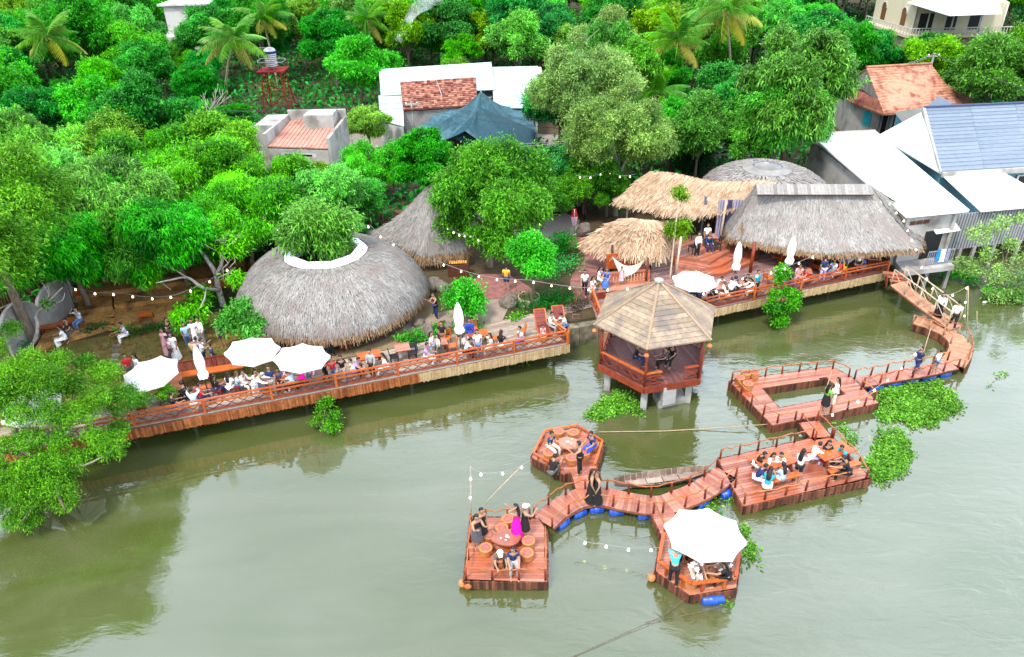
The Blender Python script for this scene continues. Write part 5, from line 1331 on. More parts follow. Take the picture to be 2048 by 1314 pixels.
# flowering yellow-green tree in the centre
near(CENT, 'broadleaf_tree', 'spreading yellow green tree hung with bulbs over the garden centre', 975, 398, 4.7, 1.12, zsc=1.3)
near(CENT, 'broadleaf_tree', 'lower yellow green tree over the entrance to the right of the bulb hung one', 1172, 355, 4.8, .8)
near(WOOD[1], 'broadleaf_tree', 'dense dark tree trailing down beside the entrance yard', 1105, 345, 4.4, .55)
GRY = Kind(LEAF_GREY, 209, 6.0, (3.4, 3.4, 2.9), 30, .9, 180, 10, .19, .065, clr=.12, bark=BARK_PALE, tonevar=.22, flat_bottom=.6, lobe_var=.5)
near(GRY, 'broadleaf_tree', 'tall greyish airy tree covering the right end of the tin house', 1180, 170, 7.8, 1.22)
near(GRY, 'broadleaf_tree', 'greyish airy tree in front of the tall grey one', 1240, 265, 6.2, 1.02)
near(WOOD[4], 'broadleaf_tree', 'dark leaved tree at the right edge of the blue shade net', 1120, 205, 6.5, .95)
near(YELL, 'broadleaf_tree', 'olive tree leaning over the road left of the straw canopy', 1215, 300, 4.6, .85)
near(WOOD[3], 'mango_tree', 'big full mango tree to the left of the orange tiled house', 1590, 165, 7.5, 1.25)
near(WOOD[3], 'mango_tree', 'mango tree below the big full one, above the road', 1560, 225, 5.8, .95)
near(WOOD[0], 'broadleaf_tree', 'layered green tree overhanging the road behind the straw canopy', 1400, 262, 4.6, .85)
near(WOOD[5], 'broadleaf_tree', 'light green tree beside the road left of the round pale hut', 1340, 275, 4.4, .7)
near(WOOD[2], 'broadleaf_tree', 'yellow green tree standing in front of the tin house lean-to', 735, 245, 4.2, .62)
near(WOOD[5], 'broadleaf_tree', 'bright green tree rising left of the tin roofed house', 715, 125, 7.0, 1.05)
near(WOOD[0], 'broadleaf_tree', 'full green tree in the upper right beside the villa canopy', 1995, 142, 6.2, 1.05)
near(WOOD[1], 'broadleaf_tree', 'dark green tree in front of the villa terrace', 1850, 112, 4.6, .72)
near(WOOD[0], 'broadleaf_tree', 'round green tree below the arched villa windows', 1756, 92, 4.6, .6)
near(WOOD[1], 'broadleaf_tree', 'dark tree in front of the white house in the upper left', 420, 62, 8.2, 1.0)
DB = Kind(LEAF_DARKBUSH, 210, 1.7, (1.5, 1.5, .9), 12, .6, 160, 6, .2, .08, r=.1)
near(DB, 'round_bush', 'dark green round clipped bush behind the straw canopy', 1392, 318, 2.8, 1.0, cat='bush', r=1.8)
TALL = Kind(LEAF_FEATHER, 215, 8.9, (3.3, 3.1, 3.2), 26, 1.05, 190, 9, .2, .06, r=.24, lean=(1.6, -2.6), flat_bottom=.8)
for lab, x, y, sc in (('tall feathery tree on the left bank whose reflection fills the lower left water', -25.6, 29.2, 1.0), ('second tall feathery tree on the left bank, farther from the water', -26.2, 34.4, 1.02), ('third tall feathery tree on the left bank, half outside the left edge', -28.5, 31.5, .95)):
    TALL.put('broadleaf_tree', lab, (x, y, ZL), .3 * x * 0, sc); placed.append((Vector((x, y, 0)), 2.5))
# small bright garden trees
def lobed(mat, seed, h, lobes, lr, **kw): return Kind(mat, seed, h, (1, 1, 1), 0, lr, 190, 7, .15, .07, lobes=lobes, droop=.25, clr=.1, **kw)
BALL = Kind(LEAF_LIME, 211, 1.25, (.75, .75, .6), 14, .42, 170, 7, .14, .075, r=.07, droop=.2, clr=.08)
near(BALL, 'garden_tree', 'round bright green garden tree between the deck and the court', 931, 598, 2.6, 1.12, r=1.3)
NIWA = lobed(LEAF_LIME, 212, 3.0, [(-.75, 0, .1), (-.2, -.5, -.25), (.45, -.1, .2), (.1, .5, .55), (.8, .35, -.1), (-.3, .3, .4), (.35, -.55, -.4), (-.7, .35, .35)], .5, r=.08)
near(NIWA, 'garden_tree', 'bright green tiered garden tree in a round slatted tub', 1066, 514, 4.6, 1.1, r=1.6, rz=.3)
# the white limbed half bare tree
wt = thing('bare_limbed_tree', 'half bare tree with white forked limbs beside the round hut', 'tree', tuple(P(447, 612, ZL)))
base = P(447, 612, ZL); q = MB()
def limb(pix, r0, r1, n=7):
    pts = smooth([P(x, y, z) for x, y, z in pix], 4); q.tube(pts, [r0 + (r1 - r0) * i / (len(pts) - 1) for i in range(len(pts))], n); return pts
limb([(447, 612, ZL), (436, 575, 2.4), (432, 548, 3.2), (415, 520, 4.0), (395, 495, 4.9), (380, 492, 5.3), (335, 500, 5.2)], .2, .04)
limb([(438, 580, 2.3), (405, 575, 3.0), (375, 555, 3.6), (340, 560, 3.9), (312, 566, 4.1)], .12, .03)
limb([(432, 550, 3.2), (445, 520, 4.2), (440, 490, 5.0), (455, 470, 5.6)], .12, .03)
limb([(434, 556, 3.0), (460, 545, 3.7), (470, 535, 4.2)], .07, .02)
limb([(395, 497, 4.9), (385, 470, 5.6), (360, 450, 6.1)], .06, .02)
limb([(412, 580, 2.8), (408, 600, 2.8), (395, 622, 2.6), (372, 645, 2.5)], .06, .02)
limb([(375, 556, 3.6), (350, 540, 4.3), (320, 530, 4.7)], .05, .015)
limb([(340, 500, 5.2), (320, 515, 5.2), (300, 505, 5.4)], .04, .012)
rr_ = random.Random(4)
for _ in range(26):
    x, y = rr_.uniform(300, 470), rr_.uniform(480, 580); z = 2.6 + (600 - y) / 40
    a = P(x, y, z); q.tube([a, a + Vector((rr_.uniform(-.5, .5), rr_.uniform(-.4, .4), rr_.uniform(.1, .5))), a + Vector((rr_.uniform(-.9, .9), rr_.uniform(-.6, .6), rr_.uniform(.2, .9)))], [.025, .016, .006], 5)
q.build('trunk', BARK_PALE, wt)
def leafcloud(root, mat, seed, pix, r, clumps, per=7, L=.3, Wd=.085, droop=.6, name='crown', clr=.16, **kw):
    lob = [tuple(P(x, y, z) - Vector((0, 0, 0))) for x, y, z in pix]
    me, _ = crown_mesh(name, mat, seed, (1, 1, 1), 0, r, clumps, per, L, Wd, droop, lobes=lob, clr=clr, **kw)
    o = bpy.data.objects.new(name, me); link(o, root); return o
leafcloud(wt, LEAF_MANGO, 31, [(350, 480, 5.6), (420, 478, 5.4), (465, 490, 5.0), (310, 520, 4.8), (300, 548, 4.0), (395, 622, 2.4), (470, 560, 3.8), (400, 590, 2.6), (372, 640, 2.3), (430, 455, 6.0), (330, 455, 6.2)], .55, 60)
origin_at(wt)
# shrubby tree with drooping leaves by the parasols
ft = thing('young_mango_tree', 'young mango tree leaning over the second parasol in front of the round hut', 'tree', tuple(P(488, 690, ZL)))
q = MB()
limb([(488, 690, ZL), (490, 668, 2.2), (486, 650, 2.9)], .07, .03); limb([(489, 670, 2.1), (500, 655, 2.8), (515, 645, 3.1)], .04, .015); limb([(489, 672, 2.1), (470, 655, 2.7), (455, 640, 3.0)], .04, .015); q.build('trunk', BARK, ft)
leafcloud(ft, LEAF_MANGO, 33, [(460, 632, 3.2), (485, 620, 3.4), (512, 645, 3.1), (495, 655, 2.7), (500, 668, 3.4), (455, 650, 2.9)], .42, 70, L=.26, Wd=.075); origin_at(ft)
# --- the overhanging waterside tree in the lower left
mt_ = thing('waterside_tree', 'feathery yellow green tree hanging over the river in the lower left', 'tree', tuple(P(40, 905, ZL)))
q = MB()
limb([(40, 905, ZL), (70, 880, 2.4), (120, 860, 3.4), (170, 850, 4.0)], .22, .05); limb([(40, 905, ZL), (30, 860, 2.6), (60, 790, 4.2), (110, 740, 5.4)], .2, .04)
limb([(48, 900, 1.5), (80, 930, 2.0), (110, 980, 2.0), (130, 1020, 1.6)], .14, .03); limb([(40, 905, 1.3), (0, 900, 2.4), (-60, 880, 3.6)], .16, .04); limb([(90, 940, 2.1), (170, 930, 2.4), (225, 900, 2.6)], .08, .02)
limb([(60, 800, 4.0), (10, 740, 5.4), (-30, 690, 6.0)], .1, .03); limb([(100, 965, 2.0), (60, 1020, 1.5), (40, 1050, .9)], .06, .02)
q.build('trunk', BARK, mt_)
px_l = [(20, 660, 5.6), (-20, 700, 5.8), (60, 720, 5.6), (20, 760, 5.2), (120, 720, 5.2), (90, 770, 5.0), (150, 770, 4.6), (190, 800, 4.2), (240, 800, 3.6), (150, 830, 4.0), (100, 830, 4.4), (40, 830, 4.6), (-10, 800, 5.0), (60, 880, 3.6), (120, 880, 3.4), (180, 870, 3.2),
        (215, 890, 2.6), (10, 890, 3.6), (-20, 940, 3.2), (50, 940, 2.8), (100, 930, 2.6), (150, 920, 2.4), (110, 975, 1.9), (60, 990, 1.8), (20, 980, 2.2), (130, 1000, 1.5), (30, 1040, .9), (-10, 1010, 1.6), (60, 1035, .9), (-50, 870, 4), (-60, 760, 5.4), (235, 860, 2.6), (170, 730, 4.6), (210, 750, 4.2), (330, 785, 2.4), (280, 800, 2.8)]
leafcloud(mt_, LEAF_FEATHER, 35, px_l, .62, 170, per=16, L=.125, Wd=.034, droop=.35, clr=.10, tonevar=.22)
origin_at(mt_)
# --- waterside bushes
def bush(name, label, x, y, lob, r, mat, seed, clumps=150, L=.15, Wd=.08, z=0, cat='bush', stems=5, per=7):
    p = P(x, y, z); root = thing(name, label, cat, tuple(p)); q = MB(); rr = random.Random(seed)
    for k in range(stems):
        t = lob[k % len(lob)]; e = P(*t); m_ = p.lerp(e, .5) + Vector((rr.uniform(-.2, .2), rr.uniform(-.2, .2), .1)); q.tube([p + Vector((0, 0, -.4)), m_, e], [.04, .028, .012], 6)
    q.build('stem', BARK, root); leafcloud(root, mat, seed, lob, r, clumps, per=per, L=L, Wd=Wd, droop=.3, name='foliage', clr=.09, tonevar=.2); origin_at(root); return root
bush('mangrove_bush', 'small green mangrove bush rising from the water under the long deck', 650, 862, [(640, 820, .9), (668, 832, .7), (630, 843, .5), (662, 852, .35), (652, 806, 1.2), (645, 835, .6)], .24, LEAF_MANGO, 61, 42, L=.13, Wd=.06)
bush('mangrove_tree', 'leafy tree growing from the water in front of the long hut deck', 1552, 655, [(1560, 560, 2.6), (1575, 585, 2.1), (1550, 590, 2.0), (1585, 605, 1.6), (1545, 615, 1.4), (1570, 615, 1.3), (1560, 640, .6), (1565, 545, 2.9), (1590, 590, 1.8)], .42, LEAF_MANGO, 62, 90, L=.15, cat='tree')
bush('mangrove_tree', 'twiggy grey green mangrove hiding the corrugated shed at the right edge', 2000, 590, [(1960, 470, 3.6), (2000, 450, 4.1), (2040, 440, 4.4), (2080, 470, 4.0), (2020, 490, 3.2), (1975, 510, 2.4), (2040, 520, 2.4), (1950, 540, 1.4), (2000, 550, 1.4), (2060, 560, 1.5), (1990, 590, .5), (2030, 590, .4), (1930, 530, 1.2), (2090, 520, 2.6)], .62, LEAF_GREY, 63, 75, L=.15, cat='tree', stems=14, per=6)
bush('mangrove_bush', 'green leafy clump at the foot of the right hand mangrove', 1985, 585, [(1975, 582, .3), (2005, 585, .3), (1930, 550, .5), (1900, 545, .4), (1945, 560, .3), (2035, 590, .3)], .33, LEAF_LIME, 64, 60, L=.16)
# thin tree at the straw canopy
t = thing('thin_tree', 'thin pale stemmed tree standing before the straw canopy', 'tree', tuple(P(1340, 558, ZD))); q = MB()
limb([(1340, 558, ZD), (1346, 500, 3.0), (1352, 445, 4.6), (1358, 400, 5.6)], .07, .025); q.build('trunk', POLEWOOD, t)
leafcloud(t, LEAF_YEL, 66, [(1345, 455, 4.2), (1362, 452, 4.2), (1358, 470, 3.7), (1340, 462, 4.0), (1358, 385, 5.9), (1365, 395, 5.6), (1368, 458, 4)], .26, 36, L=.2, Wd=.07); origin_at(t)
# dead tree
def bare(label, x, y, h, seed):
    p = P(x, y, ZL); t = thing('dead_tree', label, 'tree', tuple(p)); global q; q = MB(); rr = random.Random(seed)
    def grow(a, d, L_, r, dep):
        b_ = a + d * L_; q.tube([a, a.lerp(b_, .5) + Vector((rr.uniform(-.1, .1), rr.uniform(-.1, .1), 0)) * L_, b_], [r, r * .85, r * .65], 6)
        if dep:
            for _ in range(3): grow(b_ if rr.random() < .7 else a.lerp(b_, .6), (d + Vector((rr.uniform(-.8, .8), rr.uniform(-.6, .6), rr.uniform(-.1, .5)))).normalized(), L_ * rr.uniform(.55, .85), r * .55, dep - 1)
    grow(p, Vector((0, 0, 1)), h, .14, 3); q.build('trunk', BARK_PALE, t); origin_at(t)
bare('bare white dead tree in the dark gap left of the pink roofed house', 432, 300, 2.4, 3)
t = thing('bare_tree', 'bent bare branched tree in front of the curved grey wall', 'tree', tuple(P(45, 705, ZL))); q = MB()
limb([(45, 705, ZL), (70, 680, 1.8), (75, 650, 2.6), (72, 630, 3.1), (90, 610, 3.7), (110, 590, 4.2), (125, 575, 4.6)], .12, .03); limb([(90, 610, 3.7), (98, 588, 4.2), (95, 570, 4.6)], .05, .015); limb([(110, 606, 3.8), (125, 600, 4.0), (130, 585, 4.3)], .04, .012); limb([(70, 668, 2.1), (66, 700, 1.9), (72, 715, 1.4)], .04, .012)
limb([(98, 588, 4.2), (80, 560, 4.8), (55, 545, 5.2), (32, 560, 5.2)], .035, .012); limb([(55, 545, 5.2), (60, 525, 5.6)], .025, .008)
q.build('trunk', BARK_PALE, t); leafcloud(t, LEAF_MANGO, 67, [(97, 607, 3.8)], .2, 20, L=.2); origin_at(t)

# ---- palms
def palm_meshes(seed, mat):
    rr = np.random.default_rng(seed); V = []; n = 52; q = MB(); Lf = 4.1
    pts = [Vector((Lf * t * (1 - .12 * t), 0, 1.0 * t - 2.1 * t * t)) for t in [i / 10 for i in range(11)]]
    q.v = .9; q.tube(pts, [.045 * (1 - .08 * i) for i in range(11)], 5); q.v = None
    for i in range(n):
        t = .14 + .86 * i / n; k = min(9, int(t * 10)); p = pts[k].lerp(pts[k + 1], t * 10 - k); l = .85 * math.sin(math.pi * min(1, .16 + t * .80)) + .12
        for s in (-1, 1):
            e = p + Vector((.42 * l, s * l * .72, -.85 * l * float(rr.uniform(.6, 1.3)))); w_ = Vector((.04, 0, .012))
            m_ = p.lerp(e, .5) + Vector((0, 0, .09 * l)); q.face([p - w_ * .6, p + w_ * .6, m_ + w_, m_ - w_], float(np.clip(rr.normal(.45, .22), 0, 1))); q.face([m_ - w_, m_ + w_, e + w_ * .2, e - w_ * .2], float(np.clip(rr.normal(.5, .22), 0, 1)))
    o = q.build('frond', mat); me = o.data; bpy.data.objects.remove(o); return me
PF = [palm_meshes(1, LEAF_PALM), palm_meshes(2, LEAF_PALM), palm_meshes(3, LEAF_PALM2)]
def palm(label, x, y, z, foot_px, fz=ZL, sc=1.0, nf=19, seed=0, nuts=True, lift=0.0, yellow=3):
    top = P(x, y, z); ft_ = P(*foot_px, fz) if foot_px else Vector((top.x + .5, top.y - .3, fz)); rr = random.Random(seed)
    if foot_px: ft_.y = top.y + (ft_.y - top.y) * .25
    t = thing('coconut_palm', label, 'palm', (ft_.x, ft_.y, fz)); placed.append((Vector((top.x, top.y, 0)), 1.8))
    q = MB(); d = top - ft_; path = smooth([ft_ - Vector((0, 0, .3)), ft_ + d * .35 + Vector((d.x * -.08, d.y * -.08, 0)), ft_ + d * .7 + Vector((d.x * -.06, 0, 0)), top], 4)
    q.tube([p - ft_ for p in path], [.17 - .09 * i / len(path) for i in range(len(path))], 8); q.build('trunk', BARK_PALM, t)
    for k in range(nf):
        tier = k / nf; o = bpy.data.objects.new('frond', PF[2] if k >= nf - yellow else PF[k % 2]); link(o, t); o.location = top - ft_
        o.rotation_euler = (rr.uniform(-.3, .3), R(-62 + 92 * tier + rr.uniform(-8, 8)) + lift, k * 2.4 + rr.uniform(-.25, .25)); s = sc * rr.uniform(.85, 1.1); o.scale = (s, s, s)
    if nuts:
        q = MB()
        for k in range(7): a = k * .9; c = top - ft_ + Vector((.22 * math.cos(a), .22 * math.sin(a), -.2 - .05 * (k % 3))); q.lathe([(.02, -.11), (.09, -.06), (.11, 0), (.08, .07), (.02, .1)], tuple(c), 8)
        q.build('coconuts', COCONUT, t)
palm('coconut palm with one long yellow frond near the upper left corner', 95, 75, 9.2, (100, 180), seed=1, sc=1.0)
palm('coconut palm with a curved bare stem left of the water tower', 466, 80, 9.6, (500, 190), seed=2, sc=.95)
palm('yellowing palm crown just above the water tower palm', 525, 35, 9.5, None, seed=3, sc=.9, yellow=6)
palm('coconut palm with upright dark fronds left of the tallest palm', 1355, 85, 8.5, (1352, 130), seed=4, sc=.95, lift=-.2)
palm('tall coconut palm with straight pale stem at upper centre right', 1452, 24, 11.0, (1440, 190), seed=5, sc=1.05, yellow=6)
palm('young stemless palm with arching fronds below the two tall palms', 1310, 190, 3.8, None, seed=6, sc=1.0, nf=11, nuts=False, lift=-.3, yellow=0)
palm('palm peering over the wood left of the smoke', 735, 40, 8.8, None, seed=7, sc=.9, nuts=False, yellow=1)
# ---- banana clump top left
bt_ = thing('banana_clump', 'clump of tall bright banana leaves in the upper left corner', 'plant', tuple(P(30, 60, ZL)))
q = MB(); rr_ = random.Random(8)
for k in range(26):
    b0 = P(30 + rr_.uniform(-45, 45), 55 + rr_.uniform(-20, 25), 4.5); a = rr_.uniform(0, 6.28); L_ = rr_.uniform(1.8, 2.8); pv = None
    for i in range(7):
        f = i / 6; p = b0 + Vector((math.cos(a) * f * L_ * .6, math.sin(a) * f * L_ * .6, L_ * (f - .55 * f * f) * 1.2)); w_ = .38 * math.sin(math.pi * (.1 + .88 * f)); s = Vector((-math.sin(a), math.cos(a), 0)) * w_
        if pv: q.face([pv[0], pv[1], p + s, p - s])
        pv = (p - s, p + s)
q.build('foliage', LEAF_LIME, bt_); q = MB()
for k in range(6): b0 = P(30 + rr_.uniform(-40, 40), 60, ZL); q.tube([b0, b0 + Vector((0, 0, 4.2))], [.16, .09], 7)
q.build('stem', LEAF_GREY, bt_); origin_at(bt_)

# ---- the wood
count = 0
for it in range(14000):
    if count >= 295: break
    y = 48 + (wr.random() ** .9) * 105; half = 10 + y * .74
    x = wr.uniform(-half, half); p = Vector((x, y, ZL))
    # keep the lane of the garden and decks free
    if y < P(1024 + x * 8, 320, ZL).y and -24 < x < 45 and y < 60 and x > -8: continue
    k = tone_pick(x, y); sc = wr.uniform(.82, 1.18) * (1.0 + max(0, y - 90) * .004)
    if x > 8 and y < 62: sc *= .75
    if not free(p, 3.3 * sc): continue
    if hides(p, WOOD[k].h * sc, 3.0 * sc):
        sc *= .55
        if hides(p, WOOD[k].h * sc, 3.0 * sc) or not free(p, 3.3 * sc): continue
    placed.append((p, 3.3 * sc)); count += 1
    WOOD[k].put(WNAME[k], WLAB[k], (x, y, ZL), wr.uniform(0, 6.28), sc, WGR[k])
print('wood trees', count)
# the far wood beyond, one mass
rng = np.random.default_rng(77); V = []
C = []
for k in range(900):
    y = rng.uniform(150, 330); x = rng.uniform(-1, 1) * (40 + y * .85); C.append((x, y, rng.uniform(4.5, 8)))
C = np.array(C); cc = np.repeat(C, 46, 0); d = rng.normal(0, 1, (len(cc), 3)); d[:, 2] = np.abs(d[:, 2]) * .7; d /= np.linalg.norm(d, axis=1, keepdims=True)
V = leaves(cc + d * np.array([3.4, 3.4, 2.6]), rng.normal(0, 1, cc.shape), 1.5, 1.0, rng, .3); F = np.arange(len(V)).reshape(-1, 4)
o = np_mesh('far_wood', V, F, np.clip(np.repeat(rng.normal(.4, .2, len(C)), 46) + rng.normal(0, .15, len(F)), 0, 1), LEAF_DEEP); tag(o, kind='stuff', label='far wood beyond the last trees one can tell apart', cat='wood')
# undergrowth between trees (nobody could count it)
n = 60000; X = rng.uniform(-1, 1, n); Y = 38 + rng.random(n) * 112; X = X * (10 + Y * .74)
ok = np.ones(n, bool)
for q_, k in KEEP: ok &= (X - q_.x) ** 2 + (Y - q_.y) ** 2 > (k * .82) ** 2
lim = np.interp(X, [s_.x for s_ in shore][::1], [s_.y + 9 for s_ in shore]) if all(shore[i].x < shore[i + 1].x for i in range(len(shore) - 1)) else np.full(n, 48)
gx0, gx1 = P(60, 560, ZL).x, P(1500, 420, ZL).x
ok &= (Y > np.where((X > gx0) & (X < gx1), lim + 6, lim))
X, Y = X[ok], Y[ok]; cc = np.stack([X, Y, ZL + rng.random(len(X)) * 1.0], 1)
d = rng.normal(0, 1, cc.shape); d[:, 2] = np.abs(d[:, 2]) + .4
V = leaves(cc, d, .8, .35, rng, .5); F = np.arange(len(V)).reshape(-1, 4)
o = np_mesh('undergrowth', V, F, np.clip(rng.normal(.35, .25, len(F)), 0, 1), LEAF_DEEP); tag(o, kind='stuff', label='leafy undergrowth between the trees', cat='undergrowth')
# ---------------------------------------------------------------- parasols
def parasol_open(label, x, y, foot, zf, r=1.42, tilt=(0, 0), rz=0.0, group='open white parasols'):
    f = P(*foot, zf); zc = zf + 1.9                     # canopy height: the pole stands on its foot and leans a little
    while P(x, y, zc).y > f.y + .05 and zc < zf + 3.0: zc += .03
    c = P(x, y, zc); t = thing('parasol', label, 'parasol', tuple(f), 0, group); h = zc - zf; lean = Vector((c.x - f.x, c.y - f.y, 0))
    q = MB(); n = 8; sub = 4
    def pt(k, s, f):           # sector k, along edge s, out f: cloth sags between the ribs
        a0, a1 = 2 * math.pi * k / n, 2 * math.pi * (k + 1) / n
        p0, p1 = Vector((math.cos(a0), math.sin(a0), 0)), Vector((math.cos(a1), math.sin(a1), 0)); p = p0.lerp(p1, s) * r * f
        sg = math.sin(math.pi * s); p *= 1 - .05 * sg * f
        return Vector((p.x, p.y, h + .34 - .5 * f ** 1.15 - .03 * sg * f))
    for k in range(n):
        for i in range(sub):
            for j in range(5):
                q.face([pt(k, i / sub, j / 5), pt(k, i / sub, (j + 1) / 5), pt(k, (i + 1) / sub, (j + 1) / 5), pt(k, (i + 1) / sub, j / 5)])
            a, b_ = pt(k, i / sub, 1), pt(k, (i + 1) / sub, 1); dz = Vector((0, 0, -.13)); q.face([a, a + dz, b_ + dz, b_])
    cn = q.build('canopy', WHITEFAB, t); cn.rotation_euler = (tilt[0], tilt[1], rz); cn.location = lean
    q = MB(); q.tube([(0, 0, .05), lean + Vector((0, 0, h + .3))], .03, 8); q.build('pole', DARKMETAL, t)
    for k in range(n):
        a = 2 * math.pi * k / n; q = MB(); q.beam((0, 0, h + .28), (math.cos(a) * r * .97, math.sin(a) * r * .97, h - .19), .022); q.build('rib', POLEWOOD, cn)
    q = MB(); q.lathe([(.3, 0), (.3, .06), (.08, .1), (.05, .22)], (0, 0, 0), 16); q.build('base', CONC_LT, t)
    q = MB(); q.lathe([(.03, 0), (.05, .05), (.02, .1)], (0, 0, h + .33), 8); q.build('finial', WHITEFAB, cn)
    return t
parasol_open('open white parasol partly veiled by branches over the left end of the lawn', 307, 736, (318, 800), ZD, 1.3, (R(5), R(-4)))
parasol_open('open white parasol with mango leaves resting on it beside the round hut', 497, 694, (511, 757), ZD, 1.3, (R(2), R(5)), .3)
parasol_open('open white parasol over the people on the middle of the long deck', 594, 710, (606, 768), ZD, 1.33, (R(-2), R(6)), .2)
parasol_open('open white parasol glimpsed through the feathery waterside tree', 62, 806, (80, 868), ZD, 1.25, (R(3), 0), .1)
parasol_open('open white parasol at the left end of the thatched hut deck', 1388, 556, (1388, 606), ZD, 1.25, (0, R(2)), .35)
parasol_open('big open white parasol on the many sided raft', 1410, 1066, (1408, 1140), ZR, 1.45, (R(-4), R(4)), .45)
def parasol_closed(label, x, y, zf, h=2.9):
    c = P(x, y, zf); t = thing('closed_parasol', label, 'parasol', tuple(c), rnd.uniform(0, 3), 'closed white parasols')
    q = MB(); fold = [.25, -.18, .1, -.22]
    q.lathe([(.05, h - 1.75), (.2, h - 1.68), (.23, h - 1.5), (.15, h - 1.3), (.19, h - 1.05), (.21, h - .8), (.17, h - .4), (.1, h - .1), (.03, h + .05)], (0, 0, 0), 16, fold=fold); q.build('furled_cloth', WHITEFAB, t)
    q = MB(); q.tube([(0, 0, .04), (0, 0, h - 1.5)], .028, 8); q.build('pole', DARKMETAL, t)
    q = MB(); q.lathe([(.32, 0), (.32, .06), (.1, .1), (.05, .25)], (0, 0, 0), 18); q.build('base', CONC_LT, t); return t
parasol_closed('furled white parasol among the benches at the left end of the deck', 420, 797, ZD)
parasol_closed('furled white parasol between two standing couples on the long deck', 922, 705, ZD)
parasol_closed('furled white parasol at the foot of the curving red steps', 1466, 575, ZD)
parasol_closed('furled white parasol in the middle of the thatched hut deck', 1571, 563, ZD)

# ---------------------------------------------------------------- furniture kinds (built at the origin, then placed)
def kind_chair(mat, seatm, back=True):
    t = thing('chair', '', 'chair'); q = MB(); q.box((0, 0, .44), (.44, .44, .04)); q.build('seat', seatm, t)
    for sx in (-1, 1):
        for sy in (-1, 1):
            q = MB(); q.beam((sx * .19, sy * .19, 0), (sx * .18, sy * .18, .43), .04); q.build('leg', mat, t)
    for sx in (-.19, .19): q = MB(); q.beam((sx, -.2, .44), (sx, -.27, .88), .04); q.build('back_post', mat, t)
    q = MB()
    for k in range(4): q.box((0, -.225 - .012 * k, .55 + .1 * k), (.36, .02, .06), tilt=-.15)
    q.build('back_slats', seatm, t, kind=None); return t
def kind_stool(mat, seatm):
    t = thing('stool', '', 'stool'); q = MB(); q.box((0, 0, .42), (.4, .36, .045)); q.build('seat', seatm, t)
    for sx in (-1, 1):
        for sy in (-1, 1): q = MB(); q.beam((sx * .17, sy * .15, 0), (sx * .15, sy * .13, .4), .045); q.build('leg', mat, t)
    q = MB(); q.box((0, .14, .2), (.3, .03, .04)); q.build('stretcher', mat, t); return t
def kind_table(mat, topm, sx=.9, sy=.7, h=.7):
    t = thing('table', '', 'table'); q = MB(); n = 6
    for k in range(n): q.box((0, (k + .5) * sy / n - sy / 2, h), (sx, sy / n - .008, .05))
    q.build('table_top', topm, t)
    for a in (-1, 1):
        for b_ in (-1, 1): q = MB(); q.box((a * (sx / 2 - .07), b_ * (sy / 2 - .07), h / 2 - .02), (.06, .06, h - .05)); q.build('leg', mat, t)
    q = MB(); q.box((0, 0, h - .06), (sx - .1, sy - .1, .06)); q.build('apron', mat, t); return t
def kind_bench(mat, L_=1.6):
    t = thing('bench', '', 'bench'); q = MB()
    for k in range(3): q.box((0, (k - 1) * .13, .43), (L_, .12, .045))
    q.build('seat', mat, t)
    for s in (-1, 1): q = MB(); q.box((s * (L_ / 2 - .18), 0, .2), (.08, .34, .4)); q.build('leg', REDWOOD_DK, t)
    return t
def kind_stoolround(mat, inner):
    t = thing('clay_stool', '', 'stool'); q = MB(); q.lathe([(.2, 0), (.23, .06), (.25, .3), (.26, .36), (.22, .38), (.19, .37)], (0, 0, 0), 18); q.build('drum', mat, t)
    q = MB(); q.lathe([(.185, .355), (.17, .385), (.02, .395)], (0, 0, 0), 16); q.build('seat', inner, t); return t
def kind_picnic():
    t = thing('picnic_table', '', 'picnic table')
    for nm, y, z, w in (('table_top', 0, .74, .8),):
        q = MB()
        for k in range(5): q.box((0, (k - 2) * .16, z), (1.6, .15, .05))
        q.build(nm, ORANGEWOOD, t)
    for s in (-1, 1):
        q = MB()
        for k in range(2): q.box((0, s * (.72 + .15 * (k - .5)), .44), (1.6, .14, .05))
        q.build('seat', ORANGEWOOD, t)
        q = MB(); x = s * .58; q.beam((x, -.62, 0), (x, -.22, .72), .08); q.beam((x, .62, 0), (x, .22, .72), .08); q.beam((x, -.85, .4), (x, .85, .4), .08); q.build('trestle', REDWOOD_DK, t)
    return t
def put(proto, label, x, y, z, rz=0.0, group=None, name=None, scale=None, used=set()):
    p = P(x, y, z)
    if id(proto) not in used: used.add(id(proto)); o = proto; o.location = p; o.rotation_euler = (0, 0, rz); o['label'] = label; 
    else: o = dup(proto, p, rz, label, None, scale)
    if group: o['group'] = group
    if scale is not None: o.scale = scale if not isinstance(scale, (int, float)) else (scale,) * 3
    if name:
        ks = ALLKIDS.pop(o.name, []); o.name = name; ALLKIDS[o.name] = ks
    return o
DA = .27                    # heading of the long deck
kc_or, kc_dk = kind_chair(ORANGEWOOD, ORANGEWOOD), kind_chair(BLACKISH, BLACKISH)
ks_m = kind_stool(MAROON, MAROON); kt_or = kind_table(REDWOOD_DK, ORANGEWOOD); kt_dk = kind_table(REDWOOD_DK, REDWOOD, .75, .75)
kb = kind_bench(ORANGEWOOD); kst = kind_stoolround(TERRACOTTA, M('stool_top', px(170, 120, 130), px(216, 120, 70))); kp = kind_picnic()
G = 'varnished tables on the long deck'
put(kt_dk, 'low reddish table at the left end of the deck beside the railing', 248, 832, ZD, DA, G)
put(ks_m, 'dark red slat stool beside the table at the left end of the railing', 287, 828, ZD, DA, 'maroon stools on the long deck')
put(kt_or, 'orange table behind the jacketed person at the left of the deck', 346, 785, ZD, DA, G, scale=(1.3, 1, 1))
put(kt_or, 'low orange table between the black shirted sitter and the railing', 345, 800, ZD, DA, G)
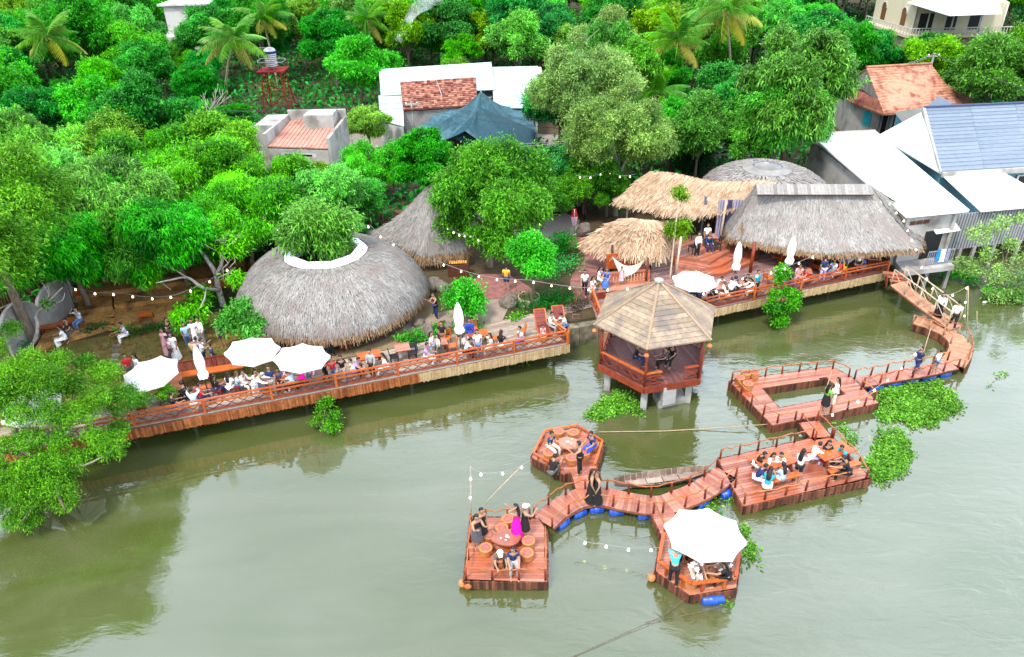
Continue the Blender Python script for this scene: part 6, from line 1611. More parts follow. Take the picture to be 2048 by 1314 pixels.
put(kb, 'long orange bench under the seated group beside the furled parasol', 405, 790, ZD, DA, 'orange benches on the long deck', scale=(1.2, 1, 1))
put(kb, 'orange bench carrying the black haired and white shirted sitters', 462, 778, ZD, DA, 'orange benches on the long deck', scale=(1.1, 1, 1))
t = thing('slat_settee', 'long settee with a tall red slatted back facing the river', 'settee', tuple(P(420, 755, ZD)), DA); q = MB()
for k in range(44): q.box((-1.6 + .076 * k, .32, .68), (.05, .035, .5), tilt=-.25)
q.build('slatted_back', MAROON, t); q = MB(); q.box((0, .0, .42), (3.4, .55, .06)); q.build('seat', ORANGEWOOD, t); q = MB(); q.box((0, .38, .93), (3.45, .09, .06)); q.build('top_rail', REDWOOD_DK, t)
for sx in (-1.6, 0, 1.6): q = MB(); q.box((sx, 0, .2), (.08, .5, .4)); q.build('leg', REDWOOD_DK, t)
put(ks_m, 'maroon slatted chair nearest the furled left parasol', 437, 796, ZD, DA, 'maroon stools on the long deck', scale=1.1)
put(ks_m, 'dark maroon stool second from the furled left parasol by the railing', 473, 789, ZD, DA, 'maroon stools on the long deck', scale=1.1)
put(ks_m, 'maroon slatted stool just left of the leaning white shirted man', 500, 782, ZD, DA, 'maroon stools on the long deck', scale=1.15)
put(kt_or, 'dark red table shared by the group under the middle parasol', 560, 776, ZD, DA, G)
put(kt_or, 'orange table in front of the man in purple near mid deck', 742, 733, ZD, DA + .1, G)
put(kt_dk, 'reddish table between two dark chairs', 807, 717, ZD, DA, G)
put(kc_dk, 'dark chair left of the reddish table near mid deck', 790, 727, ZD, DA - 1.57, 'dark chairs on the long deck')
put(kc_dk, 'dark chair right of the reddish table, farther from the railing', 825, 705, ZD, DA + 1.57, 'dark chairs on the long deck')
put(kc_dk, 'dark chair right of the reddish table, nearer the railing', 826, 720, ZD, DA + 1.57, 'dark chairs on the long deck')
put(kt_dk, 'reddish brown table by the purple shirted man', 881, 706, ZD, DA, G)
put(kc_or, 'bright orange chair beside the furled right parasol, next to the railing', 905, 705, ZD, DA + 1.57, 'orange chairs on the long deck')
put(kc_or, 'bright orange chair left of the furled right parasol', 893, 690, ZD, DA + 2.6, 'orange chairs on the long deck')
put(kt_or, 'orange table between the seated blue and white pair', 955, 690, ZD, DA, G)
put(kc_or, 'orange chair behind the orange table, away from the railing', 948, 672, ZD, DA + 3.1, 'orange chairs on the long deck')
put(kc_or, 'orange chair between the leaning woman and the long haired woman', 994, 689, ZD, DA + 1.5, 'orange chairs on the long deck')
put(kc_or, 'orange chair under the blue trousered man near the sun loungers', 1043, 674, ZD, DA + 1.4, 'orange chairs on the long deck')
put(kc_or, 'upright orange chair standing alone at the hem of the round hut', 691, 700, ZL, -.2, 'orange chairs on the long deck')
put(kc_dk, 'dark chair under the fringe of the round hut behind the middle parasol', 660, 712, ZL, .6, 'dark chairs on the long deck')
# sun loungers
def lounger(label, x, y, rz):
    t = thing('sun_lounger', label, 'sun lounger', tuple(P(x, y, ZD)), rz, 'red sun loungers'); q = MB()
    for k in range(18): q.box((0, -.95 + .062 * k, .34), (.56, .05, .025))
    q.build('seat_slats', MAROON, t); q = MB()
    for k in range(14): q.box((0, .2 + .05 * k, .36 + .035 * k), (.56, .045, .025), tilt=.6)
    q.build('back_slats', MAROON, t)
    q = MB()
    for s in (-.31, .31): q.beam((s, -.98, .33), (s, .18, .33), .06); q.beam((s, .18, .33), (s, .92, .84), .06)
    q.beam((-.31, -.97, .33), (.31, -.97, .33), .06); q.beam((-.31, .92, .84), (.31, .92, .84), .06); q.build('frame', ORANGEWOOD, t)
    for sx in (-.28, .28):
        for sy in (-.85, .15): q = MB(); q.box((sx, sy, .15), (.06, .06, .3)); q.build('leg', ORANGEWOOD, t)
lounger('red slatted sun lounger with orange frame, the left one of the pair', 1084, 662, .12)
lounger('red slatted sun lounger with orange frame holding the seated pair', 1120, 655, .12)
put(kst, 'small orange side stool between the sun loungers and the railing', 1085, 682, ZD, 0, 'clay stools')
# terraces on the left
def terrace(label, pts, z, z0=ZL - .02):
    pp = W2(pts, z); ar = sum(pp[k].x * pp[(k + 1) % len(pp)].y - pp[(k + 1) % len(pp)].x * pp[k].y for k in range(len(pp)))
    if ar < 0: pp = pp[::-1]
    q = MB(); q.prism([p.xy for p in pp], z0, z); o = q.build('terrace', BROWNMAT); tag(o, label, 'terrace'); return o
terrace('lowest brown matted terrace left of the garden steps, by the grey wall', [(70, 697), (222, 652), (224, 622), (170, 606), (95, 650)], ZL + .22)
terrace('lowest brown matted terrace right of the garden steps with the orange table', [(228, 664), (350, 643), (368, 598), (228, 618)], ZL + .22)
terrace('middle brown matted terrace behind the bench and low table', [(152, 622), (224, 612), (224, 580), (165, 592)], ZL + .5)
terrace('middle brown matted terrace behind the small orange table', [(228, 610), (375, 590), (400, 556), (228, 578)], ZL + .5)
terrace('topmost brown terrace along the back wall under the mango trees', [(150, 590), (480, 548), (500, 500), (150, 545)], ZL + .8)
t = thing('garden_steps', 'narrow brown steps between the two lowest terraces', 'steps', tuple(P(226, 640, ZL)))
for i in range(4):
    p = P(225 - i * .5, 668 - 14 * i, ZL + .1 + .15 * i); q = MB(); q.box((p.x, p.y, p.z - .06), (.28, .42, .14), .12); q.build('tread', BROWNMAT, t)
origin_at(t)
put(kt_or, 'small orange table alone on the right hand terrace', 295, 640, ZL + .22, .2, 'terrace tables', scale=(.8, .8, .55))
put(kt_or, 'orange table by the sitter with raised arms on the left terrace', 155, 652, ZL + .22, .35, 'terrace tables', scale=(.85, .8, .6))
put(kt_or, 'orange table on the upper left terrace by the wall corner', 163, 598, ZL + .5, .15, 'terrace tables', scale=(.75, .7, .6))
put(kb, 'orange bench against the curved grey wall', 108, 662, ZL + .22, .35, 'terrace benches', scale=(.8, 1.2, .8))
put(kc_or, 'orange chair on the upper terrace beside the round hut', 446, 580, ZL + .5, 2.5, 'orange chairs on the long deck')
# curved wall with scalloped crest
t = thing('scalloped_wall', 'curved grey concrete wall with a scalloped white edged crest', 'wall', tuple(P(80, 680, ZL)))
base = smooth([P(x, y, ZL) for x, y in ((28, 712), (60, 690), (95, 664), (130, 642), (152, 622))], 8)
n = len(base); wq, eq = MB(), MB(); tops = []
for i, p in enumerate(base):
    f = i / (n - 1); hgt = 1.5 + .95 * abs(math.sin(f * math.pi * 2.0)) ** .6 * (1 if f < .5 else .95); tops.append(p + Vector((0, .03, hgt)))
for i in range(n - 1):
    d = (base[i + 1] - base[i]).normalized(); nn = Vector((-d.y, d.x, 0)) * .16
    wq.hexa([base[i], base[i + 1], base[i + 1] + nn, base[i] + nn], [tops[i], tops[i + 1], tops[i + 1] + nn, tops[i] + nn])
    eq.hexa([tops[i] - nn * .15, tops[i + 1] - nn * .15, tops[i + 1] + nn * 1.15, tops[i] + nn * 1.15], [p + Vector((0, 0, .07)) for p in (tops[i] - nn * .15, tops[i + 1] - nn * .15, tops[i + 1] + nn * 1.15, tops[i] + nn * 1.15)])
wq.build('wall', CONC, t); eq.build('crest', CONC_LT, t); origin_at(t)
t = thing('garden_wall', 'long plain grey wall behind the brown terraces', 'wall', tuple(P(330, 535, ZL))); q = MB(); pp = [P(x, y, ZL) for x, y in ((150, 606), (165, 560), (330, 535), (520, 505))]
for i in range(3): q.beam(pp[i] + Vector((0, .1, .9)), pp[i + 1] + Vector((0, .1, .9)), .18, 1.9)
q.build('wall', CONC, t); origin_at(t)
t = thing('stick_fence', 'rust brown stick fence with pale rails left of the scalloped wall', 'fence', tuple(P(40, 610, ZL))); q = MB(); pl = MB()
a, b_ = P(-60, 660, ZL), P(112, 585, ZL); rr_ = random.Random(2)
for i in range(62):
    p = a.lerp(b_, i / 61); h_ = rr_.uniform(1.5, 2.0); q.beam(p, p + Vector((rr_.uniform(-.08, .08), 0, h_)), .05)
for z in (.5, 1.5): pl.tube([a + Vector((0, -.06, z)), b_ + Vector((0, -.06, z))], .05, 6)
q.build('sticks', M('rusty_sticks', px(120, 66, 46), px(172, 110, 84), noise=.2), t); pl.build('rail', POLEWOOD, t); origin_at(t)
t = thing('pale_railing', 'pale green painted railing behind the stick fence at the left edge', 'railing', tuple(P(20, 575, ZL))); q = MB(); a, b_ = P(-60, 600, ZL), P(95, 560, ZL)
for z in (.9, 1.35, 1.8): q.tube([a + Vector((0, .5, z)), b_ + Vector((0, .5, z))], .06, 6)
for i in range(5): p = a.lerp(b_, i / 4); q.tube([p + Vector((0, .5, 0)), p + Vector((0, .5, 1.85))], .06, 6)
q.build('rails', M('pale_green_paint', px(170, 205, 190), None), t); origin_at(t)
# hedges and planting
def hedge(label, pts, z, w=.32, h=.4, mat=LEAF_DARKBUSH, seed=0, dens=170, cat='hedge', name='hedge', L=.17, Wd=.08):
    c = smooth([P(x, y, z) for x, y in pts], 4); rng = np.random.default_rng(seed); C = []
    for i in range(len(c) - 1):
        for _ in range(int(dens * (c[i + 1] - c[i]).length)): p = c[i].lerp(c[i + 1], rng.random()); C.append((p.x + rng.uniform(-w, w), p.y + rng.uniform(-w, w), z + h * rng.random() ** .7))
    C = np.array(C); d = rng.normal(0, 1, C.shape); d[:, 2] = np.abs(d[:, 2]) + .3; V = leaves(C, d, L, Wd, rng, .4); F = np.arange(len(V)).reshape(-1, 4)
    o = np_mesh(name, V, F, np.clip(rng.normal(.5, .28, len(F)), 0, 1), mat); tag(o, label, cat); return o
hedge('dark hedge along the front of the left terrace', [(168, 672), (218, 658)], ZL, seed=1)
hedge('dark hedge along the front of the right hand terrace', [(236, 676), (285, 668), (340, 655)], ZL, seed=2)
hedge('dark leafy shrubs at the base of the bent bare tree', [(50, 702), (70, 700)], ZL, .35, .6, seed=3)
hedge('bright ferny plant at the foot of the garden steps', [(240, 676), (255, 672)], ZL, .35, .6, LEAF_LIME, 4, 200, 'plant', 'fern_plant', .3, .07)
hedge('dense planting bed around the tiered garden tree', [(1045, 605), (1075, 618), (1110, 606), (1140, 598)], ZL, .9, .5, LEAF_DARKBUSH, 5, 420, 'planting', 'planting_bed')
hedge('tall dark planting behind the tiered garden tree', [(1090, 570), (1120, 545), (1150, 540)], ZL, .8, 1.0, LEAF_DEEP, 6, 330, 'planting', 'planting_bed')
hedge('leafy shrubs inside the bend of the winding path', [(1100, 520), (1128, 492), (1140, 515)], ZL, .6, 1.1, LEAF_DEEP, 7, 330, 'planting', 'planting_bed')
hedge('purple tinged shrubs on the bank beside the ladder', [(1140, 625), (1175, 610)], ZL, .4, .5, M('purple_leaves', (.05, .03, .03, 1), (.12, .08, .05, 1), transl=.2), 8, 260, 'planting', 'planting_bed')
hedge('low green planting on the bank behind the sun loungers', [(1020, 645), (1050, 636)], ZL, .35, .4, LEAF_MANGO, 9, 200, 'planting', 'planting_bed')
hedge('lush green bed with rocks beside the deck right of the round hut', [(815, 690), (840, 678), (868, 668), (900, 662)], ZL, .55, .35, LEAF_DEEP, 10, 420, 'planting', 'planting_bed')
hedge('bright fern at the left corner of the rock bed', [(800, 688), (822, 683)], ZL, .35, .55, LEAF_LIME, 11, 150, 'plant', 'fern_plant', .32, .08)
hedge('grassy green strip under the round bright garden tree', [(925, 668), (960, 655)], ZL, .4, .2, LEAF_DEEP, 12, 300, 'planting', 'planting_bed')
hedge('low green plants beside the round hut and bare limbed tree', [(360, 632), (400, 620), (440, 608)], ZL, .5, .8, LEAF_DEEP, 13, 240, 'planting', 'planting_bed')
hedge('small plants between parasol and gazebo roof on the hut deck edge', [(1330, 597), (1350, 590)], ZD, .3, .5, LEAF_DEEP, 14, 200, 'planting', 'planting_bed')
hedge('green pot plants tucked between long hut and white house', [(1660, 350), (1685, 362)], 2.9, .5, 1.2, LEAF_LIME, 15, 160, 'plant', 'wall_plant', .3, .12)
# lawn tufts
rng = np.random.default_rng(3); n = 9000; a = [P(*p, ZL) for p in ((-60, 880), (60, 700), (230, 672), (470, 620), (560, 690), (640, 722), (250, 800))]
A2 = np.array([(p.x, p.y) for p in a]); mn, mxx = A2.min(0), A2.max(0); XY = rng.uniform(mn, mxx, (n * 2, 2))
ins_ = np.zeros(len(XY), bool); j = len(A2) - 1
for i in range(len(A2)):
    xi, yi, xj, yj = *A2[i], *A2[j]; ins_ ^= ((yi > XY[:, 1]) != (yj > XY[:, 1])) & (XY[:, 0] < (xj - xi) * (XY[:, 1] - yi) / (yj - yi + 1e-12) + xi); j = i
XY = XY[ins_]; C = np.concatenate([XY, np.full((len(XY), 1), ZL + .01)], 1); d = rng.normal(0, .6, C.shape); d[:, 2] = 1
V = leaves(C, d, .13, .03, rng, .2); F = np.arange(len(V)).reshape(-1, 4)
tag(np_mesh('grass', V, F, np.clip(rng.normal(.4, .3, len(F)), 0, 1), M('dry_grass', px(120, 104, 50), px(120, 150, 58), transl=.2)), kind='stuff', label='sparse grass of the lawn', cat='grass')
# stepping stones
for i, (x, y) in enumerate(((233, 691), (232, 701), (231, 710), (228, 719), (221, 730), (238, 731))):
    p = P(x, y, ZL + .03); q = MB(); rr_ = random.Random(i); k = 9; ring = [(p.x + .23 * rr_.uniform(.85, 1.1) * math.cos(2 * math.pi * j / k), p.y + .17 * rr_.uniform(.85, 1.1) * math.sin(2 * math.pi * j / k)) for j in range(k)]
    q.prism(ring, ZL, ZL + .05); tag(q.build('stepping_stone', STONE), 'flat grey stepping stone in the line below the garden steps', 'stone', 'stepping stones')
# rocks
def rock(label, x, y, z, s, seed):
    me = bpy.data.meshes.new('rock'); bm = bmesh.new(); bmesh.ops.create_icosphere(bm, subdivisions=3, radius=1); rr = random.Random(seed)
    from mathutils import noise as nz
    for v in bm.verts:
        f = 1 + .28 * nz.noise(v.co * 1.3 + Vector((seed, 0, 0))) + .1 * nz.noise(v.co * 3.5 + Vector((0, seed, 0))); v.co = Vector((v.co.x * s[0], v.co.y * s[1], v.co.z * s[2])) * f
    bm.to_mesh(me); bm.free(); me.materials.append(STONE); p = P(x, y, z); o = bpy.data.objects.new('rock', me); COL.objects.link(o); o.location = p + Vector((0, 0, s[2] * .5)); o.rotation_euler = (0, 0, rr.uniform(0, 6)); tag(o, label, 'rock')
rock('big pale boulder at the corner of the garden path', 1018, 610, ZL, (.62, .5, .4), 1); rock('pointed grey rock in the bed beside the deck', 856, 672, ZL, (.38, .3, .55), 2)
rock('pinkish rock at the back of the rock bed', 838, 650, ZL, (.42, .34, .25), 3); rock('brown boulders beside the round hut wall', 866, 574, ZL, (.7, .5, .4), 4); rock('grey rock behind the winding path near the entrance', 1168, 470, ZL, (.6, .5, .6), 5)
rock('small rock next to the furled right parasol', 897, 660, ZL, (.3, .28, .3), 6); rock('brown stone by the round hut beside the shrubs', 884, 580, ZL, (.45, .4, .4), 7); rock('pale flat stone under the second parasol', 478, 712, ZL, (.5, .4, .2), 9)
# tub of the tiered tree
t = thing('slatted_tub', 'round slatted wooden tub ringing the tiered garden tree', 'planter', tuple(P(1058, 607, ZL))); c = P(1058, 605, ZL); q = MB()
for k in range(34): a = 2 * math.pi * k / 34; q.box((c.x + .62 * math.cos(a), c.y + .62 * math.sin(a), ZL + .22), (.04, .1, .44), a)
q.build('slats', POLEWOOD, t); q = MB(); q.lathe([(.58, .02), (.58, .36)], (c.x, c.y, ZL), 24); q.build('soil', SOIL, t); origin_at(t)
# ladder
t = thing('ladder', 'grey wooden ladder against the mossy bank wall', 'ladder', tuple(P(1160, 672, .2))); a = P(1160, 678, .05); b_ = P(1152, 625, 1.7); q = MB()
for s in (-.22, .22): q.beam(a + Vector((s, 0, 0)), b_ + Vector((s, 0, 0)), .05)
q.build('stile', LOGS_GREY, t); q = MB()
for k in range(7): p = a.lerp(b_, (k + .5) / 7); q.beam(p - Vector((.22, .0, 0)), p + Vector((.22, 0, 0)), .04)
q.build('rungs', LOGS_GREY, t); origin_at(t)
# orange roots sculpture by the deck
t = thing('root_carving', 'orange brown carved root standing on the rock bed', 'carving', tuple(P(882, 668, ZL))); p = P(882, 672, ZL); q = MB(); rr_ = random.Random(6)
for k in range(6): q.tube([p + Vector((rr_.uniform(-.25, .25), rr_.uniform(-.2, .2), 0)), p + Vector((rr_.uniform(-.12, .12), 0, .4)), p + Vector((rr_.uniform(-.2, .2), rr_.uniform(-.1, .1), rr_.uniform(.7, 1.0)))], [.13, .12, .04], 7)
q.build('trunk', M('carved_root', px(150, 86, 44), px(196, 124, 66), noise=.3), t); origin_at(t)
# market stall with fruit under the second hut
t = thing('stall', 'small lit stall with a tray of orange fruit under the tall hut', 'stall', tuple(P(920, 548, ZL))); p = P(918, 550, ZL); q = MB(); q.box((p.x, p.y, ZL + .4), (1.3, .6, .8)); q.build('counter', BROWNWOOD, t); q = MB()
for k in range(16): q.lathe([(.03, -.06), (.08, 0), (.03, .06)], (p.x - .5 + .14 * (k % 8), p.y - .12 + .22 * (k // 8), ZL + .9), 8)
q.build('fruit', M('orange_fruit', px(240, 140, 40), px(245, 210, 110)), t, kind='stuff'); origin_at(t)
# feather flag / banner
t = thing('banner', 'red topped upright banner on a white base at the entrance', 'banner', tuple(P(1148, 470, ZL))); p = P(1148, 470, ZL); q = MB(); q.box((p.x, p.y, ZL + .04), (.45, .3, .07)); q.build('base', CERAMIC, t)
q = MB(); q.tube([(p.x, p.y, ZL), (p.x, p.y, ZL + 1.9)], .025, 6); q.build('pole', STEEL, t); q = MB(); q.hexa([(p.x + x, p.y + y, ZL + .7) for x, y in ((-.12, -.012), (.12, -.012), (.12, .012), (-.12, .012))], [(p.x + x, p.y + y, ZL + 1.35) for x, y in ((-.24, -.012), (.24, -.012), (.24, .012), (-.24, .012))]); q.build('lower_cloth', PINKCLOTH, t)
q = MB(); q.hexa([(p.x + x, p.y + y, ZL + 1.35) for x, y in ((-.24, -.014), (.24, -.014), (.24, .014), (-.24, .014))], [(p.x + x, p.y + y, ZL + 1.95) for x, y in ((-.1, -.014), (.1, -.014), (.1, .014), (-.1, .014))]); q.build('upper_cloth', REDCLOTH, t); origin_at(t)
# stage and deck furniture near the thatched hut
for lab, x, y in (('dark chair at the stage corner below the straw canopy', 1385, 505), ('dark chair beside the seated person with the green bag', 1432, 500), ('dark chair at the back of the shaded stage', 1412, 478), ('dark chair at the back right of the shaded stage', 1450, 470), ('dark chair at the back left of the shaded stage', 1375, 478)):
    put(kc_dk, lab, x, y, ZD + .6, rnd.uniform(0, 6), 'dark stage chairs')
put(kt_dk, 'dark table on the shaded stage', 1418, 492, ZD + .6, 0, 'stage tables')
G2 = 'tables on the hut deck'
put(kt_dk, 'table under the white parasol on the hut deck, ringed by sitters', 1432, 594, ZD, -.2, G2, scale=(1.5, 1, 1)); put(kt_dk, 'reddish table at the long railing between white shirted sitters', 1490, 588, ZD, -.2, G2, scale=(1.4, 1, 1))
put(kc_or, 'slatted chair left of the leafy water tree on the hut deck', 1534, 568, ZD, -1.2, 'hut deck chairs'); put(kc_dk, 'dark slatted chair under the white parasol on the hut deck', 1385, 598, ZD, 2.9, 'hut deck chairs')
put(kb, 'orange bench laid across the hut deck toward the railing', 1648, 548, ZD, -1.0, 'hut deck benches', scale=(1.1, 1.3, .7)); put(kt_dk, 'low table between red and blue sitters near the furled parasol', 1606, 562, ZD, -.2, G2)
put(kb, 'orange bench behind the row of seated visitors in the long hut', 1600, 528, ZD, -.2, 'hut deck benches', scale=(2.2, 1, 1)); put(kt_dk, 'table at the right end of the hut deck', 1742, 535, ZD, -.2, G2)
# picnic tables
put(kp, 'picnic table ringed by six people on the picnic raft', 1545, 948, ZR, .3, 'picnic tables'); put(kp, 'picnic table with a bare bench at the right end of the picnic raft', 1660, 928, ZR, .36, 'picnic tables')
# clay stools of the square raft
SQ = 'clay stools on the rafts'
for lab, x, y in (('clay stool left of the pink dress on the square raft', 1004, 1068), ('clay stool beside the two women at the left of the square raft', 979, 1082), ('empty clay stool at the right of the square raft, upper one', 1057, 1094), ('empty clay stool at the right of the square raft, lower one', 1054, 1118), ('carved clay stool at the left of the square raft', 972, 1108), ('clay stool under the white capped sitter', 1000, 1128), ('clay stool under the grey trousered sitter', 1027, 1128), ('clay stool behind the pink dressed woman', 1016, 1050)):
    put(kst, lab, x, y, ZR, rnd.uniform(0, 3), SQ)
for lab, x, y in (('clay stool at the back of the six sided raft, left one', 1117, 874), ('clay stool at the back of the six sided raft, right one', 1146, 876), ('clay stool under the navy sitter on the six sided raft', 1104, 900), ('clay stool at the left of the six sided raft', 1098, 917), ('clay stool in front of the standing waiter on the six sided raft', 1143, 927), ('clay stool with greyish top right of the standing waiter', 1168, 917), ('clay stool under the blue sitter on the six sided raft', 1186, 899), ('clay stool under the backpacked sitter on the six sided raft', 1112, 936)):
    put(kst, lab, x, y, ZR, rnd.uniform(0, 3), SQ)
for lab, x, y in (('clay stool at the front of the parasol raft', 1380, 1172), ('clay stool left of the parasol pole', 1379, 1112), ('clay stool under the white sitter on the parasol raft', 1400, 1150), ('clay stool under the black dressed sitter on the parasol raft', 1448, 1152), ('clay stool tipped at the front right of the parasol raft', 1428, 1160)):
    put(kst, lab, x, y, ZR, rnd.uniform(0, 3), SQ)
for lab, x, y in (('clay stool at the back corner of the ring raft', 1490, 757), ('clay stool at the left corner of the ring raft', 1478, 766), ('clay stool below the corner of the ring raft', 1494, 778), ('clay stool by the far corner rail of the ring raft', 1508, 755)):
    put(kst, lab, x, y, ZR, rnd.uniform(0, 3), SQ)
# kettle tables
def tea_table(label, x, y, r=.42):
    t = thing('tea_table', label, 'table', tuple(P(x, y, ZR))); q = MB(); k = 11; rr = random.Random(int(x)); ring = [(r * rr.uniform(.85, 1.15) * math.cos(2 * math.pi * j / k), r * .8 * rr.uniform(.85, 1.1) * math.sin(2 * math.pi * j / k)) for j in range(k)]
    q.prism(ring, .36, .43); q.build('table_top', REDWOOD, t); q = MB(); q.lathe([(.2, 0), (.15, .2), (.24, .36)], (0, 0, 0), 10); q.build('pedestal', ORANGEWOOD, t)
    o = thing('tea_set', 'tea things and paper on the ' + label.split(' table')[0] + ' table', 'tea set', tuple(P(x, y, ZR) + Vector((0, 0, .43)))); q = MB()
    for _ in range(3): q.lathe([(.022, 0), (.033, .05), (.03, .055)], (rr.uniform(-.25, .25), rr.uniform(-.2, .2), .005), 8)
    q.build('cups', CERAMIC, o); q = MB(); q.lathe([(.045, 0), (.065, .05), (.04, .1), (.012, .12)], (0, 0, .005), 10); q.build('pot', CERAMIC, o)
tea_table('pinkish slab table on the square raft', 1014, 1090, .55); tea_table('uneven wooden table on the six sided raft', 1136, 900, .5); tea_table('dark plank table on the parasol raft', 1415, 1125, .5)
tea_table('round wooden table inside the pavilion', 1300, 715, .4)
# moored boat
bo = thing('wooden_boat', 'long weathered wooden boat moored behind the curved walkway', 'boat', tuple(P(1320, 962, .1))); a, b_ = P(1228, 973, .2), P(1418, 948, .2); d = b_ - a; sd = Vector((-d.y, d.x, 0)).normalized(); n = 16
hull, rib, fl_ = MB(), MB(), MB(); prev = None
for i in range(n + 1):
    f = i / n; w_ = .44 * (math.sin(math.pi * (.03 + .94 * f)) ** .55); c = a + d * f; sheer = .16 * abs(2 * f - 1) ** 2
    sec = [c + sd * w_ + Vector((0, 0, .22 + sheer)), c + sd * w_ * .72 + Vector((0, 0, -.02 + sheer * .8)), c + Vector((0, 0, -.1 + sheer)), c - sd * w_ * .72 + Vector((0, 0, -.02 + sheer * .8)), c - sd * w_ + Vector((0, 0, .22 + sheer))]
    inn_ = [p.lerp(c + Vector((0, 0, .3)), .07) for p in sec]
    if prev:
        for k in range(4): hull.face([prev[0][k], prev[0][k + 1], sec[k + 1], sec[k]]); hull.face([prev[1][k + 1], prev[1][k], inn_[k], inn_[k + 1]])
        for k in (0, 4): hull.face([prev[0][k], sec[k], inn_[k], prev[1][k]])
    prev = (sec, inn_)
    if 1 < i < n - 1:
        rib = MB()
        for k in range(4): rib.beam(inn_[k] + Vector((0, 0, .01)), inn_[k + 1] + Vector((0, 0, .01)), .04)
        rib.build('rib', M('boat_ribs', px(170, 140, 122), px(190, 160, 142)), bo)
for i in range(4): f = .25 + .17 * i; fl_.box(tuple(a + d * f + Vector((0, 0, .05))), (.75, .3, .03), math.atan2(d.y, d.x))
hull.build('hull', M('boat_wood', px(120, 100, 88), px(176, 158, 142), noise=.3, rough=.85), bo); fl_.build('floor_board', GREYPLANK, bo); origin_at(bo)
# water plants
def hyacinth(label, pts, dens, seed, L=.15):
    dens *= 2.6
    ce = cen([P(x, y, 0) for x, y in pts]); poly = np.array([(P(x, y, 0).x, P(x, y, 0).y) for x, y in pts]); rng = np.random.default_rng(seed); mn, mx_ = poly.min(0), poly.max(0); area = np.prod(mx_ - mn); XY = rng.uniform(mn - .15, mx_ + .15, (int(area * dens), 2))
    from mathutils import noise as nz
    ok = []
    for x, y in XY:
        jx, jy = x + .5 * nz.noise(Vector((x * 1.5, y * 1.5, seed))), y + .5 * nz.noise(Vector((x * 1.5, y * 1.5, seed + 9))) + rng.normal(0, .12); s = False; j = len(poly) - 1
        for i in range(len(poly)):
            if (poly[i][1] > jy) != (poly[j][1] > jy) and jx < (poly[j][0] - poly[i][0]) * (jy - poly[i][1]) / (poly[j][1] - poly[i][1]) + poly[i][0]: s = not s
            j = i
        ok.append(s)
    XY = XY[np.array(ok)]; C = np.concatenate([XY, np.full((len(XY), 1), .02)], 1); C = np.repeat(C, 3, 0); C[:, :2] += rng.normal(0, .06, (len(C), 2)); d = rng.normal(0, .7, C.shape); d[:, 2] = rng.uniform(.15, 1.1, len(C))
    st_ = C + d * rng.uniform(.02, .15, (len(C), 1)); V = leaves(st_, d + np.array([0, 0, -.35]), L, L * .62, rng, .3); F = np.arange(len(V)).reshape(-1, 4); V2 = leaves(C, d, L * 1.1, .03, rng, 0); F2 = np.arange(len(V2)).reshape(-1, 4) + len(V)
    t = thing('water_hyacinth', label, 'water plant', tuple(ce)); o = np_mesh('leaves', np.concatenate([V, V2]), np.concatenate([F, F2]), np.concatenate([np.clip(rng.normal(.5, .28, len(F)), 0, 1), rng.uniform(.2, .5, len(F2))]), LEAF_WATER, t); origin_at(t)
hyacinth('largest mat of water hyacinth below the blue floated walkway', [(1752, 785), (1785, 775), (1830, 770), (1880, 765), (1905, 790), (1922, 825), (1890, 835), (1865, 845), (1835, 857), (1800, 848), (1755, 838)], 75, 1)
hyacinth('mat of water hyacinth right of the picnic raft', [(1760, 870), (1785, 860), (1810, 880), (1828, 905), (1815, 930), (1785, 950), (1765, 975), (1745, 962), (1740, 925), (1755, 895)], 75, 2)
hyacinth('mat of water plants in front of the pavilion stilts', [(1170, 838), (1200, 805), (1220, 790), (1250, 790), (1290, 812), (1285, 828), (1240, 825), (1200, 840)], 75, 3)
hyacinth('strip of water hyacinth against the right side of the parasol raft', [(1482, 1062), (1495, 1058), (1506, 1090), (1500, 1120), (1488, 1140), (1482, 1105)], 80, 4)
hyacinth('small clump of water plants under the bend of the curved walkway', [(1400, 1015), (1425, 1005), (1440, 1010), (1425, 1022)], 80, 5); hyacinth('tiny green clump by the picnic raft corner', [(1448, 998), (1465, 990), (1470, 1005), (1452, 1008)], 80, 6)
hyacinth('green clump at the front of the parasol raft beside the float', [(1440, 1200), (1470, 1188), (1468, 1205), (1445, 1212)], 80, 7); hyacinth('loose plants between ring raft and picnic raft', [(1665, 855), (1690, 850), (1715, 880), (1720, 900), (1700, 890), (1680, 870)], 40, 8)
hyacinth('tiny floating plant at the far right of the river', [(1995, 748), (2010, 745), (2008, 756)], 70, 9); hyacinth('tiny floating clump beyond the white shirted man on the gangway', [(1970, 770), (1982, 766), (1980, 776)], 70, 10)
hyacinth('tiny floating weed under the long deck', [(1030, 724), (1062, 722), (1060, 732), (1040, 733)], 50, 11)
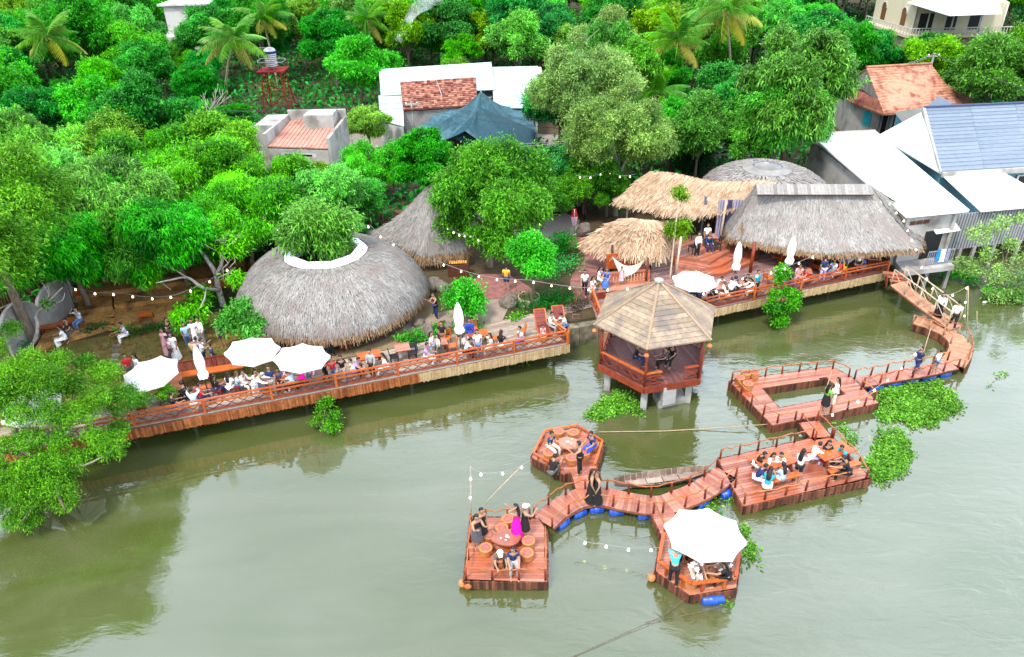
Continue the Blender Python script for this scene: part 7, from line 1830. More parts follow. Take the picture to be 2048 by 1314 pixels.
# bottle-like float, plank and poles in the water
def pole_(label, pts, r=.04, mat=POLEWOOD, name='bamboo_pole', cat='pole'):
    q = MB(); q.tube([P(x, y, z) for x, y, z in pts], r, 6); tag(q.build(name, mat), label, cat)
pole_('slanting bamboo pole from the bottom edge to the parasol raft', [(1140, 1316, .03), (1260, 1262, .06), (1330, 1230, .12), (1372, 1195, .45)], .011, LOGS_GREY); pole_('bamboo pole trailing from the parasol raft front', [(1290, 1245, .05), (1400, 1225, .1), (1465, 1205, .25)], .010, LOGS_GREY)
pole_('long bamboo boom floating between six sided raft and ring raft', [(1198, 864, .06), (1260, 863, .05), (1330, 862, .05), (1400, 858, .04), (1545, 848, .3)], .022, ROPE)
pole_('thin slanting pole between square raft and string of bulbs', [(965, 1012, .4), (1005, 970, .9), (1045, 930, 1.4)], .02, ROPE)
tag((lambda q: (q.lathe([(.05, -.14), (.13, -.1), (.16, 0), (.13, .1), (.05, .14)], tuple(P(925, 1166, .2)), 12), q.build('clay_float', TERRACOTTA))[1])(MB()), 'round clay float at the left corner of the square raft, outer one', 'float', 'clay floats'); tag((lambda q: (q.lathe([(.05, -.14), (.13, -.1), (.16, 0), (.13, .1), (.05, .14)], tuple(P(936, 1170, .2)), 12), q.build('clay_float', TERRACOTTA))[1])(MB()), 'round clay float at the left corner of the square raft, inner one', 'float', 'clay floats')
tag((lambda q: (q.lathe([(.05, -.14), (.13, -.1), (.16, 0), (.13, .1), (.05, .14)], tuple(P(1303, 1155, .2)), 12), q.build('clay_float', TERRACOTTA))[1])(MB()), 'round clay float at the left of the parasol raft', 'float', 'clay floats')
# ---------------------------------------------------------------- poles, wires, bulbs
def catenary(a, b_, sag, n=14): return [a.lerp(b_, i / n) - Vector((0, 0, sag * math.sin(math.pi * i / n))) for i in range(n + 1)]
def bulbs(label, pts, sag, bulb_px, wire=None, r=.055, n=10, cat='string lights'):
    """cable through world points, a bulb hanging under it at even steps"""
    root = thing('string_lights', label, cat, tuple(pts[0])); off = Vector(pts[0]); q = MB(); path = []
    for i in range(len(pts) - 1): path += catenary(pts[i], pts[i + 1], sag)[(1 if i else 0):]
    q.tube([p - off for p in path], .012, 5); q.build('cable', wire or WIRE_LT, root)
    key = 'bulbmesh%d' % int(r * 1000)
    if key not in _PM:
        b = MB(); b.lathe([(.2 * r, 0), (.25 * r, -.4 * r), (.8 * r, -1.1 * r), (r, -1.8 * r), (.75 * r, -2.5 * r), (.1 * r, -2.8 * r)], (0, 0, 0), 10); o = b.build('bulb', BULB); _PM[key] = o.data; bpy.data.objects.remove(o)
    cum = [0]
    for i in range(len(path) - 1): cum.append(cum[-1] + (path[i + 1] - path[i]).length)
    for k in range(n):
        s = cum[-1] * (k + .5) / n; i = 0
        while cum[i + 1] < s and i < len(cum) - 2: i += 1
        p = path[i].lerp(path[i + 1], (s - cum[i]) / max(1e-6, cum[i + 1] - cum[i])); o = bpy.data.objects.new('bulb', _PM[key]); link(o, root); o.location = p - off - Vector((0, 0, .02))
bulbs('string of lit bulbs from the tall hut across the garden to the pavilion roof', [P(870, 520, 4.2), P(1060, 560, 4.0), P(1316, 568, 5.6)], .35, None, n=12)
bulbs('string of lit bulbs along the brown terraces under the mangos', [P(130, 570, 3.4), P(240, 585, 3.2), P(350, 590, 3.3), P(470, 525, 3.8)], .2, None, n=9, r=.06)
bulbs('string of lit bulbs in the tree by the entrance', [P(880, 440, 4.6), P(940, 470, 4.4), P(1020, 480, 4.2), P(1085, 440, 4.6)], .3, None, n=16)
bulbs('string of lit bulbs over the right hand deck tables', [P(1395, 585, 3.9), P(1480, 555, 3.7), P(1640, 505, 3.8)], .25, None, n=9)
bulbs('string of lit bulbs down the hip of the long hut to the gangway', [P(1775, 395, 5.5), P(1810, 440, 4.6), P(1838, 505, 3.4)], .1, None, n=6)
bulbs('string of lit bulbs over the water right of the gangway', [P(1840, 520, 3.0), P(1880, 590, 2.4), P(1936, 572, 2.6), P(1930, 640, 1.5)], .2, None, n=8)
bulbs('string of lit bulbs between two poles above the square raft', [P(940, 935, 2.4), P(990, 945, 2.2), P(1062, 920, 1.9)], .15, None, n=3); bulbs('hanging bulbs on the upright pole by the square raft', [P(941, 935, 2.4), P(940, 1010, 1.2)], .0, None, n=2)
bulbs('low string of bulbs over the water between square raft and parasol raft', [P(1150, 1072, .75), P(1205, 1088, .7), P(1325, 1095, .9)], .12, None, n=4)
bulbs('string of bulbs in the airy grey tree over the straw canopy', [P(1150, 350, 5.2), P(1215, 340, 5.4), P(1270, 348, 5.4)], .25, None, n=6); bulbs('string of bulbs rising from ring raft to the gangway pole', [P(1640, 830, 1.2), P(1730, 790, 2.0), P(1845, 690, 2.4)], .3, None, n=6)
bulbs('string of lit bulbs above the round hut opening', [P(540, 455, 4.9), P(620, 440, 5.6), P(740, 450, 5.6), P(800, 490, 4.9)], .25, None, n=9)
pole_('upright pole with bulbs at the upper left corner of the square raft', [(942, 1034, ZR), (941, 933, 2.4)], .025, POLEWOOD, 'light_pole'); pole_('upright bamboo pole right of the gangway', [(1934, 668, .1), (1937, 572, 2.6)], .025, POLEWOOD, 'light_pole'); pole_('leaning thin pole beside the curling walkway', [(1838, 735, .5), (1862, 655, 2.4)], .022, POLEWOOD, 'light_pole')
pole_('thin leaning pole on the ring raft', [(1638, 826, ZR), (1664, 740, 2.3)], .02, POLEWOOD, 'light_pole'); pole_('short thin stake in the water right of the gangway', [(1954, 655, 0), (1954, 622, .8)], .018, POLEWOOD, 'stake')
def upole(label, x, y, zb, zt, kx=0):
    a = P(x, y, zb); t = thing('utility_pole', label, 'utility pole', tuple(a)); q = MB(); q.tube([(0, 0, 0), (0, 0, zt - zb)], [.13, .09], 8); q.build('mast', CONC, t); q = MB(); q.beam((-.6, 0, zt - zb - .3), (.6, 0, zt - zb - .3), .09); q.build('crossarm', CONC_LT, t)
    for k in (-.5, 0, .5): q = MB(); q.lathe([(.03, 0), (.07, .06), (.05, .16)], (k, 0, zt - zb - .25), 8); q.build('insulator', CERAMIC, t)
    return a + Vector((0, 0, zt - zb - .1))
U1 = upole('short utility pole in the dark gap of the mango grove', 370, 300, ZL, 5.0); U2 = upole('utility pole with crossarm in front of the orange tiled roof', 1836, 232, ZL, 7.4); U3 = upole('pale utility pole beside the shade net', 830, 285, ZL, 5.2); U4 = upole('utility pole by the road behind the pale round hut', 1542, 300, ZL, 5.0)
def wires(label, pts, sag, offs=((0, 0),), mat=None):
    for k, (ox, oz) in enumerate(offs):
        q = MB()
        for i in range(len(pts) - 1): q.tube([p + Vector((0, ox, oz)) for p in catenary(pts[i], pts[i + 1], sag)], .022, 5)
        tag(q.build('power_line', mat or WIRE), label, 'power line', 'power lines')
wires('dark power lines strung past the flat roofed house', [P(-60, 262, 5.2), U1, U3, P(1180, 250, 6.0)], .3, ((0, 0), (.5, 0), (0, -.45)))
wires('thin power line rising from the mid wood to the right hand pole', [P(1000, 290, 4.5), P(1420, 245, 6.2), U2], .3, ((0, 0), (.4, -.3)), WIRE_LT); wires('power lines running off right from the crossarm pole', [U2, P(2100, 190, 8.0)], .3, ((-.4, 0), (.4, 0)))
# smoke of a fire in the wood
sm = bpy.data.materials.new('smoke'); sm.use_nodes = True; N, L = sm.node_tree.nodes, sm.node_tree.links; N.remove(N['Principled BSDF'])
pv = N.new('ShaderNodeVolumePrincipled'); pv.inputs['Color'].default_value = (.9, .92, .97, 1); tc = N.new('ShaderNodeTexCoord'); nz_ = N.new('ShaderNodeTexNoise'); nz_.inputs['Scale'].default_value = .55; nz_.inputs['Detail'].default_value = 5; nz_.inputs['Distortion'].default_value = 1.0
L.new(tc.outputs['Object'], nz_.inputs['Vector']); mr = N.new('ShaderNodeMapRange'); mr.inputs['From Min'].default_value = .38; mr.inputs['From Max'].default_value = .8; mr.inputs['To Max'].default_value = 1.3; L.new(nz_.outputs[0], mr.inputs['Value'])
SA, SB = P(795, 82, 8.5), P(862, -10, 13.5); SB.y = SA.y + 3; SD = SB - SA
def vm(op, a_, b_=None):
    n_ = N.new('ShaderNodeVectorMath'); n_.operation = op
    for i, q_ in enumerate((a_, b_)):
        if q_ is None: continue
        if isinstance(q_, Vector): n_.inputs[i].default_value = q_
        else: L.new(q_, n_.inputs[i])
    return n_
rel = vm('SUBTRACT', tc.outputs['Object'], SA); dt = vm('DOT_PRODUCT', rel.outputs[0], SD / SD.length_squared); pr_ = vm('SCALE', SD.copy()); L.new(dt.outputs['Value'], pr_.inputs['Scale']); df = vm('SUBTRACT', rel.outputs[0], pr_.outputs[0]); ln_ = vm('LENGTH', df.outputs[0])
rad_ = N.new('ShaderNodeMath'); rad_.operation = 'MULTIPLY_ADD'; rad_.inputs[1].default_value = 1.1; rad_.inputs[2].default_value = .55; L.new(dt.outputs['Value'], rad_.inputs[0])
dv = N.new('ShaderNodeMath'); dv.operation = 'DIVIDE'; L.new(ln_.outputs['Value'], dv.inputs[0]); L.new(rad_.outputs[0], dv.inputs[1])
fo = N.new('ShaderNodeMapRange'); fo.inputs['From Min'].default_value = .1; fo.inputs['From Max'].default_value = 1.0; fo.inputs['To Min'].default_value = 1; fo.inputs['To Max'].default_value = 0; L.new(dv.outputs[0], fo.inputs['Value'])
ml = N.new('ShaderNodeMath'); ml.operation = 'MULTIPLY'; L.new(mr.outputs[0], ml.inputs[0]); L.new(fo.outputs[0], ml.inputs[1]); L.new(ml.outputs[0], pv.inputs['Density']); L.new(pv.outputs[0], N['Material Output'].inputs['Volume'])
a, b_ = P(795, 82, 8.5), P(862, -10, 13.5); b_.y = a.y + 3; q = MB(); q.smooth = True
pp = smooth([a, a.lerp(b_, .4) + Vector((-.3, 0, .8)), a.lerp(b_, .75) + Vector((.3, 0, .4)), b_], 5); q.tube(pp, [.5 + 1.3 * i / len(pp) for i in range(len(pp))], 14)
tag(q.build('smoke', sm), kind='stuff', label='thin pale smoke drifting up from the wood', cat='smoke')

# planks and net seen between the trees and under the long hut
t = thing('plank_pile', 'untidy pile of orange brown planks beside the pink roofed house', 'planks', tuple(P(735, 352, ZL))); q = MB(); p = P(735, 352, ZL); rr_ = random.Random(5)
for k in range(14): q.box((p.x + rr_.uniform(-.9, .9), p.y + rr_.uniform(-.7, .7), ZL + .1 + .045 * k), (rr_.uniform(1.4, 2.4), .22, .04), rr_.uniform(-.5, 1.3))
q.build('planks', M('loose_planks', px(150, 92, 56), px(216, 168, 120), noise=.2), t); origin_at(t)
n0, n1, n2 = P(1662, 505, 3.1), P(1722, 502, 3.0), P(1694, 530, 2.3); q = MB(); Gn = 8
for i in range(Gn):
    for j in range(Gn - i):
        f = lambda a, b_: n0 + (n1 - n0) * (a / Gn) + (n2 - n0) * (b_ / Gn) + Vector((0, .02 * a, -.4 * math.sin(math.pi * a / Gn) * (1 - b_ / Gn)))
        q.face([f(i, j), f(i + 1, j), f(i, j + 1)])
        if i + j < Gn - 1: q.face([f(i + 1, j), f(i + 1, j + 1), f(i, j + 1)])
tag(q.build('hammock_net', NETFAB), 'cream net slung under the eave of the long hut', 'net')
q = MB(); p = P(1970, 604, .05); q.tube([p - Vector((.16, .05, 0)), p - Vector((.1, .03, 0)), p + Vector((.12, .04, 0)), p + Vector((.18, .06, 0)), p + Vector((.24, .08, 0))], [.03, .06, .06, .025, .02], 8)
tag(q.build('plastic_bottle', CERAMIC), 'white plastic bottle floating right of the gangway', 'bottle')
# ---------------------------------------------------------------- people
SKIN = M('skin', px(205, 160, 130), None, rough=.6, noise=.05); HAIRM = M('black_hair', (.012, .010, .010, 1), None, rough=.5, noise=.1); HAIRB = M('brown_hair', (.10, .04, .02, 1), None, rough=.5, noise=.1)
HAIRG = M('grey_hair', (.3, .3, .3, 1), None, rough=.7, noise=.1); EYE = M('eye', (.02, .015, .012, 1), None, rough=.3, noise=0); LIP = M('lips', (.3, .08, .07, 1), None, rough=.5, noise=0)
CL = dict(white=(.80, .80, .80), black=(.018, .018, .02), navy=(.02, .035, .11), blue=(.05, .13, .42), jean=(.09, .17, .34), ltblue=(.42, .60, .78), cyan=(.06, .55, .62), teal=(.02, .28, .36), red=(.62, .03, .04), pink=(.72, .36, .42), magenta=(.85, .01, .36),
          purple=(.34, .22, .48), yellow=(.75, .42, .05), grey=(.30, .30, .31), dgrey=(.08, .08, .09), tan=(.46, .33, .19), green=(.12, .42, .05), lilac=(.52, .42, .66), cream=(.70, .62, .52), rose=(.66, .42, .42), royal=(.03, .08, .50), brown=(.16, .08, .05))
_CM = {}
def cloth(c):
    if c not in _CM: _CM[c] = M('cloth_' + c, CL[c] + (1,), None, rough=.9, noise=.14, ns=9, spec=.15, bump=.3)
    return _CM[c]
PO = {  # hip height, lean, legs (pitch, out, knee), arms (pitch, out, elbow), head pitch
    'stand': (.88, 0, ((3, .05, 4), (-3, .05, 4)), ((6, .16, 14), (2, .16, 18)), 4),
    'phone': (.88, 2, ((4, .05, 6), (-3, .05, 3)), ((48, .12, 85), (44, .12, 88)), 14),
    'walk': (.86, 4, ((24, .03, 10), (-18, .03, 22)), ((-18, .12, 16), (24, .12, 24)), 6),
    'point': (.88, 2, ((4, .06, 4), (-3, .06, 4)), ((8, .15, 20), (82, .12, 25)), 0),
    'bend': (.84, 42, ((10, .05, 8), (-6, .05, 6)), ((66, .12, 20), (56, .12, 26)), 26),
    'sit': (.50, 6, ((86, .12, 84), (84, .12, 92)), ((30, .14, 58), (34, .14, 52)), 12),
    'sitfwd': (.50, 22, ((86, .14, 84), (82, .14, 95)), ((56, .12, 28), (50, .14, 36)), 18),
    'situp': (.50, 2, ((86, .12, 84), (84, .12, 92)), ((92, .45, 118), (96, .45, 112)), 6),
    'squat': (.24, 26, ((112, .22, 128), (106, .22, 126)), ((52, .12, 46), (58, .12, 40)), 14),
    'armup': (.88, 0, ((4, .05, 4), (-3, .05, 4)), ((128, .3, 105), (50, .12, 90)), 2)}
def V3(p, o=0.0): a = R(p); return Vector((o, math.sin(a), -math.cos(a))).normalized()
def joints(pose):
    hz, lean, legs, arms, hp = PO[pose]; l = R(lean); t = Vector((0, math.sin(l), math.cos(l))); J = {}
    pel = Vector((0, 0, hz)); J['pelvis'] = pel; J['waist'] = pel + t * .16; J['chest'] = pel + t * .34; J['neck0'] = pel + t * .46; ht = R(lean * .6 + hp); hd = Vector((0, math.sin(ht), math.cos(ht)))
    J['neck'] = pel + t * .52; J['jaw'] = J['neck'] + hd * .085 + Vector((0, .025, 0)); J['head'] = J['neck'] + hd * .165 + Vector((0, .012, 0)); J['crown'] = J['neck'] + hd * .245; J['hd'] = hd
    J['fwd'] = Vector((0, math.cos(ht), -math.sin(ht)))
    for i, s in enumerate((-1, 1)):
        sh = pel + t * .425 + Vector((s * .165, 0, 0)); a, o, e = arms[i]; el = sh + V3(a, s * o) * .275; wr_ = el + V3(a + e, -s * o * .9) * .25; hd2 = (wr_ - el).normalized()
        J['sh%d' % i], J['el%d' % i], J['wr%d' % i], J['pm%d' % i] = sh, el, wr_, wr_ + hd2 * .075; side = Vector((s, 0, 0)); side = (side - hd2 * side.dot(hd2)).normalized(); cur = side.cross(hd2) * s
        for f in range(4):
            b_ = J['pm%d' % i] + side * (.026 - .0175 * f); ln = (.075, .085, .08, .062)[f]; J['f%d%d' % (i, f)] = [b_, b_ + hd2 * ln * .5 - cur * .006, b_ + hd2 * ln * .85 - cur * .03]
        b_ = wr_ + hd2 * .03 - side * .03; J['t%d' % i] = [b_, b_ - side * .03 + hd2 * .03, b_ - side * .035 + hd2 * .06]
        p, o, k = legs[i]; hip = pel + Vector((s * .085, 0, -.03)); kn = hip + V3(p, s * o) * .41; an = kn + V3(p - k, 0) * .41
        fd = Vector((0, 1, -.12)).normalized(); J['hip%d' % i], J['kn%d' % i], J['an%d' % i], J['toe%d' % i] = hip, kn, an, an + fd * .17 + Vector((0, 0, -.035))
        J['heel%d' % i] = an + Vector((0, -.03, -.04))
    return J
def skin_mesh(name, verts, edges, rad, mats, sub=1):
    me = bpy.data.meshes.new(name); me.from_pydata([tuple(v) for v in verts], edges, []); o = bpy.data.objects.new(name, me); COL.objects.link(o)
    sk = o.modifiers.new('skin', 'SKIN'); sk.use_smooth_shade = True; sk.branch_smoothing = .3
    for i, d in enumerate(me.skin_vertices[0].data):
        r = rad[i]; d.radius = (r, r) if isinstance(r, (int, float)) else r; d.use_root = i == 0
    if sub: sb = o.modifiers.new('sub', 'SUBSURF'); sb.levels = sub
    dg = bpy.context.evaluated_depsgraph_get(); out = bpy.data.meshes.new_from_object(o.evaluated_get(dg)); bpy.data.objects.remove(o); out.materials.clear()
    for mt in mats: out.materials.append(mt)
    return out
class Net:
    def __init__(s): s.v, s.e, s.r, s.n = [], [], [], {}
    def add(s, key, p, r, to=None):
        s.v.append(p); s.r.append(r); s.n[key] = len(s.v) - 1
        if to is not None: s.e.append((s.n[to], s.n[key]))
def torso(n, J, g):
    n.add('pelvis', J['pelvis'], (.135 + g, .10 + g)); n.add('waist', J['waist'], (.112 + g, .085 + g), 'pelvis'); n.add('chest', J['chest'], (.135 + g, .098 + g), 'waist'); n.add('neck0', J['neck0'], (.08 + g, .07 + g), 'chest')
def build_body(J):
    n = Net(); torso(n, J, 0); n.add('neck', J['neck'], .052, 'neck0'); n.add('jaw', J['jaw'], (.066, .07), 'neck'); n.add('head', J['head'], (.082, .094), 'jaw'); n.add('crown', J['crown'], (.06, .068), 'head')
    for i in (0, 1):
        n.add('sh%d' % i, J['sh%d' % i], .062, 'chest'); n.add('el%d' % i, J['el%d' % i], .043, 'sh%d' % i); n.add('wr%d' % i, J['wr%d' % i], .029, 'el%d' % i); n.add('pm%d' % i, J['pm%d' % i], (.040, .02), 'wr%d' % i)
        for f in range(4):
            for k, p in enumerate(J['f%d%d' % (i, f)]):
                if k: n.add('f%d%d%d' % (i, f, k), p, .0095, 'pm%d' % i if k == 1 else 'f%d%d%d' % (i, f, k - 1))
        n.add('t%d1' % i, J['t%d' % i][1], .0105, 'wr%d' % i); n.add('t%d2' % i, J['t%d' % i][2], .009, 't%d1' % i)
        n.add('hip%d' % i, J['hip%d' % i], .088, 'pelvis'); n.add('kn%d' % i, J['kn%d' % i], .054, 'hip%d' % i); n.add('an%d' % i, J['an%d' % i], .038, 'kn%d' % i); n.add('toe%d' % i, J['toe%d' % i], (.04, .025), 'an%d' % i)
    me = skin_mesh('body', n.v, n.e, n.r, [SKIN, EYE, LIP])
    bm = bmesh.new(); bm.from_mesh(me); f, up, side = J['fwd'], J['hd'], Vector((1, 0, 0)); h = J['head']
    def blob(c, s, mi):
        g = bmesh.ops.create_icosphere(bm, subdivisions=1, radius=1, matrix=Matrix.Translation(c) @ Matrix.Diagonal((*s, 1)))
        for v in g['verts']:
            for fc in v.link_faces: fc.material_index = mi
    for s in (-1, 1):
        blob(h + f * .082 + side * s * .034 + up * .0, (.013, .010, .009), 1); blob(h + side * s * .083 - up * .012, (.012, .022, .032), 0)
    blob(h + f * .094 - up * .024, (.013, .018, .022), 0); blob(h + f * .080 - up * .064, (.024, .010, .008), 2)
    bm.to_mesh(me); bm.free(); return me
def build_cloth(kind, J):
    n = Net()
    if kind in ('tee', 'longsleeve', 'top'):
        torso(n, J, .022)
        if kind != 'top':
            for i in (0, 1):
                n.add('sh%d' % i, J['sh%d' % i], .076, 'chest'); k = .62
                if kind == 'tee': n.add('m%d' % i, J['sh%d' % i].lerp(J['el%d' % i], .62), .062, 'sh%d' % i)
                else: n.add('el%d' % i, J['el%d' % i], .056, 'sh%d' % i); n.add('wr%d' % i, J['wr%d' % i].lerp(J['el%d' % i], .1), .042, 'el%d' % i)
        return skin_mesh('shirt', n.v, n.e, n.r, [cloth('white')])
    if kind in ('trousers', 'shorts'):
        n.add('pelvis', J['pelvis'] + Vector((0, 0, .05)), (.148, .116))
        for i in (0, 1):
            n.add('hip%d' % i, J['hip%d' % i], .104, 'pelvis')
            if kind == 'shorts': n.add('k%d' % i, J['hip%d' % i].lerp(J['kn%d' % i], .75), .082, 'hip%d' % i)
            else: n.add('kn%d' % i, J['kn%d' % i], .070, 'hip%d' % i); n.add('an%d' % i, J['an%d' % i].lerp(J['kn%d' % i], .08), .056, 'kn%d' % i)
        return skin_mesh('trousers', n.v, n.e, n.r, [cloth('white')])
    # skirts: lofted from the waist over the knees
    q = MB(); q.smooth = True; rings = []; long_ = kind == 'longskirt'; K = 16
    km, am = (J['kn0'] + J['kn1']) / 2, (J['an0'] + J['an1']) / 2; seated = abs(km.z - J['pelvis'].z) < .25
    path = [(J['waist'], .135, .108), (J['pelvis'], .17, .135)]
    if seated: path += [(J['pelvis'].lerp(km, .55) + Vector((0, 0, .01)), .2, .12), (km + Vector((0, .04, 0)), .2, .11)] + ([(km.lerp(am, .75) + Vector((0, .03, 0)), .2, .13)] if long_ else [(km + Vector((0, .06, -.1)), .19, .09)])
    else: path += [(J['pelvis'].lerp(km, .5), .2, .17), (km, .215, .19)] + ([(km.lerp(am, .5), .235, .215), (km.lerp(am, .88), .255, .235)] if long_ else [])
    for j, (c, rx, ry) in enumerate(path):
        d = (path[min(j + 1, len(path) - 1)][0] - path[max(j - 1, 0)][0]).normalized(); x = Vector((1, 0, 0)); y = d.cross(x).normalized(); rings.append([c + x * rx * (1 + .06 * math.sin(5 * a)) * math.cos(a) + y * ry * (1 + .06 * math.sin(5 * a)) * math.sin(a) for a in [2 * math.pi * i / K for i in range(K)]])
    vs = [p for r_ in rings for p in r_]; fs = [(j * K + i, j * K + (i + 1) % K, (j + 1) * K + (i + 1) % K, (j + 1) * K + i) for j in range(len(rings) - 1) for i in range(K)]
    q.mesh(vs, fs, .5); o = q.build('skirt', cloth('white')); me = o.data; bpy.data.objects.remove(o); return me
def build_hair(kind, J):
    q = MB(); q.smooth = True; h, f, up, side = J['head'], J['fwd'], J['hd'], Vector((1, 0, 0)); n, k = 14, 8; vs, fs = [], []
    for j in range(k + 1):
        for i in range(n):
            a, b_ = 2 * math.pi * i / n, math.pi * j / k; d = side * math.cos(a) * math.sin(b_) + f * math.sin(a) * math.sin(b_) + up * math.cos(b_); front = d.dot(f)
            r = .108; cut = d.dot(up)
            if front > .25 and cut < .45: r = .05          # the face stays free
            if cut < -.5 and front > -.3: r = .05
            vs.append(h + up * .018 - f * .008 + Vector((d.x * r * .9, d.y * r * 1.02, d.z * r)) )
    for j in range(k):
        for i in range(n): fs.append((j * n + i, j * n + (i + 1) % n, (j + 1) * n + (i + 1) % n, (j + 1) * n + i))
    q.mesh(vs, fs, .5)
    if kind == 'long':
        back = [(h - f * .07, .085, .05), (J['neck'] - f * .085, .10, .04), (J['chest'].lerp(J['neck'], .45) - Vector((0, .115, 0)), .105, .032), (J['chest'] - Vector((0, .125, .06)), .075, .022)]; rg = []
        for c, rx, ry in back: rg += [c + Vector((rx * math.cos(2 * math.pi * i / 10), ry * math.sin(2 * math.pi * i / 10), 0)) for i in range(10)]
        q.mesh(rg, [(j * 10 + i, j * 10 + (i + 1) % 10, (j + 1) * 10 + (i + 1) % 10, (j + 1) * 10 + i) for j in range(3) for i in range(10)] + [tuple(30 + i for i in range(10))], .5)
    if kind == 'bun': c = h - f * .1 + up * .06; q.lathe([(.01, -.05), (.045, -.02), (.045, .02), (.01, .05)], tuple(c), 8)
    o = q.build('hair', HAIRM); me = o.data; bpy.data.objects.remove(o); return me
def build_cap(J):
    q = MB(); q.smooth = True; h, f, up = J['head'], J['fwd'], J['hd']; q.lathe([(.115, .03), (.114, .06), (.10, .1), (.065, .125), (.01, .135)], tuple(h), 14); q.hexa([h + Vector((-.08, .06, .03)), h + Vector((.08, .06, .03)), h + Vector((.06, .2, .015)), h + Vector((-.06, .2, .015))], [h + Vector((-.08, .06, .045)), h + Vector((.08, .06, .045)), h + Vector((.06, .2, .03)), h + Vector((-.06, .2, .03))])
    o = q.build('cap', cloth('white')); me = o.data; bpy.data.objects.remove(o); return me
_J, _PMSH = {}, {}
def pm(pose, kind):
    if pose not in _J: _J[pose] = joints(pose)
    if (pose, kind) not in _PMSH:
        J = _J[pose]; _PMSH[(pose, kind)] = build_body(J) if kind == 'body' else build_cap(J) if kind == 'cap' else build_hair(kind[5:], J) if kind.startswith('hair_') else build_cloth(kind, J)
    return _PMSH[(pose, kind)]
OUT = {'tp': ('tee', 'trousers'), 'ts': ('tee', 'shorts'), 'lp': ('longsleeve', 'trousers'), 'ls': ('longsleeve', 'shorts'), 'dr': ('tee', 'longskirt'), 'dl': ('top', 'longskirt'), 'md': ('top', 'shortskirt'), 'sk': ('tee', 'shortskirt'), 'lk': ('longsleeve', 'longskirt'), 'vp': ('top', 'trousers')}
def person(hx, hy, zf, pose, face, sc, outfit, top, bot, hair, label):
    pm(pose, 'body'); J = _J[pose]; rz = R(face - 90); h = Matrix.Rotation(rz, 3, 'Z') @ (J['head'] * sc)
    p = P(hx, hy, zf + h.z)
    if zf == ZD:                                   # nobody sits through the railing
        for e0_, e1_ in ((P(-40, 916, ZD), P(1139, 687, ZD)), (P(1203, 664, ZD), P(1777, 542, ZD))):
            if (hx < 1150) != (e0_.x < P(1150, 687, ZD).x): continue
            d = (e1_ - e0_).normalized(); n_ = Vector((-d.y, d.x, 0)); need = .36; foot = Vector((p.x - h.x, p.y - h.y, ZD))
            if pose.startswith('s') and pose != 'stand': need = .4 + .55 * max(0, -(n_.x * math.cos(R(face)) + n_.y * math.sin(R(face))))
            k = (foot - e0_).dot(n_)
            if k < need: p = p + n_ * (need - k)
    t = thing('person', label, 'person', (p.x - h.x, p.y - h.y, zf), rz); t.scale = (sc, sc, sc)
    def add(nm, me, mat=None):
        o = bpy.data.objects.new(nm, me); link(o, t)
        if mat: o.material_slots[0].link = 'OBJECT'; o.material_slots[0].material = mat
    add('body', pm(pose, 'body')); a, b_ = OUT[outfit]; add('skirt' if 'skirt' in b_ else ('shorts' if b_ == 'shorts' else 'trousers'), pm(pose, b_), cloth(bot)); add('shirt', pm(pose, a), cloth(top))
    hs, hm = {'s': ('hair_short', HAIRM), 'l': ('hair_long', HAIRM), 'b': ('hair_bun', HAIRM), 'n': ('hair_long', HAIRB), 'g': ('hair_short', HAIRG), 'c': ('hair_short', HAIRM)}[hair]; add('hair', pm(pose, hs), hm)
    if hair == 'c': add('cap', pm(pose, 'cap'), cloth('white'))
    return t
ZT = {'D': ZD, 'L': ZL, 'R': ZR, 'T': ZL + .22, 'S': ZD + .6, 'H': ZD + .45, 'G': zF, 'W': .9}
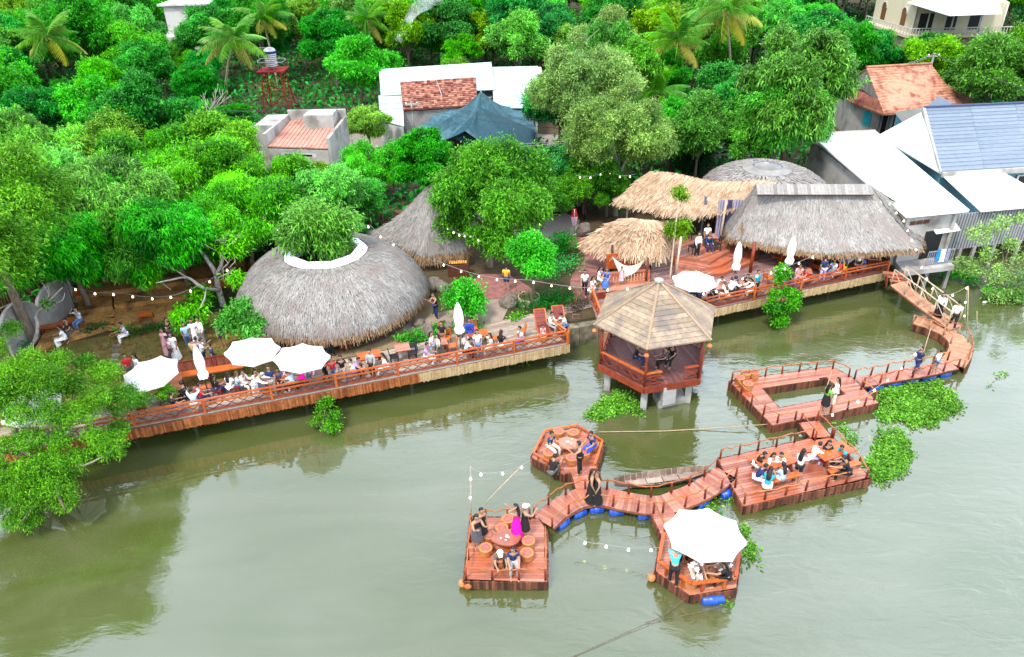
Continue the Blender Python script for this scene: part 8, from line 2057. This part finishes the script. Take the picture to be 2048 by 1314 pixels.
PEOPLE = '''
117 654 T sit 200 1 dr white white l | long haired person in white sitting on the terrace bench by the scalloped wall
129 640 T sit 250 1 tp black dgrey s | person in black sitting between the terrace bench and low table
150 618 T situp 250 1 tp ltblue jean s | person in light blue holding both hands up to the head beside the terrace table
240 648 T sit 215 .95 tp lilac white b | person in lilac sitting alone at the edge of the right hand terrace
332 639 L phone 330 1 tp black dgrey s | person in black looking down at something in the hands in front of the terraces
339 669 L stand 280 1 dr white white l | person in a long white dress standing near the left parasol
331 676 L walk 210 .95 tp rose dgrey s | person in pinkish shirt and dark trousers partly behind the long white dress
381 641 L stand 290 1 dr white white l | person in white dress facing a taller companion below the bare branches
394 638 L stand 240 1.06 lp white grey s | tall person in white shirt and grey trousers below the bare branches
366 648 L stand 300 .95 tp ltblue jean l | person in pale blue and jeans half hidden by leaves on the lawn
382 679 L stand 80 1.02 tp tan black s | person in tan shirt and black trousers seen from behind by the settee
391 677 L stand 60 .98 tp purple dgrey s | person in purple squeezed between the tan and white shirts by the settee
401 680 L phone 20 1 tp white navy s | person in white shirt and navy trousers using a phone by the settee
435 645 L stand 270 1 ts grey dgrey s | person in grey standing alone by a post near the second parasol
248 711 L stand 300 1 tp red dgrey s | person in bright red beside the left parasol
266 711 L stand 230 1 dr white white l | long haired person in white behind the person in bright red
362 766 D sit 150 1.05 tp black black s | broad person in black sitting with the back turned at the left of the deck
381 784 D situp 100 1 lp ltblue white s | person in a blue jacket with both arms up beside the railing
341 802 D sit 40 1 tp black jean s | person in black top and jeans sitting at the railing left of the blue jacket
427 752 D sit 60 1 tp black navy l | black haired person in black on the long bench beside the furled parasol
456 747 D sit 75 1 tp white white l | long haired person in white with the back to the river on the long bench
473 746 D sit 20 .95 tp ltblue jean n | brown haired person in pale blue between the white shirts on the bench
484 743 D sit 340 1 lp white cream s | person in white with pale trousers at the right end of the bench
524 749 D bend 0 1.02 lp white white g | grey haired person in loose white leaning over the shared table
554 742 D sit 300 1 tp blue navy s | person in blue pattern at the far side of the table under the middle parasol
572 741 D sit 260 .95 tp pink white l | person in pale pink at the far side of the table under the middle parasol
574 754 D sitfwd 160 1 tp ltblue black s | person in light blue at the river side of the table under the middle parasol
596 751 D sitfwd 170 .95 tp magenta black b | person in bright pink at the right end of the shared table
617 739 D sit 280 1 lp pink jean l | person in pink shirt and jeans right of the shared table
649 735 D sit 290 1 tp black black l | person in black next to the bright red shirt on the deck
662 726 D sit 285 1.05 tp red jean s | person in bright red shirt between two black shirts on the deck
682 724 D sit 275 1.05 ts black grey s | person in black with grey shorts right of the bright red shirt
719 728 D sitfwd 350 1 tp purple black s | person in purple and black at the orange table in mid deck
766 716 D sit 190 1 tp white white l | long haired person in white sitting alone in mid deck
859 701 D sit 350 1 tp purple white s | person in purple sitting by the railing at the reddish brown table
862 667 D stand 350 .98 tp white ltblue l | person in white and pale blue standing by the pointed rock
874 671 D stand 190 .96 tp white dgrey l | person in white facing the pale blue trousers by the pointed rock
882 646 L stand 260 .95 tp black brown s | person in black next to the carved root
917 628 L stand 270 1.03 tp navy brown s | person in navy behind the furled right parasol
938 640 L stand 275 1.02 lp royal royal s | person all in bright blue under the round garden tree
932 668 D sit 330 1 tp white dgrey s | person in white seated behind the orange table near the furled parasol
941 680 D sitfwd 15 1 tp ltblue black s | person in pale blue top seated by the railing at the orange table
983 677 D situp 200 .98 tp white cream l | person in white stretching one arm up beside the orange chair
1006 670 D sit 80 1 tp black white l | long haired person in black sitting near the railing
1039 656 D sit 200 1.02 tp ltblue royal s | person in pale shirt and blue trousers sitting left of the sun loungers
1104 627 D sit 330 1 lp white grey s | person in white on the back of the right sun lounger, left one of the pair
1122 630 D sitfwd 210 1.05 tp white jean s | person in white and jeans on the right sun lounger, right one of the pair
1086 652 D sit 280 .68 dr pink pink s | small child in pale pink between the sun loungers
866 589 L phone 220 1.02 vp black navy s | waiter in black apron standing on the path beside the round hut
1012 532 L stand 80 1.05 ts yellow navy s | person in yellow with dark shorts walking in the brick court
1055 432 L stand 100 1.05 tp black dgrey s | person in dark clothes near the entrance yard
1043 444 L stand 120 1 tp navy dgrey s | person in dark blue with a pack near the entrance yard
1170 543 L walk 260 1.03 tp white black s | person in white shirt and black trousers on the winding path
1187 556 L phone 320 .98 ts white cream l | person in white top and light shorts at the foot of the winding path
1202 536 H sit 330 1 dr white white l | long haired person in white sitting at the edge of the straw hut stage
1214 538 H sit 250 1 dr blue blue n | person in a blue dress sitting at the edge of the straw hut stage
1244 536 H stand 280 .72 md lilac pink s | small child in lilac standing in front of the hammock net
1399 467 S stand 300 1.02 lp white black s | person in white shirt and black trousers standing on the shaded stage
1420 468 S sit 270 1 lp navy navy n | person in navy with a green bag on the shaded stage
1417 450 S stand 270 1 tp white dgrey s | person in white at the dark back of the shaded stage
1400 578 D sit 20 1 tp navy black s | person in navy below the left end of the hut deck parasol
1413 575 D sitfwd 60 1 tp pink black l | dark haired person in pink seen from behind under the hut deck parasol
1428 566 D sit 280 .98 tp black black s | person in black at the back of the table under the hut deck parasol
1444 556 D sitfwd 240 1 lp white white s | person in white at the back right of the table under the hut deck parasol
1457 571 D sitfwd 120 .98 tp cream cream n | brown haired person in cream leaning on the table under the hut deck parasol
1472 556 D sitfwd 30 1.12 lp white black s | broad person in loose white at the hut deck railing
1471 548 D sit 280 1 lp navy navy s | person in navy behind the broad person in white
1503 556 D sit 260 1 tp black navy l | long haired person in black on the hut deck
1517 570 D sitfwd 190 1 lp white white l | person in white bending over at the right end of the railing table
1590 545 D sit 30 1 tp black royal s | person in black top and blue trousers left of the red shirts on the hut deck
1608 536 D sit 250 .98 tp pink pink s | person in pink at the low table on the hut deck
1622 545 D sitfwd 200 .98 tp red pink s | person in red at the low table on the hut deck
1653 515 D stand 100 1.03 tp navy lilac s | person in dark blue top standing among the hut deck benches
1686 524 D sit 180 1 tp red white l | person in red sitting on the hut deck beside the yellow top
1699 522 D sit 100 .98 tp yellow yellow l | person in yellow sitting between red and black tops on the hut deck
1716 518 D sitfwd 350 1 tp black black l | person in black leaning toward the person in blue on the hut deck
1732 517 D sitfwd 190 1 tp blue cyan s | person in blue at the right end of the hut deck
1889 589 .62 stand 250 1 lk white black l | long haired person in white top and long black skirt on the gangway
1920 604 .5 walk 60 1.04 lp white black s | person in white shirt and black trousers at the foot of the gangway
1843 696 R walk 200 1.02 tp navy navy s | person in dark blue walking on the straight walkway
1881 701 R stand 120 .85 ts white jean s | child in white shirt and jean shorts on the straight walkway
1677 759 R stand 160 1 lp white cream l | person in white at the edge of the water opening of the ring raft
1661 770 R stand 20 1 sk green black l | person in green top and black skirt beside the ring raft opening
1530 908 R sitfwd 330 1 tp black white s | person in black at the far left of the picnic table
1549 910 R sit 280 .98 lp white white l | person in white at the far middle of the picnic table
1563 909 R sit 240 1 lp white white s | person in white at the far right of the picnic table
1532 932 R sitfwd 350 1 lp navy white s | person in navy at the near left of the picnic table
1542 938 R sitfwd 60 1 tp teal white l | person in teal top at the near middle of the picnic table
1567 928 R sit 110 1 dr ltblue ltblue l | person in pale blue dress at the near right of the picnic table
1608 902 R phone 40 1.02 ls white black l | long haired person in white top and black shorts standing between the picnic tables
1641 888 R sitfwd 20 .98 lp white lilac s | person in white reaching over the right hand picnic table
1660 885 R sit 270 1 tp black black l | person with long black hair behind the right hand picnic table
1684 894 R sitfwd 200 .98 tp teal black s | person in teal at the far end of the right hand picnic table
1688 915 R sitfwd 160 1.08 tp black black s | person in black on the near bench of the right hand picnic table
1104 867 R sit 320 1.02 tp navy cream s | person in navy on a clay stool at the back left of the six sided raft
1182 867 R sit 220 1.02 tp navy royal s | person in dark blue on a clay stool at the right of the six sided raft
1110 912 R squat 60 1 tp black dgrey s | person in black with a pack squatting at the front left of the six sided raft
1157 887 R phone 170 1.06 vp black black s | waiter with black vest standing on the six sided raft
1186 943 R stand 350 1.04 dl black black l | person in a long black dress on the stub of the six sided raft
1195 948 R stand 200 1 dl black black n | light haired person in black dress standing close to the long black dress
963 1021 R stand 310 1.02 md black black s | person in black standing at the back left corner of the square raft
953 1034 R phone 300 1.06 md black dgrey l | person in dark patterned dress at the left side of the square raft
1031 1013 R armup 160 1.08 dl magenta magenta l | person in a long magenta dress raising a phone on the square raft
1050 1014 R armup 30 1 md black black c | person in short black dress with a white cap on the square raft
1000 1107 R squat 280 1.05 tp dgrey black c | person with a white cap crouching at the front of the square raft
1026 1098 R sit 275 1.02 tp navy grey s | person in navy with pale trousers sitting at the front of the square raft
1352 1088 R bend 80 1.08 tp cyan black s | person in turquoise shirt bending at the left of the parasol raft
1362 1070 R sit 300 1 tp black black l | dark haired person behind the turquoise shirt on the parasol raft
1397 1122 R sitfwd 280 1 tp white white s | person in white sitting left of the table on the parasol raft
1402 1143 R sit 10 .68 ts white white s | small child in white at the front of the parasol raft
1443 1124 R sitfwd 170 1.06 tp black black l | person in black leaning to the table on the parasol raft
1454 1103 R sit 200 1 tp navy white s | person in navy below the right edge of the big parasol
704 738 D sit 200 1 tp white jean s | person in white and jeans between the grey shorts and the man in purple
742 716 D stand 260 1 lp grey black s | person in grey standing behind the orange table in mid deck
536 735 D stand 280 1 tp navy grey s | person in navy standing beside the middle parasol pole
510 742 D sit 330 .98 tp cream jean l | person in cream left of the grey haired one at the shared table
398 770 D sit 30 1 tp red navy s | person in dark red shirt on the long bench left of the furled parasol
322 660 L stand 250 1 dr pink pink l | person in a long pink dress on the lawn beside the person in black
418 690 L stand 200 1 tp navy black s | person in navy near the settee, right of the white shirted phone user
960 674 D stand 280 1 tp white jean l | person in white and jeans standing behind the railing group near the sun loungers
1536 556 D stand 300 1 tp teal black s | person in teal standing near the leafy water tree on the hut deck
1560 536 D sit 260 1 lp white navy s | person in white sitting behind the furled parasol in the middle of the hut deck
1672 522 D sit 220 1 tp ltblue jean s | person in pale blue sitting left of the red top on the hut deck
1755 520 D stand 250 1 tp white black s | person in white standing at the far right end of the hut deck
1278 690 G sit 350 1 tp black navy s | person in black sitting inside the pavilion, left one
1330 696 G sit 190 1 tp dgrey black s | person in dark clothes sitting inside the pavilion, right one
1345 690 G sit 230 .98 tp black black l | long haired person in black deep inside the pavilion
'''
for ln in PEOPLE.strip().split('\n'):
    a, lab = ln.split('|'); a = a.split(); person(float(a[0]), float(a[1]), ZT[a[2]] if a[2] in ZT else float(a[2]), a[3], float(a[4]), float(a[5]), a[6], a[7], a[8], a[9], lab.strip())
p = P(1424, 480, ZD + 1.0); q = MB(); q.lathe([(.05, -.16), (.17, -.1), (.19, 0), (.16, .1), (.04, .16)], tuple(p), 12); tag(q.build('green_bag', GREENCLOTH), 'bright green bag on the lap of the navy sitter on the stage', 'bag')
p = P(1042, 452, ZL + 1.2); q = MB(); q.box(tuple(p), (.3, .2, .42), .4); q.box((p.x + .03, p.y - .13, p.z - .05), (.22, .08, .24), .4); tag(q.build('backpack', cloth('navy')), 'dark blue pack on the back of the person near the entrance', 'backpack')
bpy.context.view_layer.update()
print('objects', len(bpy.data.objects), 'meshes', len(bpy.data.meshes))
